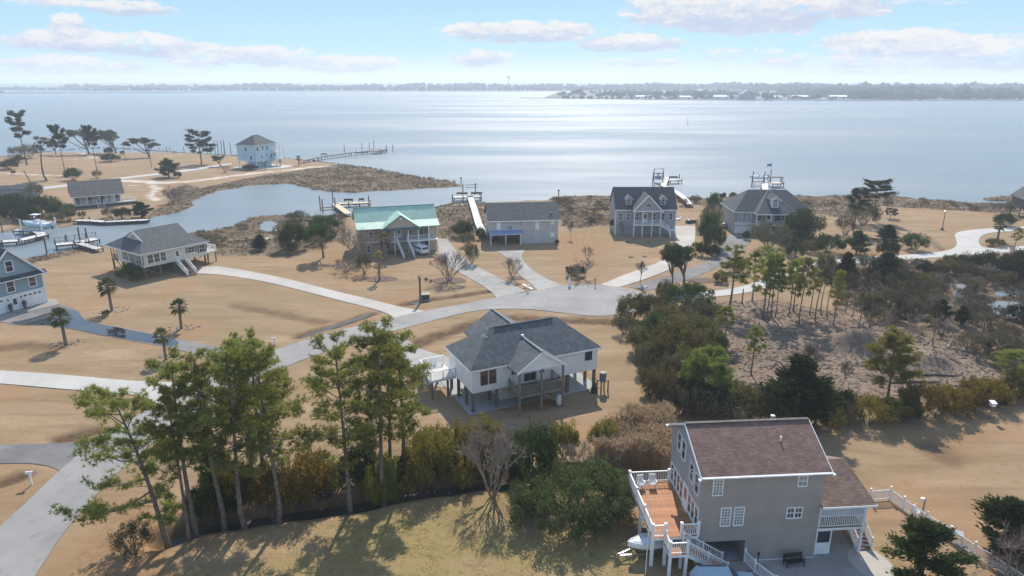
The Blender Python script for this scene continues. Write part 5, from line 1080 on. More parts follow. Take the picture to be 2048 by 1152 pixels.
def planks(par, x0, y0, x1, y1, z, m, w=.14, along='x', t=.04, name='deck', single=True, under=None):
    """deck boards on joists; boards are parts when single, otherwise one joined piece"""
    o = MB().box(x0, y0, z - t - .22, x1, y1, z - t - .005).build(name, under or m, par)
    L = (x1 - x0) if along == 'x' else (y1 - y0); S = (y1 - y0) if along == 'x' else (x1 - x0); n = max(1, int(S / w)); w = S / n
    me = box_mesh(L, w * .93, t, m) if along == 'x' else box_mesh(w * .93, L, t, m)
    for i in range(n):
        c = (i + .5) * w
        place_mesh('plank', me, o, ((x0 + x1) / 2, y0 + c, z - t) if along == 'x' else (x0 + c, (y0 + y1) / 2, z - t))
    return o
def pipe(par, x, y, z, h=.4, r=.06, m=None, name='vent_pipe'): return MB().tube([(x, y, z - .15), (x, y, z + h)], r, 8).build(name, m or PVC, par)

# ---------------------------------------------------------------- near white house on piles
def house_white():
    h = thing('stilt_house', 'near white house on brown piles with slate grey hip roof and front gable porch', 'house', (-4.46, 66.92, 0), math.atan2(.424, .906))
    walls(h, .35, .35, 2.35, 16.15, 7.65, 5.12, WHITE_W); walls(h, 4.3, 7.65, 2.35, 10.9, 11.2, 5.12, WHITE_W, 'wing_wall')
    rf = slabs(h, hip_polys(0, 0, 16.5, 8.0, 5.15, 8.2), SH_BLUE, .16)
    slabs(h, [[(3.8, 5.0, 5.15), (7.6, 5.0, 7.6), (7.6, 11.6, 7.6), (3.8, 11.6, 5.15)], [(11.4, 11.6, 5.15), (7.6, 11.6, 7.6), (7.6, 5.0, 7.6), (11.4, 5.0, 5.15)]], SH_BLUE, .16, 'wing_roof')
    slabs(h, [[(4.4, -2.5, 5.05), (7.4, -2.5, 7.1), (7.4, 2.9, 7.1), (4.4, 1.0, 5.05)], [(10.4, 1.0, 5.05), (7.4, 2.9, 7.1), (7.4, -2.5, 7.1), (10.4, -2.5, 5.05)]], SH_BLUE, .16, 'porch_roof')
    MB().beam((4.5, 4, 8.24), (12.0, 4, 8.24), .3, .05).build('ridge_cap', SH_NAVY, rf); MB().beam((7.4, -2.5, 7.13), (7.4, 2.7, 7.13), .26, .05).build('ridge_vent', RIDGE, h); MB().beam((7.6, 11.6, 7.63), (7.6, 4.9, 7.63), .26, .05).build('ridge_vent', RIDGE, h)
    gable_wall(h, [(4.7, -2.35, 5.05), (10.1, -2.35, 5.05), (7.4, -2.35, 6.9)], (0, .15, 0), WHITE_W)
    fascia(h, [(4.38, -2.52, 5.04), (7.4, -2.52, 7.1), (10.42, -2.52, 5.04)], close=False); fascia(h, [(0, 0, 5.14), (16.5, 0, 5.14), (16.5, 8, 5.14), (0, 8, 5.14)], m=WHITE, h=.14)
    MB().box(.02, .02, 4.99, 16.48, 7.98, 5.01).build('soffit', WHITE, h); MB().box(4.5, -2.4, 4.99, 10.3, .3, 5.02).build('porch_ceiling', WHITE, h)
    window(h, 'f', .35, 1.75, 3.2, .75, 1.5, GLASS_R, (2, 4), .05, BRN); window(h, 'f', .35, 2.75, 3.2, .75, 1.5, GLASS_R, (2, 4), .05, BRN); window(h, 'f', .35, 14.9, 3.75, .85, .95, GLASS, (3, 3), .04, DARK_W)
    window(h, 'f', .35, 5.3, 3.7, .6, 1.0, GLASS, (2, 2)); door(h, 'f', .35, 8.8, 2.36, .9, 2.05); window(h, 'f', .35, 7.3, 2.6, 1.5, 1.9, GLASS, (2, 1))
    for x in (.5, 3.3, 6.1, 9.2, 12.3, 15.9):
        for y in (.6, 2.6, 5.0, 7.4): pile(h, x, y, 2.4)
    # slab, storage room, porch deck and posts
    walls(h, -.1, .1, -.2, 16.4, 11.0, .06, CONC_S, 'slab'); walls(h, 4.4, 1.9, .06, 9.3, 6.5, 2.34, WHITE_W, 'storage_room')
    dk = planks(h, 4.6, -2.4, 10.2, .34, 2.32, WOOD_G, .2, 'x')
    for x in (4.75, 7.4, 10.05): pile(h, x, -2.3, 5.05, .2, WOOD_G, -.3, 'porch_post')
    railing(h, [(4.7, .3, 2.32), (4.7, -2.3, 2.32), (10.1, -2.3, 2.32), (10.1, .3, 2.32)], 1.0, WOOD_G, .16, 2.7, single=False)
    MB().box(4.62, -2.28, 2.34, 4.66, .3, 3.1).build('side_panel', WOOD_G, h)
    stairs(h, (7.4, -1.3, 2.2), (10.6, -1.3, .06), 1.0, WOOD_G, WOOD_G, rails=True, rail_m=WOOD_G)
    # pale side deck
    planks(h, -2.7, 5.4, .34, 9.6, 2.35, DECK_W, .2, 'y', under=WHITE); railing(h, [(.3, 5.45, 2.35), (-2.65, 5.45, 2.35), (-2.65, 9.55, 2.35), (.3, 9.55, 2.35)], 1.0, WHITE, .13, 1.6, single=False)
    for x, y in ((-2.5, 5.6), (-2.5, 9.4), (-.6, 5.6), (-.6, 9.4)): pile(h, x, y, 2.1, .22)
    stairs(h, (-1.3, 9.6, 2.3), (-1.3, 13.3, .05), 1.3, DECK_W, WHITE)
    for x, y, z in ((3.0, 3.4, 7.5), (3.25, 3.1, 7.35)): pipe(h, x, y, z - .3, .5, .06)
    MB().cbox(7.4, 2.5, 7.2, .25, .25, .25).build('roof_vent', WHITE, h)
    MB().box(.42, .28, .5, .75, .36, 1.1).build('meter_box', METAL, h)
    return h
HW = house_white()
def local_to_world(h, p): return Matrix.Rotation(h.rotation_euler.z, 4, 'Z') @ Vector(p) + Vector(h.location)
# ground things by the white house
p = local_to_world(HW, (9.9, -1.9, 0)); t = thing('propane_tank', 'white upright propane tank beside the white house steps', 'propane tank', p)
MB().lathe([(.0, .05), (.30, .06), (.37, .2), (.37, 1.0), (.30, 1.16), (.1, 1.22), (.0, 1.23)], 16).build('tank', PVC, t, smooth=True); MB().lathe([(.13, 1.2), (.13, 1.34)], 10).build('valve_collar', PVC, t); MB().lathe([(.3, 0), (.3, .08)], 12).build('foot_ring', METAL, t)
p = local_to_world(HW, (16.2, -.9, 0)); t = thing('air_conditioner', 'grey heat pump raised on a wooden stand at the white house corner', 'air conditioner', p, HW.rotation_euler.z)
MB().lathe([(.38, 1.5), (.4, 1.52), (.4, 2.3), (.36, 2.38)], 14).build('unit', mat('grey_unit', (.17, .17, .17), .6), t); MB().box(-.55, -.5, 1.38, .55, .5, 1.48).build('platform', WOOD_G, t); MB().lathe([(.3, 2.38), (.3, 2.41)], 12).build('fan_grille', BLACK, t)
for x in (-.48, .48):
    for y in (-.43, .43): place_mesh('leg', box_mesh(.12, .12, 1.5, WOOD_P), t, (x, y, -.1))
p = local_to_world(HW, (15.2, -.7, 0)); t = thing('bbq_grill', 'dark covered grill below the raised heat pump', 'grill', p)
MB().lathe([(.02, .9), (.3, .75), (.38, .5), (.42, .1), (.44, 0)], 10).build('cover', BLACK, t); MB().cbox(.1, 0, 1.0, .2, .25, .3).build('lid', BLACK, t)

# ---------------------------------------------------------------- near taupe house with brown roof
def house_taupe():
    h = thing('taupe_house', 'near three storey taupe house with brown shingle roof and white railed decks', 'house', (13.85, 43.2, 0), R(4.3))
    Wd, D, ze, zr = 9.2, 7.3, 7.75, 9.75
    walls(h, 0, 0, 2.0, Wd, D, ze + .02, TAUPE_W); walls(h, 3.7, .002, 0, Wd - .002, D, 2.0, TAUPE_W, 'ground_floor_wall'); walls(h, .0, 5.0, 0, 3.7, D, 2.0, TAUPE_B, 'carport_back_wall')
    for x in (0.0, Wd): gable_wall(h, [(x, 0, ze), (x, D, ze), (x, D / 2 + .2, zr - .12)], (.12 if x == 0 else -.12, 0, 0), TAUPE_B)
    walls(h, -.012, .01, 2.02, .0, D - .01, ze, TAUPE_B, 'end_wall')
    slabs(h, [[(-.3, -.35, ze - .1), (Wd + .3, -.35, ze - .1), (Wd + .3, D / 2 + .2, zr), (-.3, D / 2 + .2, zr)], [(Wd + .3, D + .35, ze - .05), (-.3, D + .35, ze - .05), (-.3, D / 2 + .2, zr), (Wd + .3, D / 2 + .2, zr)]], SH_BROWN, .14)
    MB().beam((-.3, D / 2 + .2, zr + .03), (Wd + .3, D / 2 + .2, zr + .03), .3, .06).build('ridge_cap', SH_TAUPE, h)
    fascia(h, [(-.3, -.36, ze - .1), (Wd + .3, -.36, ze - .1)], close=False, h=.16); fascia(h, [(-.31, -.35, ze - .08), (-.31, D / 2 + .2, zr + .01), (-.31, D + .35, ze - .03)], close=False, h=.16); fascia(h, [(Wd + .31, -.35, ze - .08), (Wd + .31, D / 2 + .2, zr + .01), (Wd + .31, D + .35, ze - .03)], close=False, h=.16)
    MB().beam((-.25, -.42, ze - .17), (Wd + .3, -.42, ze - .17), .12, .1).build('gutter', WHITE, h)
    for x in (.15, Wd - .06): MB().beam((x - .12, -.03, 2.05), (x - .12, -.03, 2.1), .1, .1).build('corner_board', TAUPE_W, h) if False else None
    # windows on the long front
    window(h, 'f', 0, 1.15, 5.95, .66, 1.45, GLASS_C, (3, 6)); window(h, 'f', 0, 7.5, 6.4, .62, .8, GLASS_C, (2, 2))
    window(h, 'f', 0, 1.95, 3.3, .66, 1.45, GLASS_C, (3, 6)); window(h, 'f', 0, 2.95, 3.3, .66, 1.45, GLASS_C, (3, 6))
    window(h, 'f', 0, 6.9, 3.7, .48, .8, GLASS, (2, 2)); window(h, 'f', 0, 7.5, 3.7, .48, .8, GLASS, (2, 2))
    # gable end towards the deck
    for y, z, hh in ((1.0, 5.5, 1.5), (2.2, 5.75, 1.4), (4.3, 6.4, 1.5), (5.4, 6.6, 1.4)): window(h, 'l', -.012, y, z, .75, hh, GLASS, (1, 2))
    for y in (.55, 1.35, 2.15, 4.1, 4.9, 5.7, 6.5): window(h, 'l', -.012, y, 3.0, .62, 1.5, GLASS, (1, 2))
    door(h, 'l', -.012, 3.15, 2.62, .95, 2.05)
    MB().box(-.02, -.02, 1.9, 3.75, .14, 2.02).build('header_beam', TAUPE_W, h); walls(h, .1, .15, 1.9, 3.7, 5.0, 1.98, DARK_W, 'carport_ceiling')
    for x, y in ((.12, .15), (.12, 2.8)): pile(h, x, y, 1.95, .28, WHITE)
    MB().beam((.12, .2, .2), (.12, 2.7, 1.8), .1, .1).build('cross_brace', WHITE, h); MB().box(3.7, -.05, -.05, 9.2, -.01, .06).build('base_trim', WHITE, h)
    # deck along the gable end
    planks(h, -3.55, -.15, -.03, 7.1, 2.6, DECK_O, .15, 'y', under=WHITE)
    railing(h, [(-.15, 7.05, 2.6), (-3.5, 7.05, 2.6), (-3.5, -.1, 2.6), (-2.55, -.1, 2.6)], 1.0, WHITE, .14, 2.4, single=True, pw=.15, caps=True); railing(h, [(-1.35, -.1, 2.6), (-.05, -.1, 2.6)], 1.0, WHITE, .14, 1.3, single=True, pw=.15, caps=True)
    for x, y in ((-3.4, .1), (-3.4, 3.5), (-3.4, 6.8), (-2.4, .1)): pile(h, x, y, 2.35, .22, WHITE, name='deck_post')
    # lower landing and stair
    planks(h, -2.6, -1.5, -1.2, -.2, 2.1, DECK_O, .15, 'x', under=WHITE)
    railing(h, [(-2.55, -.2, 2.1), (-2.55, -1.45, 2.1), (-1.25, -1.45, 2.1)], .95, WHITE, .14, 1.3, single=True, pw=.15, caps=True)
    for x, y in ((-2.5, -1.4), (-1.3, -1.4), (-1.3, -.35)): pile(h, x, y, 1.85, .2, WHITE, name='deck_post')
    stairs(h, (-1.2, -.85, 2.1), (1.9, -.85, .1), 1.15, DECK_O, WHITE, rail_m=WHITE, single=True)
    # right wing: screened porch over open parking
    x0, x1 = Wd, 13.1
    walls(h, x0 + .002, .4, 0, x0 + .06, 6.2, 4.6, WHITE, 'porch_back_wall'); walls(h, x0 + .26, .33, 3.46, x1 - .26, .35, 4.44, mat('porch_screen', (.50, .51, .53), .7), 'screen')
    planks(h, x0 + .06, .25, x1 - .1, 6.2, 2.42, WOOD_G, .2, 'x', under=WHITE)
    wr = slabs(h, [[(x0 - .05, -.3, 4.62), (x1 + .3, -.3, 4.62), (x1 - .55, 3.2, 6.5), (x0 - .05, 3.2, 6.5)], [(x1 + .3, 6.7, 4.62), (x0 - .05, 6.7, 4.62), (x0 - .05, 3.2, 6.5), (x1 - .55, 3.2, 6.5)], [(x1 + .3, -.3, 4.62), (x1 + .3, 6.7, 4.62), (x1 - .55, 3.2, 6.5)]], mat('brown_shingle_light', (.225, .145, .105), .9, .16, 1.2, kind='shingle', bump=.4), .14, 'wing_roof')
    fascia(h, [(x0, -.31, 4.62), (x1 + .31, -.31, 4.62), (x1 + .31, 6.7, 4.62)], close=False, h=.16); MB().box(x0 + .06, -.2, 4.44, x1 + .2, 6.6, 4.47).build('porch_ceiling', WHITE, h)
    for y in (.3, 3.3, 6.1): pile(h, x1 - .15, y, 4.5, .18, WHITE, name='porch_post')
    pile(h, x0 + .15, .3, 4.5, .18, WHITE, name='porch_post')
    railing(h, [(x0 + .2, .3, 2.42), (x1 - .2, .3, 2.42)], 1.0, WHITE, .14, 4.0, single=True, bw=.045); railing(h, [(x1 - .15, .4, 2.42), (x1 - .15, 3.0, 2.42)], 1.0, WHITE, .14, 2.6, single=True)
    stairs(h, (x1 + .45, 4.4, 2.4), (x1 + .45, .5, .08), 1.15, STEP_R, WHITE, rail_m=WHITE, single=True, risers=True)
    planks(h, x1 - .1, 4.4, x1 + 1.05, 5.6, 2.4, WOOD_G, .2, 'x', under=WHITE)
    fn = MB().lathe([(.05, 4.42), (.12, 4.36), (.1, 4.28)], 8, (11.0, 1.6, 0)).build('ceiling_fan', WHITE, h)
    for k in range(4):
        a = k * 1.5708 + .5; MB().beam((11 + .1 * math.cos(a), 1.6 + .1 * math.sin(a), 4.33), (11 + .65 * math.cos(a), 1.6 + .65 * math.sin(a), 4.33), .14, .015).build('fan_blade', WHITE, fn)
    # white utility door under the porch
    ud = MB().box(x0 + .1, .28, 0, x0 + .2, .4, 2.2).box(x0 + 1.3, .28, 0, x0 + 1.4, .4, 2.2).box(x0 + .2, .28, 2.1, x0 + 1.3, .4, 2.2).box(x0 + .2, .30, 0, x0 + 1.3, .38, 1.05).build('gate_frame', WHITE, h)
    MB().box(x0 + .2, .33, 1.05, x0 + 1.3, .34, 2.1).build('screen', GLASS, ud)
    pipe(h, 6.6, 2.2, 8.9, .35, .07); MB().cbox(7.0, 4.6, 9.6, .3, .3, .3).build('roof_vent', METAL, h)
    for x, y, z in ((-.42, -.45, ze - .25), (Wd + .35, -.45, ze - .25), (-.42, D + .3, ze - .2)): MB().cbox(x, y, z, .18, .22, .14).build('flood_lamp', WHITE, h)
    walls(h, .05, .2, -.2, 3.7, 7.2, .04, CONC_S, 'carport_slab')
    return h
HT = house_taupe(); HTz = HT.rotation_euler.z
o = sheet_mb([local_to_world(HT, q) for q in ((-1.5, -6, 0), (13.6, -6, 0), (14.6, -2.6, 0), (14.8, -.6, 0), (14.2, .3, 0), (13.0, 1.0, 0), (13.0, 6.4, 0), (9.2, 6.4, 0), (9.2, -.02, 0), (3.7, -.02, 0), (0, -.02, 0))], .03).build('patio', CONC_G); tag(o, 'concrete parking apron before the near taupe house', 'patio', kind='structure')
o = sheet_mb([local_to_world(HT, q) for q in [(13.2 + 1.5 * math.cos(a), -1.0 + 1.9 * math.sin(a), 0) for a in [k * .35 for k in range(18)]]], .045).build('patio', CONC); tag(o, 'rounded pale concrete landing at the foot of the porch steps', 'patio', kind='structure')

def rocking_chair(loc, rz, label):
    t = thing('rocking_chair', label, 'chair', loc, rz, 'white rocking chairs on the deck')
    MB().box(-.27, -.27, .40, .27, .25, .44).build('seat', WHITE, t)
    b = MB().box(-.27, .22, .44, -.21, .27, 1.1).box(.21, .22, .44, .27, .27, 1.1).box(-.27, .22, 1.02, .27, .27, 1.12).build('backrest', WHITE, t)
    for k in range(5): place_mesh('slat', box_mesh(.05, .03, .6, WHITE), b, (-.15 + .075 * k, .245, .44))
    for s in (-1, 1):
        MB().beam((s * .27, -.25, .64), (s * .27, .25, .64), .07, .03).build('armrest', WHITE, t)
        for y in (-.22, .22): place_mesh('leg', box_mesh(.05, .05, .60, WHITE), t, (s * .26, y, .05))
        MB().tube([(s * .26, -.45, .10), (s * .26, -.2, .03), (s * .26, .1, .02), (s * .26, .5, .12)], .025, 5).build('rocker', WHITE, t)
rocking_chair(local_to_world(HT, (-2.75, 6.2, 2.6)), HTz + .15, 'white rocking chair nearer the deck corner post'); rocking_chair(local_to_world(HT, (-1.75, 6.25, 2.6)), HTz - .1, 'white rocking chair nearer the taupe house wall')
# bench, lamp, step railing
p = local_to_world(HT, (7.3, -.75, .03)); t = thing('garden_bench', 'dark garden bench against the taupe house wall', 'bench', p, HTz + .08)
s_ = MB().box(-.75, -.3, .40, .75, .25, .41).build('seat', BLACK, t)
for k in range(4): place_mesh('slat', box_mesh(1.5, .11, .03, BLACK), s_, (0, -.23 + .14 * k, .41))
b_ = MB().box(-.75, .24, .41, -.69, .30, .9).box(.69, .24, .41, .75, .30, .9).build('backrest', BLACK, t)
for k in range(3): place_mesh('slat', box_mesh(1.4, .03, .1, BLACK), b_, (0, .27, .5 + .14 * k))
for s in (-1, 1):
    for y in (-.26, .26): place_mesh('leg', box_mesh(.06, .06, .42, BLACK), t, (s * .68, y, 0))
    MB().beam((s * .72, -.28, .62), (s * .72, .28, .62), .06, .04).build('armrest', BLACK, t)
p = local_to_world(HT, (4.35, -1.0, 0)); t = thing('lamp_post', 'short black garden lamp post by the carport ramp', 'lamp post', p)
MB().tube([(0, 0, -.1), (0, 0, 1.25)], .04, 6).build('post', BLACK, t); MB().lathe([(.05, 1.25), (.1, 1.3), (.09, 1.48), (.12, 1.5), (.02, 1.58)], 8).build('lantern', BLACK, t); MB().lathe([(.06, 1.32), (.06, 1.46)], 8).build('bulb', GLASS_C, t)
t = thing('ramp_railing', 'white railing sloping out from the carport toward the parked car', 'railing', local_to_world(HT, (3.75, -.1, .03)), HTz)
railing(t, [(0, 0, .0), (.25, -1.2, .0), (1.1, -3.0, .0)], .95, WHITE, .14, 1.5, 'railing', True, pw=.13, caps=True)
# ================================================================ THE OTHER HOUSES
def house_cream():
    h = thing('stilt_house', 'cream stilt house with charcoal roof beside the creek', 'house', (-66.8, 118.9, 0), math.atan2(.816, .578))
    W_, D_, ze, zb, zr, zf = 13.5, 13.2, 4.8, 6.4, 8.0, 2.1
    walls(h, .6, .6, zf, W_ - .5, D_ - 3.2, ze, CREAM_W); walls(h, 2.2, D_ - 3.2, zf, W_ - .5, D_ - .6, ze, CREAM_W, 'rear_wall')
    slabs(h, [[(0, 0, ze), (W_, 0, ze), (11.2, 3.3, zb), (11.2, 6.6, zr), (2.3, 6.6, zr), (2.3, 3.3, zb)], [(W_, D_, ze), (0, D_, ze), (2.3, 9.9, zb), (2.3, 6.6, zr), (11.2, 6.6, zr), (11.2, 9.9, zb)],
              [(0, D_, ze), (0, 0, ze), (2.3, 3.3, zb), (2.3, 9.9, zb)], [(W_, 0, ze), (W_, D_, ze), (11.2, 9.9, zb), (11.2, 3.3, zb)]], SH_GREY, .16)
    g = gable_wall(h, [(2.45, 9.7, zb - .05), (2.45, 3.5, zb - .05), (2.45, 6.6, zr - .1)], (.1, 0, 0), CREAM_W); gable_wall(h, [(11.05, 3.5, zb - .05), (11.05, 9.7, zb - .05), (11.05, 6.6, zr - .1)], (-.1, 0, 0), CREAM_W)
    window(h, 'l', 2.45, 6.2, 6.5, .6, .65, GLASS, (1, 2)); window(h, 'l', 2.45, 7.0, 6.5, .6, .65, GLASS, (1, 2))
    fascia(h, [(0, 0, ze), (W_, 0, ze), (W_, D_, ze), (0, D_, ze)], h=.18); fascia(h, [(2.28, 3.1, zb - .02), (2.28, 6.6, zr + .02), (2.28, 10.1, zb - .02)], close=False, h=.18)
    for u in (2.0, 3.2, 4.4): window(h, 'f', .6, u, 2.75, .95, 1.5, GLASS, (2, 2), .08, WHITE)
    MB().box(.6, .55, 2.6, .75, .6, 4.4).build('shutter', SHUT, h)
    for u in (9.9,): window(h, 'f', .6, u, 3.2, 1.3, 1.0, GLASS, (2, 1), shutter=SHUT)
    window(h, 'f', .6, 12.1, 2.8, 1.1, 1.4, GLASS, (2, 2), shutter=SHUT)
    for y in (2.2, 4.6, 6.9): window(h, 'l', .6, y, 2.75, .95, 1.45, GLASS, (2, 1), shutter=SHUT)
    door(h, 'f', .6, 7.1, zf, .95, 2.05, WHITE)
    # corner porch posts and screens
    for y in (10.4, 11.5, 12.6): pile(h, .75, y, ze - .1, .12, WOOD_P, zf, 'porch_post')
    MB().box(.7, 10.0, zf - .1, 2.3, 12.6, zf).build('porch_floor', WOOD_P, h); railing(h, [(.75, 10.0, zf), (.75, 12.6, zf)], .95, WOOD_P, .2, 1.2, single=False)
    for x in (.8, 3.6, 6.4, 9.2, 12.6):
        for y in (.8, 4.6, 8.6, 12.4): pile(h, x, y, zf + .02, .26, WOOD_P)
    for a, b in (((.8, .8, .3), (3.6, .8, 1.9)), ((3.6, .8, .3), (.8, .8, 1.9)), ((.8, 8.2, .3), (.8, 11, 1.9))): MB().beam(a, b, .08, .14).build('cross_brace', WOOD_P, h)
    walls(h, 4.4, 4.5, 0, 10.0, 8.5, zf, WOOD_D, 'storage_room')
    planks(h, 6.1, -.4, 8.1, .6, zf, WOOD_G, .25, 'x', under=WOOD_P); stairs(h, (7.1, -.4, zf), (7.1, -3.9, .05), 1.7, STEP_R, WHITE, rail_m=WHITE)
    planks(h, W_ - .4, 2.0, W_ + 2.4, 8.0, zf + .1, DECK_W, .25, 'y', under=WHITE); railing(h, [(W_ - .4, 2.05, zf + .1), (W_ + 2.35, 2.05, zf + .1), (W_ + 2.35, 7.95, zf + .1)], .95, WHITE, .3, 1.8, single=False)
    for x, y in ((W_ + 2.2, 2.2), (W_ + 2.2, 5), (W_ + 2.2, 7.8), (W_ + .5, 2.2)): pile(h, x, y, zf, .18, WOOD_P)
    MB().cbox(2.2, 1.3, 5.75, .3, .9, .1).build('roof_patch', WHITE, h) if False else pipe(h, 10.6, 1.2, 5.4, .4)
    return h
house_cream()

def house_blue():
    h = thing('garage_house', 'slate blue gabled house with white garage doors at the picture edge', 'house', (-80.4, 98.7, 0), math.atan2(.88, .47))
    W_, D_, ze, zr = 8.8, 11.0, 5.4, 9.9
    walls(h, 0, 0, 2.45, W_, D_, ze, BLUE_W); walls(h, .01, .01, 0, W_ - .01, D_ - .01, 2.45, WHITE, 'ground_floor_wall'); gable_wall(h, [(0, 0, ze), (W_, 0, ze), (W_ / 2, 0, zr - .1)], (0, .15, 0), BLUE_W); gable_wall(h, [(0, D_, ze), (W_, D_, ze), (W_ / 2, D_, zr - .1)], (0, -.15, 0), BLUE_W)
    slabs(h, [[(-.5, -.5, ze - .5), (W_ / 2, -.5, zr), (W_ / 2, D_ + .4, zr), (-.5, D_ + .4, ze - .5)], [(W_ + .5, D_ + .4, ze - .5), (W_ / 2, D_ + .4, zr), (W_ / 2, -.5, zr), (W_ + .5, -.5, ze - .5)]], SH_NAVY, .16)
    fascia(h, [(-.5, -.52, ze - .48), (W_ / 2, -.52, zr + .02), (W_ + .5, -.52, ze - .48)], close=False, h=.26, t=.08)
    slabs(h, [[(-.6, -.7, ze - .35), (W_ + .6, -.7, ze - .35), (W_ + .6, .05, ze + .2), (-.6, .05, ze + .2)]], SH_NAVY, .1, 'pent_roof'); fascia(h, [(-.6, -.72, ze - .35), (W_ + .6, -.72, ze - .35)], close=False, h=.14)
    MB().box(-.05, -.06, 2.35, W_ + .05, 0, 2.6).build('belt_board', WHITE, h)
    for x in (0, W_): MB().box(x - .1, -.05, 0, x + .1, .05, ze - .2).build('corner_board', WHITE, h)
    window(h, 'f', 0, W_ / 2, 6.3, .95, 1.6, GLASS, (1, 2), .12); window(h, 'f', 0, 4.0, 3.1, 1.0, 1.6, GLASS, (1, 2), .12); window(h, 'f', 0, 7.2, 3.2, .95, 1.4, GLASS, (1, 2), .12); window(h, 'f', 0, 1.4, 3.1, 1.0, 1.6, GLASS, (1, 2), .12)
    garage(h, 'f', .01, 6.85, .04, 2.9, 2.2); garage(h, 'f', .01, 1.4, .04, 2.4, 2.2); door(h, 'f', .01, 4.15, .04, .9, 2.0)
    for u in (3.2, 5.1): MB().cbox(u, -.06, 1.9, .14, .12, .3).build('wall_lamp', BLACK, h)
    walls(h, 5.5, D_ - .02, 2.6, 9.6, D_ + 3.0, 4.6, BLUE_W, 'rear_wing'); slabs(h, hip_polys(5.2, D_ - .3, 10.0, D_ + 3.4, 4.6, 6.0), SH_GREY, .14, 'rear_roof'); fascia(h, [(5.2, D_ - .3, 4.6), (10.0, D_ - .3, 4.6), (10.0, D_ + 3.4, 4.6)], close=False, h=.16)
    return h
HB = house_blue()
for u, lab in ((3.1, 'tall dark planter on the garage door side nearer the picture edge'), (5.15, 'tall dark planter between the blue house door and the wide garage door')):
    t = thing('planter', lab, 'planter', local_to_world(HB, (u, -.55, .04)), 0, 'tall planters'); MB().lathe([(.16, 0), (.3, .8), (.34, 1.0), (.3, 1.0), (.26, .9)], 10).build('pot', mat('grey_pot', (.10, .11, .12), .6), t)
    rgp = np.random.default_rng(int(u * 10)); cpl = rgp.normal(size=(240, 3)) * np.array([.13, .13, .14]) + np.array([0, 0, 1.12]); place_mesh('foliage', np_mesh('foliage', quad_leaves(rgp, cpl, .1), 4, L_GREEN), t)

def house_cottage():
    h = thing('cottage', 'low cottage with weathered brown roof and white porch across the creek', 'house', (-122.9, 189.7, 0), math.atan2(7.1, 10.3))
    W_, D_, ze, zr = 12.6, 10.5, 3.3, 7.1
    walls(h, .5, 2.2, .5, W_ - .5, D_ - .5, ze, GREEN_W); walls(h, .5, 2.19, .9, W_ - .5, 2.2, ze, WHITE, 'front_wall')
    for x in (.5, W_ - .5): gable_wall(h, [(x, .4, ze), (x, D_ - .4, ze), (x, 5.2, zr - .15)], (.1 if x < 2 else -.1, 0, 0), GREEN_W)
    slabs(h, [[(-.4, 0, ze), (W_ + .4, 0, ze), (W_ + .4, 5.2, zr), (-.4, 5.2, zr)], [(W_ + .4, D_, ze), (-.4, D_, ze), (-.4, 5.2, zr), (W_ + .4, 5.2, zr)]], SH_TAUPE, .16)
    fascia(h, [(-.4, -.02, ze), (W_ + .4, -.02, ze)], close=False, h=.16)
    MB().box(.4, .3, -.3, W_ + 3.4, 2.25, .8).build('porch_base', WOOD_D, h); planks(h, .4, .3, W_ + 3.4, 2.2, .95, DECK_W, .3, 'x', under=WHITE)
    railing(h, [(.45, .35, .95), (5.6, .35, .95)], .9, WHITE, .3, 2.6, single=False); railing(h, [(7.6, .35, .95), (W_ + 3.3, .35, .95), (W_ + 3.3, 2.1, .95), (W_ + 1.0, 4.4, .95)], .9, WHITE, .3, 2.2, single=False)
    stairs(h, (6.6, .3, .95), (6.6, -1.3, .05), 1.6, DECK_W, WHITE, n=4)
    for u in (1.2, 4.3, 7.4, 11.2): place_mesh('shutter', box_mesh(1.1, .06, 1.9, mat('brown_shutter', (.12, .095, .085), .8)), h, (u, 2.15, 1.0))
    for u in (2.7, 5.8, 9.3): window(h, 'f', 2.19, u, 1.1, 1.5, 1.7, GLASS_C, (2, 1))
    for u in (3.5, 6.0): window(h, 'l', .5, u, 1.6, .8, 1.1, GLASS, (1, 2))
    for x in (.6, 3.4, 6.6, 9.6, W_ - .5): pile(h, x, .45, ze - .05, .12, WHITE, .9, 'porch_post')
    return h
house_cottage()

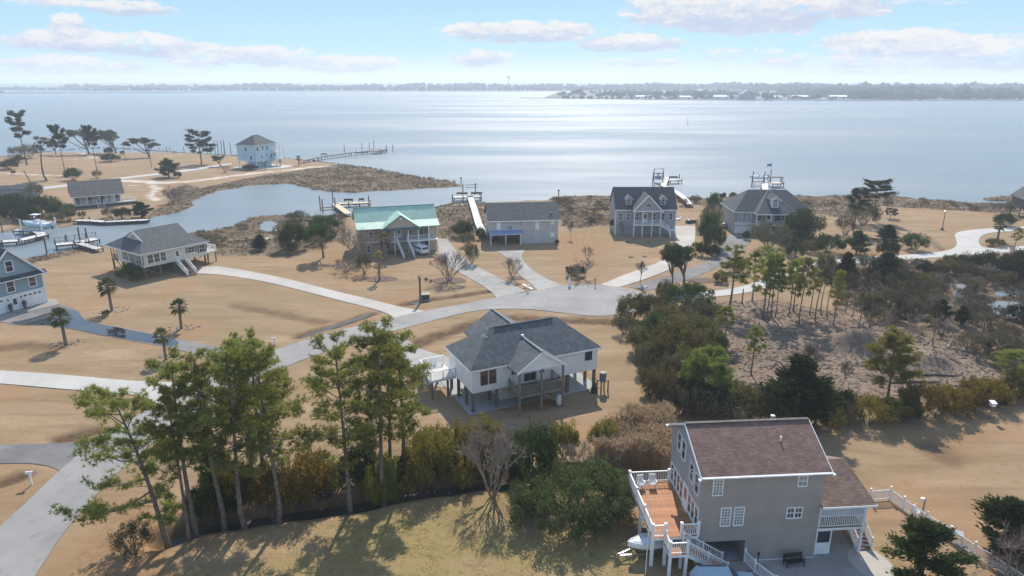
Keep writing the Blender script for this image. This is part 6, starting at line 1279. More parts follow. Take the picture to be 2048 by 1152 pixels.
def house_light_blue():
    h = thing('tall_house', 'light blue three storey house with hip roof on the far point', 'house', (-113.5, 284.7, 0), R(-22))
    W_, D_, ze, zr = 10.2, 13.0, 9.2, 12.9
    walls(h, .3, .3, 2.9, W_ - .3, D_ - .3, ze, SKYB_W)
    slabs(h, rot_polys(hip_polys(-.1, -.1, D_ + .1, W_ + .1, ze, zr)), SH_NAVY, .16); fascia(h, [(-.1, -.1, ze), (W_ + .1, -.1, ze), (W_ + .1, D_ + .1, ze), (-.1, D_ + .1, ze)], h=.2)
    for x in (.5, 5.1, W_ - .5):
        for y in (.5, 4.5, 8.5, D_ - .5): pile(h, x, y, 2.95, .3, WHITE)
    walls(h, 2.2, 3.5, 0, W_ - 2.0, D_ - 2.0, 2.9, SKYB_W, 'ground_floor_wall'); MB().box(.2, .2, 2.7, W_ - .2, D_ - .2, 2.92).build('floor_beam', WHITE, h)
    for u, z in ((5.0, 6.7), (5.0, 3.5)): window(h, 'f', .3, u + (2.4 if z < 5 else 0), z, 1.3, 1.5, GLASS, (2, 1), .12)
    window(h, 'f', .3, 4.2, 4.1, .6, .9, GLASS, (1, 1), .1)
    for y, z, w in ((1.6, 6.9, 1.2), (4.6, 7.2, .8), (7.2, 6.9, 1.0), (3.6, 3.6, .7), (6.6, 4.2, .6), (9.2, 3.6, 1.2), (11.2, 3.6, 1.2)): window(h, 'r', W_ - .3, y, z, w, 1.4, GLASS, (1, 1), .1)
    # stacked porches on the waterside
    for z in (2.9, 6.0):
        planks(h, W_ - .3, D_ - 3.4, W_ + 1.6, D_ + 2.0, z, DECK_W, .4, 'y', under=WHITE); railing(h, [(W_ - .2, D_ - 3.3, z), (W_ + 1.5, D_ - 3.3, z), (W_ + 1.5, D_ + 1.9, z)], .95, WHITE, .35, 2.5, single=False)
    for y in (D_ - 3.2, D_ - .5, D_ + 1.8): pile(h, W_ + 1.45, y, ze - .1, .2, WHITE)
    stairs(h, (W_ + .8, D_ - 3.4, 2.9), (W_ + .8, D_ - 9.0, .05), 1.4, SKYB_W, SKYB_W, rail_m=SKYB_W)
    return h
HL = house_light_blue()
o = sheet_mb([local_to_world(HL, q) for q in ((-1, -2, 0), (12, -2, 0), (19, 6, 0), (17, 14, 0), (-1, 14, 0))], .03).build('patio', CONC_W); tag(o, 'pale paved yard around the light blue house', 'patio', kind='structure')

def house_green_roof():
    h = thing('green_roof_house', 'tan house with green metal roof, front gable and long central stair', 'house', (-31.5, 136.8, 0), math.atan2(4.95, 16.0))
    W_, ze, zk, zr, yk, yr, D_ = 16.7, 5.5, 6.45, 9.0, 2.4, 5.7, 11.4
    walls(h, .4, yk, 0, W_ - .4, D_ - .5, ze + .3, TAN_W); walls(h, .4, .4, 0, 4.9, yk, ze, BRICKY, 'brick_bay'); MB().box(.36, .36, 2.55, 4.95, yk, 2.75).build('belt_board', WHITE, h)
    for x in (.4, W_ - .4): gable_wall(h, [(x, .4, ze - .1), (x, D_ - .4, ze - .1), (x, D_ - .4, ze), (x, yr, zr - .2), (x, yk, zk - .2)], (.12 if x < 2 else -.12, 0, 0), BRICKY if x < 2 else TAN_W)
    polys = [[(-.3, -.2, ze), (W_ + .3, -.2, ze), (W_ + .3, yk, zk), (-.3, yk, zk)], [(-.3, yk, zk), (W_ + .3, yk, zk), (W_ + .3, yr, zr), (-.3, yr, zr)], [(W_ + .3, D_, ze), (-.3, D_, ze), (-.3, yr, zr), (W_ + .3, yr, zr)]]
    rf = slabs(h, polys, METAL_G, .12)
    for i in range(43):
        x = -.25 + i * (W_ + .5) / 42; m_ = MB().beam((x, -.2, ze + .02), (x, yk, zk + .02), .05, .05).beam((x, yk, zk + .02), (x, yr, zr + .02), .05, .05); m_.build('seam', METAL_G, rf)
    MB().beam((-.3, yr, zr + .04), (W_ + .3, yr, zr + .04), .35, .06).build('ridge_cap', METAL_GD, rf)
    gx0, gx1, gm, gz_ = 5.0, 12.4, 8.7, 8.25
    gr = slabs(h, [[(gx0 - .3, -1.0, ze - .1), (gm, -1.0, gz_), (gm, 4.9, gz_), (gx0 - .3, .9, ze + .15)], [(gx1 + .3, .9, ze + .15), (gm, 4.9, gz_), (gm, -1.0, gz_), (gx1 + .3, -1.0, ze - .1)]], METAL_G, .12, 'gable_roof')
    gable_wall(h, [(gx0, -.75, ze), (gx1, -.75, ze), (gm, -.75, gz_ - .15)], (0, .15, 0), TAN_W); slabs(h, [[(gx0 - .3, -1.3, ze - .25), (gx1 + .3, -1.3, ze - .25), (gx1 + .3, -.7, ze + .1), (gx0 - .3, -.7, ze + .1)]], METAL_GD, .1, 'pent_roof')
    fascia(h, [(gx0 - .3, -1.02, ze - .1), (gm, -1.02, gz_ + .02), (gx1 + .3, -1.02, ze - .1)], METAL_GD, .14, close=False); fascia(h, [(-.3, -.22, ze), (W_ + .3, -.22, ze)], METAL_GD, .16, close=False); MB().lathe([(.3, 0), (.3, .05)], 10, (gm, -.8, 7.2)).build('gable_vent', TAN_W, h) if False else MB().cbox(gm, -.78, 7.4, .5, .08, .35).build('gable_vent', WHITE, h)
    # porch
    planks(h, 4.9, -.6, W_ - 1.9, yk, 2.75, DECK_W, .25, 'x', under=WHITE); walls(h, W_ - 2.0, .4, 0, W_ - .4, yk, ze, TAN_W, 'end_bay'); MB().box(4.9, -.65, 2.45, W_ - .3, .38, 2.7).build('floor_beam', WHITE, h)
    for x in (5.1, 7.3, 10.2, 12.3, 14.5): pile(h, x, -.45, ze - .1, .2, WHITE, name='porch_post')
    railing(h, [(5.1, -.45, 2.75), (7.6, -.45, 2.75)], .95, WHITE, .2, 2.5, single=False); railing(h, [(10.0, -.45, 2.75), (14.6, -.45, 2.75)], .95, WHITE, .2, 2.2, single=False)
    stairs(h, (8.8, -.6, 2.75), (9.5, -5.4, .05), 2.2, WOOD_G, WHITE, rail_m=WHITE)
    door(h, 'f', yk, 8.6, 2.75, 1.0, 2.1); window(h, 'f', yk, 6.4, 3.3, .8, 1.4, GLASS, (1, 2)); window(h, 'f', yk, 10.8, 3.6, .9, .8, GLASS, (1, 1)); window(h, 'f', yk, 13.4, 3.2, .8, 1.5, GLASS, (1, 2)); window(h, 'f', .4, 2.6, 3.4, .8, 1.4, GLASS, (1, 2))
    for u in (2.0,): window(h, 'f', .4, u, .6, .7, 1.3, GLASS, (1, 2))
    window(h, 'f', yk, 6.2, .6, .7, 1.3, GLASS, (1, 2)); garage(h, 'f', yk, 12.0, .03, 3.2, 2.2); door(h, 'f', yk, 14.4, .03, .9, 2.0)
    return h
HG = house_green_roof()

def house_awning():
    h = thing('awning_house', 'plain pale grey house with charcoal roof and blue awning over its carport', 'house', (-5.2, 146.5, 0), math.atan2(1.92, 15.73))
    W_, D_, ze, zr = 15.9, 10.0, 5.35, 8.5
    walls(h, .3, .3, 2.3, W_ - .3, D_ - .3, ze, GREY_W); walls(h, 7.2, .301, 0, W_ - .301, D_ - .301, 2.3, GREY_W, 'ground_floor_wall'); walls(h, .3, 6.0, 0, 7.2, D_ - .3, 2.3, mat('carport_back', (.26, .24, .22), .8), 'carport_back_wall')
    for x in (.3, W_ - .3): gable_wall(h, [(x, .3, ze), (x, D_ - .3, ze), (x, D_ / 2, zr - .15)], (.12 if x < 2 else -.12, 0, 0), GREY_W)
    slabs(h, [[(-.1, -.15, ze - .05), (W_ + .1, -.15, ze - .05), (W_ + .1, D_ / 2, zr), (-.1, D_ / 2, zr)], [(W_ + .1, D_ + .15, ze - .05), (-.1, D_ + .15, ze - .05), (-.1, D_ / 2, zr), (W_ + .1, D_ / 2, zr)]], SH_GREY, .16); fascia(h, [(-.1, -.17, ze - .05), (W_ + .1, -.17, ze - .05)], close=False, h=.18)
    slabs(h, [[(.3, -.75, 2.55), (7.4, -.75, 2.55), (7.4, .28, 3.2), (.3, .28, 3.2)]], BLUE_C, .06, 'awning'); MB().box(.35, -.7, 2.32, 7.3, -.62, 2.5).build('awning_frame', WHITE, h)
    for x in (.5, 3.8, 7.1): pile(h, x, -.5, 2.4, .16, WHITE, name='carport_post')
    for u, z, w, hh in ((2.3, 3.3, .9, 1.6), (10.9, 3.1, .9, 1.9), (14.3, 4.2, .85, .9), (14.3, 1.4, .85, .9)):
        o = place_mesh('storm_panel', box_mesh(w, .06, hh, WHITE), h, (u, .27, z)); place_mesh('panel_rail', box_mesh(w + .08, .04, .06, WHITE), o, (0, -.04, hh))
    window(h, 'f', .3, 7.2, 4.2, .8, .8, GLASS_C, (1, 1)); 
    w_ = MB().cbox(14.1, 1.9, 6.55, .55, .8, .1).build('skylight', GLASS_C, h); pipe(h, 6.0, 1.5, 6.0, .45, .1, BLACK); pipe(h, 1.9, 2.5, 6.6, .3, .05)
    # wall ornament: weathered blue lattice of small squares
    wo_ = MB().box(4.45, .24, 3.95, 5.5, .29, 4.02).build('wall_ornament', BLUE_C, h)
    rr = random.Random(3)
    for k in range(7): place_mesh('ornament_piece', box_mesh(.22, .05, .22, BLUE_C), wo_, (4.6 + .2 * (k % 4) + rr.uniform(-.05, .05), .26, 3.4 + .34 * (k // 4) + rr.uniform(-.05, .2)))
    MB().box(W_ - .28, 2.5, 1.0, W_ + .1, 3.4, 2.1).build('air_conditioner', BLACK, h)
    return h
house_awning()

def house_dormer():
    h = thing('dormer_house', 'lavender grey house with dark steep roof, centre gable and two dormers', 'house', (24.2, 157.0, 0), 0.0)
    W_, D_, ze, zr = 14.0, 10.0, 6.1, 10.5
    walls(h, 0, 0, 0, W_, D_, ze, LAV_W); MB().box(-.04, -.04, 2.75, W_ + .04, 0, 2.9).build('belt_board', LAV_W, h)
    for x in (0, W_):
        gable_wall(h, [(x, 0, ze), (x, D_, ze), (x, D_ / 2, zr - .15)], (.12 if x == 0 else -.12, 0, 0), LAV_W); MB().box(x - .1, -.05, 0, x + .1, .05, ze).build('corner_board', WHITE, h)
    slabs(h, [[(-.25, -.3, ze - .15), (W_ + .25, -.3, ze - .15), (W_ + .25, D_ / 2, zr), (-.25, D_ / 2, zr)], [(W_ + .25, D_ + .3, ze - .15), (-.25, D_ + .3, ze - .15), (-.25, D_ / 2, zr), (W_ + .25, D_ / 2, zr)]], SH_NAVY, .16); fascia(h, [(-.25, -.32, ze - .15), (W_ + .25, -.32, ze - .15)], close=False, h=.2)
    gx0, gx1, gm, gz_ = 3.8, 10.2, 7.0, 9.7
    slabs(h, [[(gx0 - .3, -2.5, ze - .1), (gm, -2.5, gz_), (gm, 4.3, gz_), (gx0 - .3, 0, ze - .1)], [(gx1 + .3, 0, ze - .1), (gm, 4.3, gz_), (gm, -2.5, gz_), (gx1 + .3, -2.5, ze - .1)]], SH_NAVY, .14, 'gable_roof'); gable_wall(h, [(gx0, -2.3, ze), (gx1, -2.3, ze), (gm, -2.3, gz_ - .2)], (0, .15, 0), LAV_W)
    fascia(h, [(gx0 - .3, -2.52, ze - .1), (gm, -2.52, gz_ + .02), (gx1 + .3, -2.52, ze - .1)], h=.26, t=.08, close=False); MB().box(gx0 - .1, -2.4, ze - .25, gx1 + .1, -2.2, ze).build('porch_beam', WHITE, h)
    fan = MB(); n = 9
    fan.poly([(gm, -2.34, 7.2)] + [(gm + .65 * math.cos(math.pi * k / n), -2.34, 7.2 + .5 * math.sin(math.pi * k / n)) for k in range(n + 1)]); fo = fan.build('fan_window', GLASS, h); MB().tube([(gm + .68 * math.cos(math.pi * k / n), -2.35, 7.2 + .53 * math.sin(math.pi * k / n)) for k in range(n + 1)], .05, 4).build('frame', WHITE, fo)
    for dx in (3.0, 11.0):
        d = walls(h, dx - .75, .9, 6.9, dx + .75, 3.6, 8.4, LAV_W, 'dormer'); gable_wall(d, [(dx - .75, .9, 8.4), (dx + .75, .9, 8.4), (dx, .9, 9.1)], (0, .1, 0), LAV_W)
        slabs(d, [[(dx - .95, .6, 8.25), (dx, .6, 9.2), (dx, 3.9, 9.2), (dx - .95, 3.2, 8.25)], [(dx + .95, 3.2, 8.25), (dx, 3.9, 9.2), (dx, .6, 9.2), (dx + .95, .6, 8.25)]], SH_NAVY, .1, 'roof'); fascia(d, [(dx - .97, .58, 8.22), (dx, .58, 9.2), (dx + .97, .58, 8.22)], h=.14, close=False)
        window(h, 'f', .9, dx, 7.05, .7, 1.2, GLASS, (2, 2), .08)
    planks(h, gx0, -2.3, gx1, 0, 2.85, DECK_W, .25, 'x', under=WHITE)
    for x in (3.95, 5.9, 8.1, 10.05): pile(h, x, -2.2, ze - .2, .2, WHITE, name='porch_post')
    railing(h, [(3.95, -2.2, 2.85), (10.05, -2.2, 2.85)], .95, WHITE, .16, 2.0, single=False)
    stairs(h, (10.2, -1.4, 2.85), (12.0, -1.4, 1.5), 1.2, DECK_W, WHITE); MB().box(12.0, -2.1, 1.3, 13.4, -.7, 1.5).build('stair_landing', WHITE, h); stairs(h, (12.7, -2.1, 1.5), (12.7, -4.0, .05), 1.2, DECK_W, WHITE)
    for u in (1.1, 2.9, 4.9, 8.9, 11.0, 12.8): window(h, 'f', 0, u, 3.6, .75, 1.5, GLASS, (2, 2), .08)
    door(h, 'f', 0, 6.8, 2.86, 1.2, 2.2, WHITE); MB().lathe([(.28, 0), (.34, .1), (.34, .5), (.2, .65)], 10, (5.4, -2.9, 0)).build('vent_cover', WHITE, h) if False else None
    for u in (2.9, 4.9, 7.1, 8.9): place_mesh('vent_cover', box_mesh(.5, .08, .55, LAV_W), h, (u, -.05, .5))
    MB().box(-.8, 3.0, 1.6, -.02, 3.8, 2.9).build('air_conditioner', BLACK, h)
    return h
house_dormer()

def house_hip():
    h = thing('hip_roof_house', 'grey house with dark hip roof, white garage door and porch near the shore', 'house', (52.1, 158.0, 0), R(-2))
    W_, D_, ze, zr = 18.4, 13.0, 5.2, 9.5
    walls(h, .4, .4, 0, W_ - .4, D_ - .4, ze, LAV2_W); slabs(h, hip_polys(0, 0, W_, D_, ze, zr, 4.6, 4.6), SH_NAVY, .16); fascia(h, [(0, 0, ze), (W_, 0, ze), (W_, D_, ze), (0, D_, ze)], h=.18)
    slabs(h, [[(4.4, -2.4, ze - .05), (13.8, -2.4, ze - .05), (9.1, 5.6, zr + .15)], [(4.4, 2.0, ze + .0), (4.4, -2.4, ze - .05), (9.1, 5.6, zr + .15)], [(13.8, -2.4, ze - .05), (13.8, 2.0, ze), (9.1, 5.6, zr + .15)]], SH_NAVY, .14, 'porch_roof'); fascia(h, [(4.4, .1, ze - .05), (4.4, -2.42, ze - .05), (13.8, -2.42, ze - .05), (13.8, .1, ze - .05)], h=.2, close=False); MB().beam((4.4, -2.4, ze + .0), (9.1, 5.6, zr + .2), .18, .06).beam((13.8, -2.4, ze), (9.1, 5.6, zr + .2), .18, .06).build('hip_cap', mat('pale_hip_cap', (.20, .20, .21), .9), h)
    d = walls(h, 8.3, -.3, 6.3, 9.9, 3.0, 8.3, WHITE, 'dormer'); slabs(d, [[(7.9, -.7, 8.0), (9.1, -.7, 9.2), (9.1, 4.0, 9.2), (7.9, 3.0, 8.0)], [(10.3, 3.0, 8.0), (9.1, 4.0, 9.2), (9.1, -.7, 9.2), (10.3, -.7, 8.0)]], SH_NAVY, .1, 'roof'); gable_wall(d, [(8.3, -.3, 8.3), (9.9, -.3, 8.3), (9.1, -.3, 9.05)], (0, .1, 0), WHITE); fascia(d, [(7.88, -.72, 7.98), (9.1, -.72, 9.22), (10.32, -.72, 7.98)], h=.18, close=False); window(h, 'f', -.3, 9.1, 6.55, 1.0, 1.6, GLASS_C, (2, 2), .1)
    MB().box(4.5, -2.3, ze - .25, 13.7, .38, ze - .06).build('porch_ceiling', WHITE, h); planks(h, 4.5, -2.3, 13.7, .4, 2.6, DECK_W, .25, 'x', under=WHITE)
    for x in (4.6, 8.0, 11.0, 13.6): pile(h, x, -2.2, ze - .2, .2, WHITE, name='porch_post')
    railing(h, [(7.9, -2.2, 2.6), (13.6, -2.2, 2.6)], .95, WHITE, .2, 2.8, single=False); railing(h, [(4.6, -2.2, 2.6), (5.4, -2.2, 2.6)], .95, WHITE, .2, .8, single=False)
    stairs(h, (6.6, -2.3, 2.6), (6.6, -6.0, .05), 1.8, DECK_W, WHITE)
    garage(h, 'f', .4, 2.6, .03, 3.9, 2.1); MB().box(.4, .34, 2.3, 4.8, .4, 2.65).build('belt_board', WHITE, h)
    for u in (1.6, 3.6): window(h, 'f', .4, u, 3.0, .9, 1.6, GLASS_C, (2, 2), .1)
    for u in (6.0, 10.2, 12.6): window(h, 'f', .4, u, 3.1, 1.2 if u > 8 else .9, 1.5, GLASS, (2, 2), .1)
    door(h, 'f', .4, 8.1, 2.6, 1.0, 2.1); window(h, 'f', .4, 16.0, 3.1, 1.0, 1.4, GLASS, (2, 2), .1)
    MB().box(-.7, 6, .2, .38, 7, 1.2).build('air_conditioner', METAL, h)
    return h
house_hip()

def house_dark():
    h = thing('shore_house', 'dark shingled shore house cut off by the picture edge', 'house', (132.0, 172.5, 0), R(-14))
    W_, D_, ze, zr = 11.0, 12.0, 5.0, 9.8
    walls(h, .4, .4, 2.4, W_ - .4, D_ - .4, ze, DARK_W); gable_wall(h, [(.4, .4, ze), (W_ - .4, .4, ze), (W_ / 2, .4, zr - .2)], (0, .12, 0), DARK_W)
    slabs(h, [[(0, 0, ze), (W_ / 2, 0, zr), (W_ / 2, D_, zr), (0, D_, ze)], [(W_, D_, ze), (W_ / 2, D_, zr), (W_ / 2, 0, zr), (W_, 0, ze)]], SH_NAVY, .16)
    for x in (.6, 4, 7.5, W_ - .6):
        for y in (.6, 6, D_ - .6): pile(h, x, y, 2.45, .28, WOOD_D)
    for u in (3.0, 6.0): window(h, 'f', .4, u, 3.0, 1.2, 1.4, GLASS, (2, 1))
    planks(h, -2.0, -1.5, 4.0, .4, 2.4, WOOD_G, .3, 'x', under=WOOD_D)
    return h
house_dark()
p = G(0, 397); t = thing('shed', 'low dark shed with two white windows at the picture edge', 'shed', (p.x - 3, p.y + 2, 0), R(14))
walls(t, 0, 0, 0, 11.5, 4.5, 2.3, GREEN_W); slabs(t, [[(-.3, -.3, 2.3), (11.8, -.3, 2.3), (11.8, 2.2, 3.3), (-.3, 2.2, 3.3)], [(11.8, 4.8, 2.3), (-.3, 4.8, 2.3), (-.3, 2.2, 3.3), (11.8, 2.2, 3.3)]], SH_NAVY, .12); window(t, 'f', 0, 9.6, .9, .6, .8, GLASS, (1, 1), .1); window(t, 'f', 0, 10.5, .9, .6, .8, GLASS, (1, 1), .1); window(t, 'f', 0, 5.5, .9, .9, .8, GLASS, (2, 1), .1)

# ================================================================ DOCKS AND BOATS
def dock(label, runs, m, piles_every=3.0, pm=None, z=.75, extra=None, tall=None, rail=None, w=1.6):
    """runs: list of (pixel points, width); the walkway surface seen at height z"""
    p0 = G(*runs[0][0][0], z); t = thing('dock', label, 'dock', (p0.x, p0.y, WATER_Z)); pm = pm or WOOD_D; zz = z - WATER_Z
    for pts, wd in runs:
        P_ = [G(a, b, z) - Vector((p0.x, p0.y, 0)) for a, b in pts]
        for a, b in zip(P_[:-1], P_[1:]):
            a = Vector((a.x, a.y, zz)); b = Vector((b.x, b.y, zz)); d = (b - a).normalized(); s = Vector((-d.y, d.x, 0)) * wd / 2
            o = MB().slab([a - s, b - s, b + s, a + s], .08).build('decking', m, t); MB().beam(a + s - Vector((0, 0, .2)), b + s - Vector((0, 0, .2)), .08, .25).beam(a - s - Vector((0, 0, .2)), b - s - Vector((0, 0, .2)), .08, .25).build('stringer', pm, o)
            L = (b - a).length; n = max(1, round(L / piles_every))
            for i in range(n + 1):
                for q in (-1, 1):
                    c = a.lerp(b, i / n) + s * q * 1.02; place_mesh('pile', cyl_mesh(.13, zz + 1.4 + (.5 if (i + q) % 4 == 0 and wd > 2 else .05), pm), t, (c.x, c.y, -1.4))
    for (px, py, ph) in (tall or []):
        c = G(px, py, WATER_Z); place_mesh('mooring_pile', cyl_mesh(.16, ph + 1.2, pm), t, (c.x - p0.x, c.y - p0.y, -1.2))
    for pts in (rail or []):
        P_ = [G(a, b, z) for a, b in pts]; railing(t, [(q.x - p0.x, q.y - p0.y, zz) for q in P_], .9, pm, .8, 2.4, single=False)
    return t, p0
_cc = {}
def cyl_mesh(r, h, m):
    k = (r, round(h, 2), m.name)
    if k not in _cc: _cc[k] = MB().tube([(0, 0, 0), (0, 0, h)], r, 7).mesh('pile', m)
    return _cc[k]
def beams(par, p0, segs, m, w=.14, name='cross_beam'):
    for (a, b) in segs: MB().beam(Vector(a) - Vector((p0.x, p0.y, WATER_Z)), Vector(b) - Vector((p0.x, p0.y, WATER_Z)), w, w).build(name, m, par)
def bench(par, p0, px, py, z, L, m, rz=0):
    c = G(px, py, z); b = MB().box(-L / 2, -.25, .42, L / 2, .25, .5).box(-L / 2, .2, .5, L / 2, .28, .95).build('bench', m, par, (c.x - p0.x, c.y - p0.y, z - WATER_Z), rz)
    for x in (-.45 * L, .45 * L): place_mesh('leg', box_mesh(.1, .4, .42, m), b, (x, 0, 0))
    return b
t, p0 = dock('long far pier reaching into the sound from the light blue house', [([(603, 321), (640, 313), (700, 305), (772, 298)], 1.7), ([(748, 302), (766, 299)], 3.5)], WOOD_G, 4.0, z=1.2, tall=[(689, 304, 3.6), (724, 300, 3.6), (739, 300, 3.8), (748, 298, 4.6), (786, 303, 3.4), (773, 303, 3.4)])
bench(t, p0, 648, 311, 1.2, 3.0, WOOD_G)
t, p0 = dock('tan decked dock with boat lift behind the green roofed house', [([(697, 427), (671, 408)], 1.9), ([(676, 406.5), (740, 404.5)], 2.6)], DECK_T, 3.0, z=.8, tall=[(641, 420, 3.9), (646, 425, 3.8), (666, 405, 4.0), (671, 419, 3.4), (738, 412, 3.0)])
for py, h_ in ((408, 1.6), (413, 1.4)): a = G(641, py + 8, 1.4); b = G(668, py + 6, 1.4); beams(t, p0, [(a, b)], WOOD_D, .2, 'lift_beam')
bench(t, p0, 697, 404, .8, 2.6, WOOD_D); MB().cbox(0, 0, .45, 1.3, .7, .9).build('dock_box', WHITE, t, tuple(G(711, 404.5, .8) - p0 + Vector((0, 0, .32 - 0.0)))); bench(t, p0, 723, 403, .8, 1.6, WOOD_P)
t, p0 = dock('straight bleached dock with benches behind the awning house', [([(968, 470), (957, 446), (948, 416), (940, 392)], 1.8), ([(907, 394), (961, 392)], 2.8)], DECK_W, 3.2, WOOD_P, z=.9, tall=[(926, 388, 3.3), (951, 386, 3.3), (905, 403, 2.2), (962, 401, 2.2)])
a = G(926, 380, 2.9); b = G(951, 379, 2.9); a = Vector((a.x, G(926, 388).y, 2.8)); b = Vector((b.x, G(951, 386).y, 2.8)); beams(t, p0, [(a, b), (a - Vector((0, 0, .8)), b - Vector((0, 0, .8)))], WOOD_P)
bench(t, p0, 924, 391, .9, 3.4, WOOD_P); bench(t, p0, 953, 390.5, .9, 3.4, RUST)
t, p0 = dock('white walkway and bent dock with boat lift behind the dormer house', [([(1379, 408), (1367, 394), (1352, 383), (1327, 371), (1333, 354)], 1.9), ([(1337, 360), (1360, 359)], 2.6)], DECK_W, 3.4, z=1.0, tall=[(1305, 372, 4.3), (1324, 371, 4.3), (1307, 362, 4.3), (1326, 361, 4.3), (1358, 363, 2.6)])
zt = 3.9
A4 = [Vector((G(px, py, WATER_Z).x, G(px, py, WATER_Z).y, zt)) for px, py in ((1305, 372), (1324, 371), (1326, 361), (1307, 362))]; beams(t, p0, [(A4[i], A4[(i + 1) % 4]) for i in range(4)], WOOD_D, .2, 'lift_beam'); bench(t, p0, 1347, 358, 1.0, 3.0, WOOD_D)
lift_i = sum(A4, Vector()) / 4
t, p0 = dock('dock with covered bench and boat lift behind the hip roofed house', [([(1533, 388), (1530, 376), (1530, 366)], 2.2), ([(1540, 366), (1562, 365)], 3.0)], DECK_W, 3.2, z=1.0, tall=[(1503, 374, 4.0), (1505, 365, 4.0), (1526, 374, 4.0), (1528, 366, 4.0), (1540, 364, 4.6), (1561, 372, 3.2)])
A5 = [Vector((G(px, py, WATER_Z).x, G(px, py, WATER_Z).y, 1.5)) for px, py in ((1503, 374), (1526, 374), (1528, 366), (1505, 365))]; beams(t, p0, [(A5[i], A5[(i + 1) % 4]) for i in range(4)], WOOD_D, .2, 'lift_beam'); lift_j = sum(A5, Vector()) / 4
c = G(1551, 366, 1.0); MB().box(-2.2, -1, 1.9, 2.2, 1, 2.05).box(-2.1, -.9, 0, -1.95, -.75, 1.9).box(1.95, -.9, 0, 2.1, -.75, 1.9).box(-2.1, .75, 0, -1.95, .9, 1.9).box(1.95, .75, 0, 2.1, .9, 1.9).build('shelter', WOOD_D, t, (c.x - p0.x, c.y - p0.y, 1.0 - WATER_Z))
t, p0 = dock('grey creek dock beside the lifted boat', [([(0, 483), (40, 480), (88, 468)], 2.2), ([(84, 468), (72, 461), (32, 459)], 1.8), ([(-20, 486), (2, 483)], 2.2)], DECK_W, 2.6, z=.7)
bench(t, p0, 18, 476, .7, 1.8, WHITE, .2)
t, p0 = dock('railed creek dock next to the cream stilt house', [([(197, 497), (178, 491), (152, 484)], 1.6), ([(112, 489), (150, 485), (192, 477)], 2.4)], DECK_W, 2.6, z=.8, tall=[(94, 507, 3.2), (161, 486, 3.6), (175, 482, 3.0), (135, 490, 2.4)], rail=[[(110, 489), (110, 484), (150, 479), (192, 472)], [(112, 492), (148, 489)], [(196, 494), (160, 484)]])
t, p0 = dock('bulkhead walkway along the creek below the cottage', [([(152, 440), (185, 441), (212, 443), (255, 441), (296, 439)], 1.7)], DECK_W, 2.4, z=.55, tall=[(226, 447, 1.8), (245, 445, 1.9), (265, 444, 1.4), (180, 445, 1.5), (212, 449, 1.3)])
a = G(296, 443, 0); b = G(152, 447, 0)
t = thing('bulkhead', 'dark timber bulkhead wall below the creek walkway', 'bulkhead', (b.x, b.y, WATER_Z)); d_ = a - b; MB().beam((0, .4, .25), (d_.x, d_.y + .4, .25), .2, 1.2).build('sheet_wall', WOOD_D, t)
# loose piles in the water
for k, (px, py, tp) in enumerate([(431, 308, 281), (437, 308, 281), (444, 308, 280), (450, 308, 280), (415, 305, 290), (422, 306, 291), (333, 301, 293), (340, 301, 293), (368, 303, 294), (318, 299, 295), (462, 309, 284), (922, 366, 357), (1117, 396, 382), (786, 303, 294), (1375, 250, 236)]):
    g = G(px, py, WATER_Z); hgt = ZH(tp, g.y); t = thing('marker_pile', ['weathered pile standing in the water off the far point', 'marker pile at the tip of the marsh point', 'marker pile at the marsh edge behind the awning house', 'lone pile beyond the end of the long pier', 'tiny distant channel marker in open water'][0 if k < 11 else k - 10], 'pile', (g.x, g.y, WATER_Z), 0, 'piles off the far point' if k < 11 else None)
    MB().tube([(0, 0, -1.2), (.05, 0, hgt * .6), (.03, 0, hgt + .3)], [.17, .16, .14], 7).build('shaft', WOOD_D, t); MB().tube([(.03, 0, hgt + .3), (.03, 0, hgt + (.75 if k in (11, 12) else .36))], .15 if k not in (11, 12) else .3, 7).build('cap', WOOD_D if k not in (11, 12) else RUST, t)

HULL = mat('white_gelcoat', (.78, .79, .80), .25, .03, 2.0); HULL_B = mat('blue_gelcoat', (.40, .55, .66), .25, .04, 2.0); HULL_N = mat('navy_gelcoat', (.10, .17, .24), .25, .04, 2.0)
def hull_mesh(L, B, H, m):
    mb = MB(); n = 12; K = 7; rows_ = []
    for i in range(n + 1):
        f = i / n; x = -L / 2 + L * f; b = B / 2 * (1 - max(0, (f - .45) / .55) ** 2.2) * (.92 + .08 * min(1, f * 4)); keel = .0 + .55 * H * max(0, (f - .6) / .4) ** 2; top = H * (.82 + .3 * f ** 2)
        b = max(b, .03); rows_.append([(x, -b, top), (x, -b * .93, keel + .45 * (top - keel)), (x, -b * .72, keel + .2 * (top - keel)), (x, 0, keel), (x, b * .72, keel + .2 * (top - keel)), (x, b * .93, keel + .45 * (top - keel)), (x, b, top)])
    for r_ in rows_: mb.v += r_
    for i in range(n):
        for j in range(K - 1): mb.f.append((i * K + j, i * K + j + 1, (i + 1) * K + j + 1, (i + 1) * K + j))
        mb.f.append((i * K, (i + 1) * K, (i + 1) * K + K - 1, i * K + K - 1))
    mb.f.append(tuple(range(K)))
    return mb.mesh('hull', m, True, False)
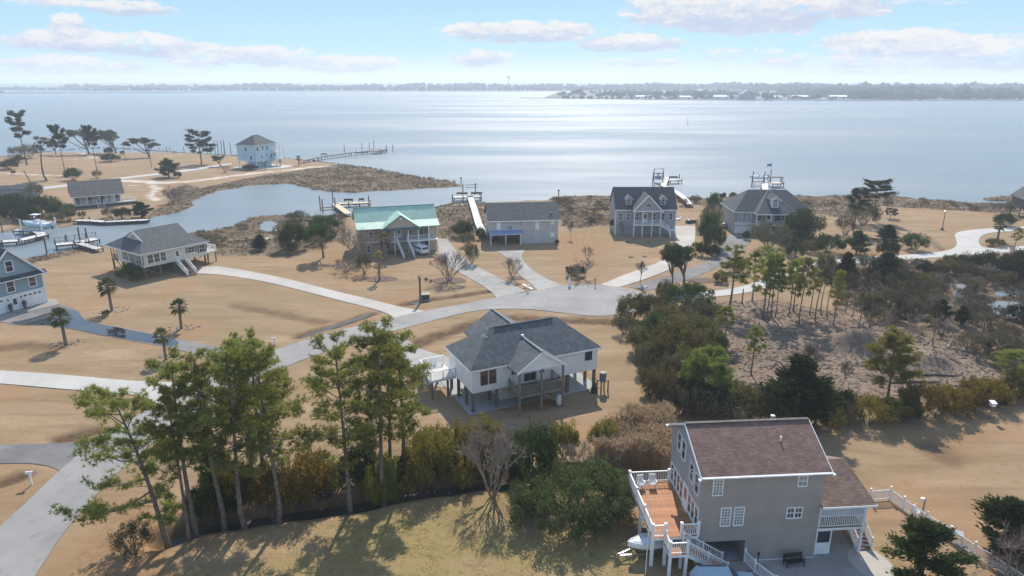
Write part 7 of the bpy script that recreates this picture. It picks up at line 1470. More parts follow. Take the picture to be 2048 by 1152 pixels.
def boat(loc, rz, L, label, m=None, top=True, tilt=0.0):
    t = thing('motor_boat', label, 'boat', loc, rz); B, H = L * .32, L * .17
    hl = place_mesh('hull', hull_mesh(L, B, H, m or HULL), t)
    MB().box(-L * .42, -B * .38, H * .86, L * .22, B * .38, H * .9).build('deck', HULL, hl)
    for s in (-1, 1): MB().tube([(-L * .49, s * B * .46, H * .84), (-L * .1, s * B * .5, H * .86), (L * .2, s * B * .44, H * .96), (L * .42, s * B * .18, H * 1.1), (L * .5, 0, H * 1.14)], .045, 5).build('gunwale', HULL, hl)
    cns = MB(); cns.hexa([(-L * .08, -B * .2, H * .88), (L * .09, -B * .2, H * .88), (L * .09, B * .2, H * .88), (-L * .08, B * .2, H * .88), (-L * .06, -B * .17, H * .88 + .75), (L * .03, -B * .17, H * .88 + .75), (L * .03, B * .17, H * .88 + .75), (-L * .06, B * .17, H * .88 + .75)]); cns = cns.build('console', HULL, t)
    MB().hexa([(L * .02, -B * .16, H * .88 + .75), (L * .05, -B * .16, H * .88 + .75), (L * .05, B * .16, H * .88 + .75), (L * .02, B * .16, H * .88 + .75), (L * -.01, -B * .15, H * .88 + 1.15), (0, -B * .15, H * .88 + 1.15), (0, B * .15, H * .88 + 1.15), (L * -.01, B * .15, H * .88 + 1.15)]) if False else MB().box(L * .03, -B * .16, H * .88 + .7, L * .035, B * .16, H * .88 + 1.1).build('windscreen', GLASS, cns)
    MB().box(-L * .25, -B * .22, H * .88, -L * .15, B * .22, H * .88 + .5).build('seat', HULL, t)
    en = MB().box(-L * .56, -.22, H * .5, -L * .49, .22, H * .5 + .9).build('engine', mat('engine_cowl', (.62, .63, .64), .4) if top else BLACK, t); MB().box(-L * .54, -.08, H * .5 - .9, -L * .5, .08, H * .5).build('engine_leg', BLACK, en)
    if top:
        tp = MB().box(-L * .14, -B * .3, H * .88 + 1.95, L * .12, B * .3, H * .88 + 2.05).build('canopy', HULL, t)
        for x in (-L * .1, L * .08):
            for s in (-1, 1): MB().tube([(x, s * B * .22, H * .88), (x, s * B * .26, H * .88 + 1.97)], .03, 5).build('canopy_pole', METAL, tp)
    return t
g = G(78, 466, WATER_Z); bt = boat((g.x, g.y, 1.0), R(168), 8.0, 'white centre console boat raised on a lift in the creek', HULL_B)
t = thing('boat_lift', 'piles and cradle holding the white boat over the creek', 'boat lift', (g.x, g.y, WATER_Z), R(168))
for x in (-3.2, 2.6):
    for y in (-2.0, 2.0): place_mesh('pile', cyl_mesh(.15, 5.0, WHITE), t, (x, y, -1.4))
    MB().beam((x, -2, 1.25), (x, 2, 1.25), .18, .2).build('cradle_beam', METAL, t)
for y in (-.8, .8): MB().beam((-3.2, y, 1.38), (2.6, y, 1.38), .2, .1).build('bunk', WOOD_D, t)
boat((lift_i.x, lift_i.y, 1.25), R(-88), 7.0, 'white boat hanging in the lift behind the dormer house', HULL_N); t = thing('lift_cradle', 'cradle slung under the boat behind the dormer house', 'boat lift', (lift_i.x, lift_i.y, 0))
for s in (-1, 1): MB().beam((-1.9, s * 1.4, 1.15), (1.9, s * 1.4, 1.15), .15, .18).build('cradle_beam', METAL, t); MB().tube([(-1.6, s * 1.4, 1.2), (-1.6, s * 1.4, 3.9)], .03, 4).tube([(1.6, s * 1.4, 1.2), (1.6, s * 1.4, 3.9)], .03, 4).build('cable', METAL, t)
boat((lift_j.x, lift_j.y, 1.7), R(178), 6.2, 'white boat on the lift behind the hip roofed house', HULL, False)
for (px, py, lab) in ((727, 304.5, 'small boat moored halfway along the long pier'), (760, 301.5, 'small boat moored at the end of the long pier')): g = G(px, py, WATER_Z); boat((g.x, g.y - 2.4, WATER_Z - .25), R(8), 6.0, lab, HULL, False)
g = G(1540, 357, WATER_Z); t = thing('flagpole', 'thin flagpole with blue flag on the dock behind the hip roofed house', 'flagpole', (G(1540, 364, 1.0).x, G(1540, 364, 1.0).y, 1.0)); MB().tube([(0, 0, 0), (0, 0, 6.4)], .05, 5).build('pole', METAL, t)
fl = MB(); nn = 8
for i in range(nn): fl.poly([(-.2 * i, .06 * math.sin(i), 6.3 - .02 * i), (-.2 * (i + 1), .06 * math.sin(i + 1), 6.3 - .02 * (i + 1)), (-.2 * (i + 1), .06 * math.sin(i + 1), 5.5 - .03 * (i + 1)), (-.2 * i, .06 * math.sin(i), 5.5 - .03 * i)])
fl.build('flag', mat('blue_flag', (.12, .2, .42), .8), t)

# ================================================================ VEHICLES
def wheel(par, x, y, r=.36, w=.24):
    o = MB().tube([(x, y - w / 2, r), (x, y + w / 2, r)], r, 16).build('wheel', mat('tyre_rubber', (.025, .025, .026), .9), par); MB().tube([(x, y - w / 2 - .01, r), (x, y + w / 2 + .01, r)], r * .6, 12).build('rim', METAL, o); return o
def vehicle(name, label, cat, loc, rz, paint, L, B, prof, cabin, H, tail):
    """prof: side outline of the lower body, cabin: greenhouse outline (x, z); both extruded across the width with a slight tuck"""
    t = thing(name, label, cat, loc, rz)
    def ext(pr, b0, b1):
        mb = MB(); n = len(pr); zs = [z for x, z in pr]; z0, z1 = min(zs), max(zs)
        for s in (-1, 1): mb.v += [(x, s * (b0 + (b1 - b0) * (z - z0) / max(z1 - z0, .01)) / 2, z) for x, z in pr]
        mb.f.append(tuple(range(n))); mb.f.append(tuple(range(2 * n - 1, n - 1, -1)))
        for i in range(n): j = (i + 1) % n; mb.f.append((i, n + i, n + j, j))
        return mb
    bd = ext(prof, B, B * .97).build('body', paint, t)
    bv = bd.modifiers.new('bevel', 'BEVEL'); bv.width = .06; bv.segments = 2; bv.limit_method = 'ANGLE'
    cb = ext(cabin, B * .95, B * .8).build('cabin', paint, t); bv = cb.modifiers.new('bevel', 'BEVEL'); bv.width = .05; bv.segments = 2; bv.limit_method = 'ANGLE'
    return t, cb
AUTO_W = mat('white_car_paint', (.75, .77, .79), .22, .03, 2.0); AUTO_B = mat('pale_blue_car_paint', (.36, .46, .53), .22, .05, 2.0)
g = G(838, 506)
t, cb = vehicle('pickup_truck', 'white pickup with a covered bed parked at the green roofed house', 'pickup truck', (g.x, g.y, .06), R(128), AUTO_W, 5.4, 1.95, [(-2.7, .45), (2.65, .42), (2.7, .75), (2.5, 1.0), (1.3, 1.08), (-2.7, 1.1)], [(-2.66, 1.08), (1.2, 1.08), (.55, 1.78), (-2.5, 1.82)], 1.8, True)
MB().box(-2.72, -.66, 1.22, -2.58, .66, 1.68).build('rear_window', GLASS, cb)
for s in (-1, 1):
    MB().box(-2.3, s * .86 - .05, 1.25, -.75, s * .86 + .05, 1.62).build('side_window', GLASS, cb); MB().box(-.6, s * .86 - .05, 1.25, .5, s * .86 + .05, 1.62).build('side_window', GLASS, cb); MB().cbox(-2.7, s * .85, .95, .06, .16, .3).build('tail_light', mat('red_lens', (.35, .02, .02), .3), t)
MB().hexa([(1.08, -.72, 1.16), (1.18, -.72, 1.16), (1.18, .72, 1.16), (1.08, .72, 1.16), (.58, -.66, 1.7), (.66, -.66, 1.7), (.66, .66, 1.7), (.58, .66, 1.7)]).build if False else None
MB().box(-2.85, -.9, .42, -2.68, .9, .62).build('bumper', METAL, t); MB().box(-2.73, -.26, .68, -2.70, .26, .82).build('number_plate', WHITE, t)
for x in (-1.7, 1.75):
    for y in (-.88, .88): wheel(t, x, y)
t, cb = vehicle('parked_car', 'pale blue utility car parked before the taupe house stair', 'car', tuple(local_to_world(HT, (1.0, -3.15, .05))), HTz + R(-4), AUTO_B, 4.7, 1.9, [(-2.3, .4), (2.3, .4), (2.38, .7), (2.2, .95), (1.0, 1.05), (-2.3, 1.05)], [(-2.25, 1.03), (1.05, 1.03), (.35, 1.68), (-1.9, 1.72)], 1.75, False)
MB().hexa([(.98, -.72, 1.1), (1.06, -.72, 1.1), (1.06, .72, 1.1), (.98, .72, 1.1), (.40, -.66, 1.66), (.47, -.66, 1.66), (.47, .66, 1.66), (.40, .66, 1.66)]); ws = MB().poly([(1.03, -.76, 1.09), (1.03, .76, 1.09), (.44, .66, 1.65), (.44, -.66, 1.65)])
wsm = MB(); wsm.hexa([(1.0, -.76, 1.07), (1.06, -.76, 1.09), (1.06, .76, 1.09), (1.0, .76, 1.07), (.40, -.68, 1.63), (.46, -.68, 1.65), (.46, .68, 1.65), (.40, .68, 1.63)]); wsm.build('windscreen', GLASS, cb)
for s in (-1, 1):
    for x0_, x1_ in ((-2.0, -1.1), (-1.0, -.15), (-.05, .55)): MB().box(x0_, s * .845 - .05, 1.15, x1_, s * .845 + .05, 1.55).build('side_window', GLASS, cb)
    MB().tube([(-1.8, s * .62, 1.76), (.2, s * .62, 1.74)], .03, 5).build('roof_rail', BLACK, cb)
for x in (-1.45, 1.45):
    for y in (-.86, .86): wheel(t, x, y)
# boat on its trailer under the deck
p = local_to_world(HT, (-2.6, 1.55, 0)); bt = boat((p.x, p.y, .5), HTz + R(192), 4.9, 'white skiff on a trailer under the taupe house deck', HULL, False)
t = thing('boat_trailer', 'galvanised trailer under the white skiff with its tongue sticking out', 'trailer', (p.x, p.y, 0), HTz + R(192))
for s in (-1, 1): MB().beam((-2.2, s * .6, .42), (1.4, s * .5, .42), .08, .1).beam((1.4, s * .5, .42), (3.4, 0, .42), .08, .1).build('frame_rail', METAL, t); wheel(t, -.8, s * .95, .3, .2)
MB().beam((-.8, -.9, .3), (-.8, .9, .3), .08, .08).build('axle', METAL, t); MB().tube([(3.2, .1, 0), (3.2, .1, .6)], .035, 6).build('jack_stand', METAL, t); MB().beam((-2.1, -.7, .5), (-2.1, .7, .5), .1, .1).build('cross_member', METAL, t); MB().beam((2.3, 0, .42), (2.1, 0, 1.0), .07, .07).build('winch_post', METAL, t)

# ================================================================ FENCES, MAILBOXES, SMALL THINGS
def picket_fence(label, pts, h=1.05):
    P_ = GP(pts); t = thing('picket_fence', label, 'fence', tuple(P_[0])); o0 = P_[0]; Q = [q - o0 for q in P_]; pk = box_mesh(.06, .03, h - .12, WHITE)
    for a, b in zip(Q[:-1], Q[1:]):
        d = b - a; L = d.length; n = int(L / .15); ang = math.atan2(d.y, d.x)
        for z in (.14, h - .08): MB().beam(a + Vector((0, 0, z)), b + Vector((0, 0, z)), .05, .08).build('rail', WHITE, t)
        for i in range(1, n): q = a.lerp(b, i / n); place_mesh('picket', pk, t, (q.x, q.y, .1), ang)
    for q in Q:
        place_mesh('post', box_mesh(.11, .11, h + .35, WHITE), t, (q.x, q.y, -.15)); place_mesh('post_cap', box_mesh(.16, .16, .06, WHITE), t, (q.x, q.y, h + .2))
    return t
picket_fence('white picket fence stepping down the side lawn of the taupe house', [(1738, 1003), (1778, 999), (1805, 1019), (1850, 1050), (1898, 1080), (1946, 1112), (1978, 1131), (2060, 1185)])
# dark plank fence by the reeds
a, b = G(1112, 952), G(1225, 948); t = thing('plank_fence', 'low dark plank fence beneath the reeds behind the big rounded shrub', 'fence', (a.x, a.y, 0)); d = b - a; n = int(d.length / .2); ang = math.atan2(d.y, d.x); rr = random.Random(8)
pms = [box_mesh(.18, .03, h_, mat('dark_fence_plank', (.075, .06, .05), .95, .2, 3.0, per=.5)) for h_ in (1.45, 1.52, 1.58)]
for i in range(n): q = d * ((i + .5) / n); place_mesh('plank', rr.choice(pms), t, (q.x, q.y, -.1), ang)
for z in (.35, 1.15): MB().beam(Vector((0, .05, z)), d + Vector((0, .05, z)), .05, .09).build('rail', WOOD_D, t)
def mailbox(px, py, top, label, m=WHITE, rz=0.0, tilt=False):
    g = G(px, py); h_ = max(1.0, ZH(top, g.y)); t = thing('mailbox', label, 'mailbox', (g.x, g.y, 0), rz)
    place_mesh('post', box_mesh(.12, .12, h_ - .15, m), t, (0, 0, -.05)); bx = MB(); n = 7; pr = [(-.11, 0), (.11, 0)] + [(.11 * math.cos(math.pi * k / n), .12 + .11 * math.sin(math.pi * k / n)) for k in range(n + 1)]
    for x in (-.3, .3): bx.v += [(x, y, z + h_ - .25) for y, z in pr]
    k = len(pr); bx.f = [tuple(range(k)), tuple(range(2 * k - 1, k - 1, -1))] + [(i, k + i, k + (i + 1) % k, (i + 1) % k) for i in range(k)]
    bo = bx.build('box', m, t); MB().box(.28, -.1, h_ - .24, .315, .1, h_ - .05).build('box_door', METAL, bo); MB().box(-.05, .11, h_ - .2, .05, .14, h_ + .05).build('flag', mat('red_flag', (.5, .05, .04), .5), bo); MB().beam((0, 0, h_ - .5), (.25, 0, h_ - .28), .06, .06).build('brace', m, t)
    return t
mailbox(64, 969, 942, 'white mailbox beside the road at the dark side drive', rz=.2); mailbox(1056, 584, 569, 'mailbox by the tipped white board between the stained driveways', rz=.8); mailbox(1190, 573, 556, 'dark mailbox on the turning circle near the dead brush', mat('dark_mailbox', (.05, .045, .045), .6), rz=1.2); mailbox(1290, 584, 572, 'white mailbox where the asphalt drive meets the turning circle', rz=1.0); mailbox(549, 688, 676, 'white mailbox at the road just behind the pine tops', rz=.5)
g = G(1055, 577); t = thing('tipped_board', 'long white board leaning on the grass between the stained driveways', 'board', (g.x, g.y, 0), R(-35)); MB().beam((-1.1, .2, .55), (1.0, 0, .05), .35, .06).build('board', WHITE, t); place_mesh('prop', box_mesh(.08, .08, .5, WOOD_D), t, (-.6, .1, -.02))
g = G(1139, 573); t = thing('wrapped_post', 'tall white wrapped post with a yellow top on the turning circle', 'post', (g.x, g.y, 0)); MB().lathe([(.18, 0), (.2, .5), (.24, .9), (.2, 1.3), (.22, 1.5), (.13, 1.6)], 9).build('wrapping', WHITE, t); MB().lathe([(.16, 1.58), (.18, 1.7), (.1, 1.85), (.02, 1.88)], 9).build('cap', mat('faded_yellow', (.55, .45, .2), .7), t); MB().lathe([(.14, -.05), (.14, .12)], 8).build('base', RUST, t)
g = G(850, 599); t = thing('utility_box', 'dark green transformer box on the lawn beside the cut palm', 'utility box', (g.x, g.y, 0), .2); MB().box(-.75, -.6, .1, .75, .6, .95).build('cabinet', mat('utility_green', (.04, .065, .05), .5), t); MB().box(-.85, -.7, -.1, .85, .7, .1).build('pad', CONC_G, t); MB().slab([(-.8, -.65, 1.0), (.8, -.65, 1.0), (.8, .65, 1.06), (-.8, .65, 1.06)], .08).build('lid', mat('utility_green', (.04, .065, .05), .5), t)
def pole(px, py, top, label, m, lean=(0, 0), r=.12, arm=None, name='utility_pole', cat='pole', grp=None):
    g = G(px, py); h_ = ZH(top, g.y); t = thing(name, label, cat, (g.x, g.y, 0), 0, grp); MB().tube([(0, 0, -.3), (lean[0] * .5, lean[1] * .5, h_ * .5), (lean[0], lean[1], h_)], [r, r * .85, r * .65], 7).build('shaft', m, t)
    if arm == 'lamp': MB().lathe([(.05, h_), (.22, h_ + .05), (.26, h_ + .2), (.05, h_ + .3)], 9).build('lamp_head', METAL, t); MB().cbox(0, 0, .15, .5, .5, .5).build('base', BLACK, t)
    elif arm == 'flood': MB().tube([(0, 0, h_ - .1), (-.25, -.1, h_ + .02)], .03, 5).build('bracket', METAL, t); MB().lathe([(.05, .1), (.17, .06), (.19, -.1), (.12, -.14)], 9, (-.28, -.1, h_)).build('lamp_head', WHITE, t)
    elif arm == 'house': MB().box(-.22, -.22, h_, .22, .22, h_ + .35).build('bird_box', PVC, t); MB().slab([(-.3, -.3, h_ + .4), (.3, -.3, h_ + .4), (.3, .3, h_ + .55), (-.3, .3, h_ + .55)], .05).build('roof', WHITE, t)
    else: MB().tube([(lean[0], lean[1], h_), (lean[0], lean[1], h_ + .06)], r * .7, 7).build('cap', m, t)
    return t
pole(1884, 460, 424, 'slim lamp post alone on the far lawn', BLACK, arm='lamp', name='lamp_post', cat='lamp post', r=.1); pole(1843, 1036, 996, 'wooden yard light post just outside the picket fence', WOOD_G, arm='flood', name='light_post', cat='lamp post', r=.08); pole(1979, 838, 812, 'short post with white bird box before the hedgerow', WOOD_P, arm='house', name='bird_box_post', cat='bird box', r=.06)
pole(251, 322, 292, 'thin bare pole on the far point below the leaning oak', WOOD_D, r=.12); pole(303, 334, 300, 'thin bare pole on the far point near the flat topped oak', WOOD_D, r=.12); pole(96, 426, 341, 'tall leaning dead pole above the creek bank evergreens', WOOD_P, (-4.2, 0), r=.18, name='leaning_pole'); pole(449, 312, 285, 'thin pole beside the light blue house', WOOD_D, r=.1); pole(1484, 606, 578, 'short bare trunk stub beside the lane', WOOD_D, r=.12, name='stub'); pole(1872, 534, 517, 'slanted grey post at the lane edge above the swamp', WOOD_G, (.6, 0), r=.08, name='stub'); pole(1291, 1148, 1000, 'thin white pole beside the deck of the taupe house', PVC, r=.04, name='flag_pole')
# stakes around the yellowing palm
g = G(759, 560)
for k, lab in enumerate(('wooden stake leaning on the yellowing palm from the stair side', 'wooden stake leaning on the yellowing palm from the road side', 'wooden stake leaning on the yellowing palm from the oak side')):
    a = k * 2.1 + .5; t = thing('palm_stake', lab, 'stake', (g.x + 1.3 * math.cos(a), g.y + 1.3 * math.sin(a), 0), 0, 'stakes of the yellowing palm'); MB().beam((0, 0, -.1), (-1.15 * math.cos(a), -1.15 * math.sin(a), 1.7), .07, .07).build('brace', WOOD_G, t); MB().cbox(0, 0, .05, .1, .1, .3).build('peg', WOOD_G, t)
# stones around palms and riprap along the far point
_st = []
for s in range(6):
    rg = np.random.default_rng(100 + s); import bmesh
    bm = bmesh.new(); bmesh.ops.create_icosphere(bm, subdivisions=1, radius=1.0)
    for v in bm.verts: v.co *= rg.uniform(.7, 1.15); v.co.z *= .7
    me = bpy.data.meshes.new('stone'); bm.to_mesh(me); bm.free(); me.materials.append(STONE); _st.append(me)
rr = random.Random(5)
for px, py, lab in ((132, 688, 'ring of grey stones around the palm nearest the camera'), (332, 718, 'ring of grey stones around the palm at the drive end'), (228, 620, 'bed of grey stones around the largest palm'), (366, 656, 'ring of grey stones around the lone lawn palm')):
    g = G(px, py); t = thing('stone_ring', lab, 'stones', (g.x, g.y, 0), 0, 'stone rings around palms')
    for k in range(30):
        a = rr.uniform(0, 6.28); r_ = rr.uniform(.5, 1.9); o = place_mesh('stone', rr.choice(_st), t, (r_ * 1.25 * math.cos(a), r_ * math.sin(a), .02), rr.uniform(0, 6), rr.uniform(.09, .22))
RIP = [(0, 314), (100, 303), (175, 296.5), (225, 296), (300, 301), (375, 306), (437, 310), (520, 314), (587, 318), (650, 324.5), (687, 329), (737, 335.5), (775, 342), (812, 350), (850, 356), (905, 364)]
L_ = resample([Vector(q) for q in GP(RIP, WATER_Z)], 230); t = thing('riprap', 'dark riprap stones edging the far point', 'riprap', tuple(L_[0]))
for q in L_:
    o = place_mesh('stone', rr.choice(_st), t, (q.x - L_[0].x + rr.uniform(-.6, .6), q.y - L_[0].y + rr.uniform(-.8, .8), rr.uniform(-.1, .25)), rr.uniform(0, 6), rr.uniform(.4, .95))
# small yard things
g = G(1831, 1031); t = thing('lawn_chair', 'white plastic chair by the picket fence', 'chair', (g.x, g.y, 0), .6); MB().box(-.28, -.28, .4, .28, .28, .44).build('seat', PVC, t); MB().box(-.28, .24, .44, .28, .29, .9).build('backrest', PVC, t)
for x in (-.25, .25):
    for y in (-.25, .25): place_mesh('leg', box_mesh(.05, .05, .42, PVC), t, (x, y, 0))
g = G(1912, 1082); t = thing('side_table', 'small grey table outside the picket fence', 'table', (g.x, g.y, 0), -.5); MB().box(-.4, -.35, .72, .4, .35, .78).build('table_top', METAL, t)
for x in (-.33, .33):
    for y in (-.28, .28): place_mesh('leg', box_mesh(.06, .06, .72, METAL), t, (x, y, 0))
g = G(1357, 440); t = thing('lawn_chairs', 'white reclining lawn chair on the lawn beside the dormer house', 'chair', (g.x, g.y, 0), .5); MB().beam((-.9, 0, .3), (.3, 0, .35), .6, .06).build('seat', PVC, t); MB().beam((.3, 0, .35), (.9, 0, .95), .6, .06).build('backrest', PVC, t); t.name = 'lounge_chair'
for x in (-.8, .25): place_mesh('leg', box_mesh(.06, .5, .34, PVC), t, (x, 0, 0))
g = G(1378, 446); t = thing('patio_furniture', 'dark covered patio furniture beside the dormer house', 'furniture', (g.x, g.y, 0), .2); MB().lathe([(.9, 0), (.95, .4), (.6, .8), (.2, .95)], 12).build('cover', BLACK, t); MB().cbox(1.4, .2, .4, 1.0, .8, .8).build('side_box', BLACK, t); MB().cbox(-.3, .5, .95, .5, .3, .3).build('cushion', PVC, t)
g = G(1860, 905)
for px, py, lab, r_ in ((1255, 484, 'dark round cover in the lawn before the dormer house', .5), (1262, 514, 'second dark round cover lower on that lawn', .55), (1289, 513, 'third dark round cover right of the second', .5), (1297, 484, 'small dark cover near the dormer house porch', .35)):
    g = G(px, py); t = thing('septic_cover', lab, 'cover', (g.x, g.y, 0), 0, 'septic covers on the lawn'); MB().lathe([(r_, -.05), (r_, .05), (r_ * .9, .07)], 14).build('lid', mat('dark_cover', (.045, .035, .03), .9), t); MB().lathe([(r_ * .3, .06), (r_ * .3, .1)], 8).build('handle_plate', BLACK, t)
# fallen trunks and logs
for px, py, L, a, lab in ((1957, 707, 4.0, -.4, 'pale fallen log at the swamp edge'), (1900, 690, 3.0, .9, 'leaning pale snag over the swamp edge'), (1800, 745, 5.0, .08, 'dark fallen trunk across the cleared lot'), (1830, 765, 6.0, .05, 'second dark fallen trunk across the cleared lot'), (1880, 752, 4.5, -.05, 'third dark trunk near the swamp edge'), (1298, 775, 2.2, .9, 'bleached broken branch sticking out of the thicket')):
    g = G(px, py); z = gz(g.x, g.y); t = thing('fallen_log', lab, 'log', (g.x, g.y, z), a); MB().tube([(-L / 2, 0, .12), (-L * .1, .1, .16), (L * .3, -.1, .12 + (.5 if 'leaning' in lab else 0)), (L / 2, 0, .1 + (1.1 if 'leaning' in lab else 0))], [.16, .14, .11, .06], 7).build('trunk', BARK_G if 'pale' in lab or 'bleached' in lab else BARK, t); MB().tube([(L * .1, 0, .15), (L * .2, .5, .4), (L * .25, .9, .45)], [.06, .04, .02], 5).build('branch', BARK_G if 'pale' in lab or 'bleached' in lab else BARK, t)
for px, py, lab in ((853, 560, 'spiky agave in the mulch bed beside the crape myrtle'), (861, 564, 'larger spiky agave in the mulch bed beside the crape myrtle')):
    g = G(px, py); t = thing('agave', lab, 'agave', (g.x, g.y, 0), 0, 'agaves'); rg = np.random.default_rng(px); c_ = np.zeros((26, 3)); dd = rnd_dirs(rg, 26); dd[:, 2] = np.abs(dd[:, 2]) + .3; place_mesh('leaves', np_mesh('leaves', tri_leaves(rg, c_, .8, .14, dd), 3, leaf_mat('agave_leaf', (.12, .15, .14), (.2, .24, .22), (.15, .19, .17), .1)), t); MB().lathe([(.12, -.05), (.08, .12)], 7).build('core', BARK_P, t)
for px, py, w_, d_, lab in ((897, 561, 3.2, 2.2, 'mulch bed around the wide crape myrtle'), (762, 558, 3.0, 1.8, 'dark mulch bed under the yellowing palm'), (1030, 556, 1.6, 1.2, 'mulch bed at the foot of the smaller crape myrtle'), (1405, 561, 2.8, 1.6, 'red edged mulch bed between drive and lane')):
    g = G(px, py); o = sheet_mb([(g.x + w_ * math.cos(k * .45) * (1 + .12 * math.sin(3 * k)), g.y + d_ * math.sin(k * .45), 0) for k in range(14)], .024, .05).build('mulch_bed', mat('mulch', (.115, .072, .05), .95, .3, 4.0, bump=.5)); tag(o, lab, 'mulch bed', kind='structure')
# ================================================================ FAR SHORE AND HAZE
FARGND = mat('far_marsh', (.12, .12, .10), .95, .25, .004); L_FAR = leaf_mat('far_trees', (.045, .06, .042), (.085, .095, .065), (.06, .075, .052), .1)
def far_land(poly, z, label):
    o = sheet_mb([(x, y, 0) for x, y in poly], z, 1.5).build('far_shore', FARGND); tag(o, label, 'far shore', kind='structure')
def px_line(pts, z=WATER_Z): return [(p.x, p.y) for p in GP(pts, z)]
far_land(px_line([(1040, 196), (1130, 197), (1250, 199), (1400, 200.5), (1600, 201), (1800, 201.5), (2300, 202)]) + [(3000, 1150), (3600, 4200), (400, 4200), (120, 1900), (60, 1350)], .6, 'low far shore with houses on the right side of the sound')
far_land([(-2400, 1720), (-1500, 1760), (-950, 1850), (-800, 1960), (-1100, 2060), (-2600, 2150)], .5, 'thin marsh island near the far left shore')
far_land([(-3200, 2900), (-2100, 2480), (-1200, 2160), (-500, 2130), (0, 2110), (600, 2150), (1500, 2600), (1500, 6800), (-4200, 6800)], .7, 'distant low shore along the horizon')
def far_woods(bands, seed, label, size=(7, 13)):
    rg = np.random.default_rng(seed); Vs = []
    ico = None; bm = bmesh.new(); bmesh.ops.create_icosphere(bm, subdivisions=1, radius=1.0); base = np.array([tuple(v.co) for v in bm.verts]); fc = np.array([[v.index for v in f.verts] for f in bm.faces]); bm.free()
    C = []; S = []
    for (x0, y0, x1, y1, dep, n, h0, h1) in bands:
        t = rg.uniform(0, 1, n); dd = rg.uniform(0, dep, n); C.append(np.stack([x0 + (x1 - x0) * t, y0 + (y1 - y0) * t + dd, np.zeros(n)], 1)); hh = rg.uniform(h0, h1, n) * (.6 + .55 * vnoise(C[-1][:, 0], C[-1][:, 1] * .3, 90, seed)); S.append(hh)
    C = np.concatenate(C); S = np.concatenate(S); n = len(C); C[:, 2] = S * .5
    V = base[None] * rg.uniform(.75, 1.25, (n, len(base), 1)); V = V * np.stack([S * .55, S * .55, S * .52], 1)[:, None, :] + C[:, None, :]
    F = (fc[None] + (np.arange(n) * len(base))[:, None, None]).reshape(-1, 3)
    o = place_mesh('far_woods', np_mesh('far_woods', V.reshape(-1, 3), 3, L_FAR, F)); tag(o, label, 'woods', kind='stuff')
far_woods([(300, 2350, 1700, 2350, 500, 700, 14, 24), (700, 1900, 3000, 1500, 700, 1500, 15, 27), (620, 1260, 1800, 1180, 420, 1300, 11, 22), (200, 1420, 700, 1320, 420, 320, 6, 12), (90, 1290, 700, 1200, 60, 160, 3, 7)], 3, 'hazy blue woods along the far right shore')
far_woods([(-2600, 2680, -1200, 2180, 200, 500, 6, 11), (-1200, 2180, 600, 2180, 260, 700, 7, 13), (-1700, 2600, 900, 2500, 300, 700, 14, 21)], 4, 'hazy woods along the distant horizon shore')
far_woods([(-2300, 1750, -1350, 1800, 90, 240, 4, 9)], 5, 'low scrub on the thin marsh island')
rr = random.Random(12)
def pxw(px, py, z=.6): g = G(px, py, z); return g
far_scrub = [(1120, 193, 8), (1127, 192, 10), (1140, 193, 8), (1150, 191, 14), (1158, 191, 15), (1166, 193, 9), (1195, 194, 8), (1203, 194, 9), (1212, 193, 12), (1222, 193, 12), (1232, 194, 10), (1245, 195, 8), (1335, 196, 12), (1345, 196, 13), (1398, 197, 13), (1530, 199, 10), (1540, 199, 9), (1590, 199, 8), (1635, 199, 9), (1757, 199, 12), (1775, 199, 9), (1700, 199, 6), (1840, 199, 8), (1950, 199, 12), (2000, 199, 14), (2030, 199, 14)]
scrub_me = PR['dark_a'].parts[1][1].copy(); scrub_me.materials.clear(); scrub_me.materials.append(L_FAR)
for px, py, h_ in far_scrub:
    g = pxw(px, py); t = thing('far_tree', 'dark tree standing alone on the low far right shore', 'tree', (g.x, g.y, .5), rr.uniform(0, 6), 'single trees on the far right shore'); place_mesh('crown', scrub_me, t, sc=(h_ * .85, h_ * .85, h_)); MB().tube([(0, 0, -.3), (0, 0, h_ * .4)], .4, 5).build('trunk', BARK, t)
far_roof = mat('pale_far_roof', (.62, .62, .60), .7); far_dark = mat('dark_far_roof', (.16, .16, .17), .8); far_wall = mat('far_wall', (.55, .54, .52), .8)
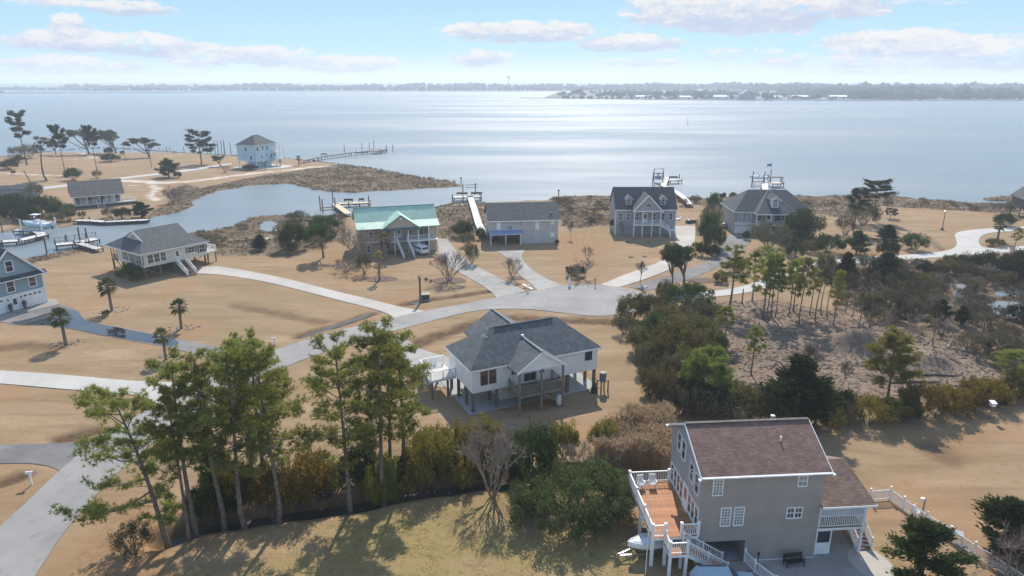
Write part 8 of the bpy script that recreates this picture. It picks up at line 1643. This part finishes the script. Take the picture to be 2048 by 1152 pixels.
for k, (px, py, w_, h_, pale) in enumerate([(1495, 199, 26, 16, 0), (1440, 198, 22, 7, 1), (1475, 198, 12, 7, 1), (1553, 198, 24, 6, 1), (1600, 197, 26, 6, 1), (1680, 197, 34, 6, 1), (1718, 197, 30, 5, 1), (1370, 197, 20, 5, 1), (1283, 196, 20, 5, 1), (1582, 188, 22, 7, 1), (1612, 186, 16, 6, 1), (1655, 189, 16, 6, 1), (1425, 187, 16, 6, 1), (1930, 197, 60, 4, 1), (1210, 186, 14, 5, 1), (1140, 187, 16, 5, 1)]):
    g = pxw(px, py); lab = 'peaked dark house standing out on the far right shore' if not pale else 'tiny pale roofed building on the far right shore'
    t = thing('far_house', lab, 'house', (g.x, g.y, .5), rr.uniform(-.3, .3), 'pale buildings on the far shore' if pale else None); D_ = w_ * .6; e_ = h_ * .55
    walls(t, -w_ / 2, 0, -.5, w_ / 2, D_, e_, far_wall if pale else far_dark); m_ = far_roof if pale else far_dark
    if pale: slabs(t, [[(-w_ / 2 - .5, -.5, e_), (w_ / 2 + .5, -.5, e_), (w_ / 2 + .5, D_ / 2, h_), (-w_ / 2 - .5, D_ / 2, h_)], [(w_ / 2 + .5, D_ + .5, e_), (-w_ / 2 - .5, D_ + .5, e_), (-w_ / 2 - .5, D_ / 2, h_), (w_ / 2 + .5, D_ / 2, h_)]], m_, .3)
    else: slabs(t, rot_polys(hip_polys(-.5, -w_ / 2, D_, w_ / 2, e_, h_, 0, 0)), m_, .3)
g = G(1017, 176, 0); t = thing('water_tower', 'tiny water tower on the horizon shore', 'water tower', (g.x, g.y, 0)); sc_ = g.y / 2500
MB().tube([(0, 0, 0), (0, 0, 40 * sc_)], 1.6, 8).build('stem', METAL, t); MB().lathe([(1.5, 36), (6, 40), (7, 44), (5, 48), (.2, 50)], 12).build('tank', METAL, t)
# air between the camera and the far shore
hz = MB().box(-9800, -400, -3.2, 9800, 9800, 62).build('haze', None, uv=False); tag(hz, 'thin pale haze over the whole sound', 'haze', kind='stuff')
m, t, out = new_mat('haze_air'); v = t.node('ShaderNodeVolumePrincipled'); v.inputs['Color'].default_value = (.80, .89, 1.0, 1); v.inputs['Density'].default_value = .0003; v.inputs['Anisotropy'].default_value = .25
t.l.new(v.outputs[0], out.inputs['Volume']); hz.data.materials.append(m)
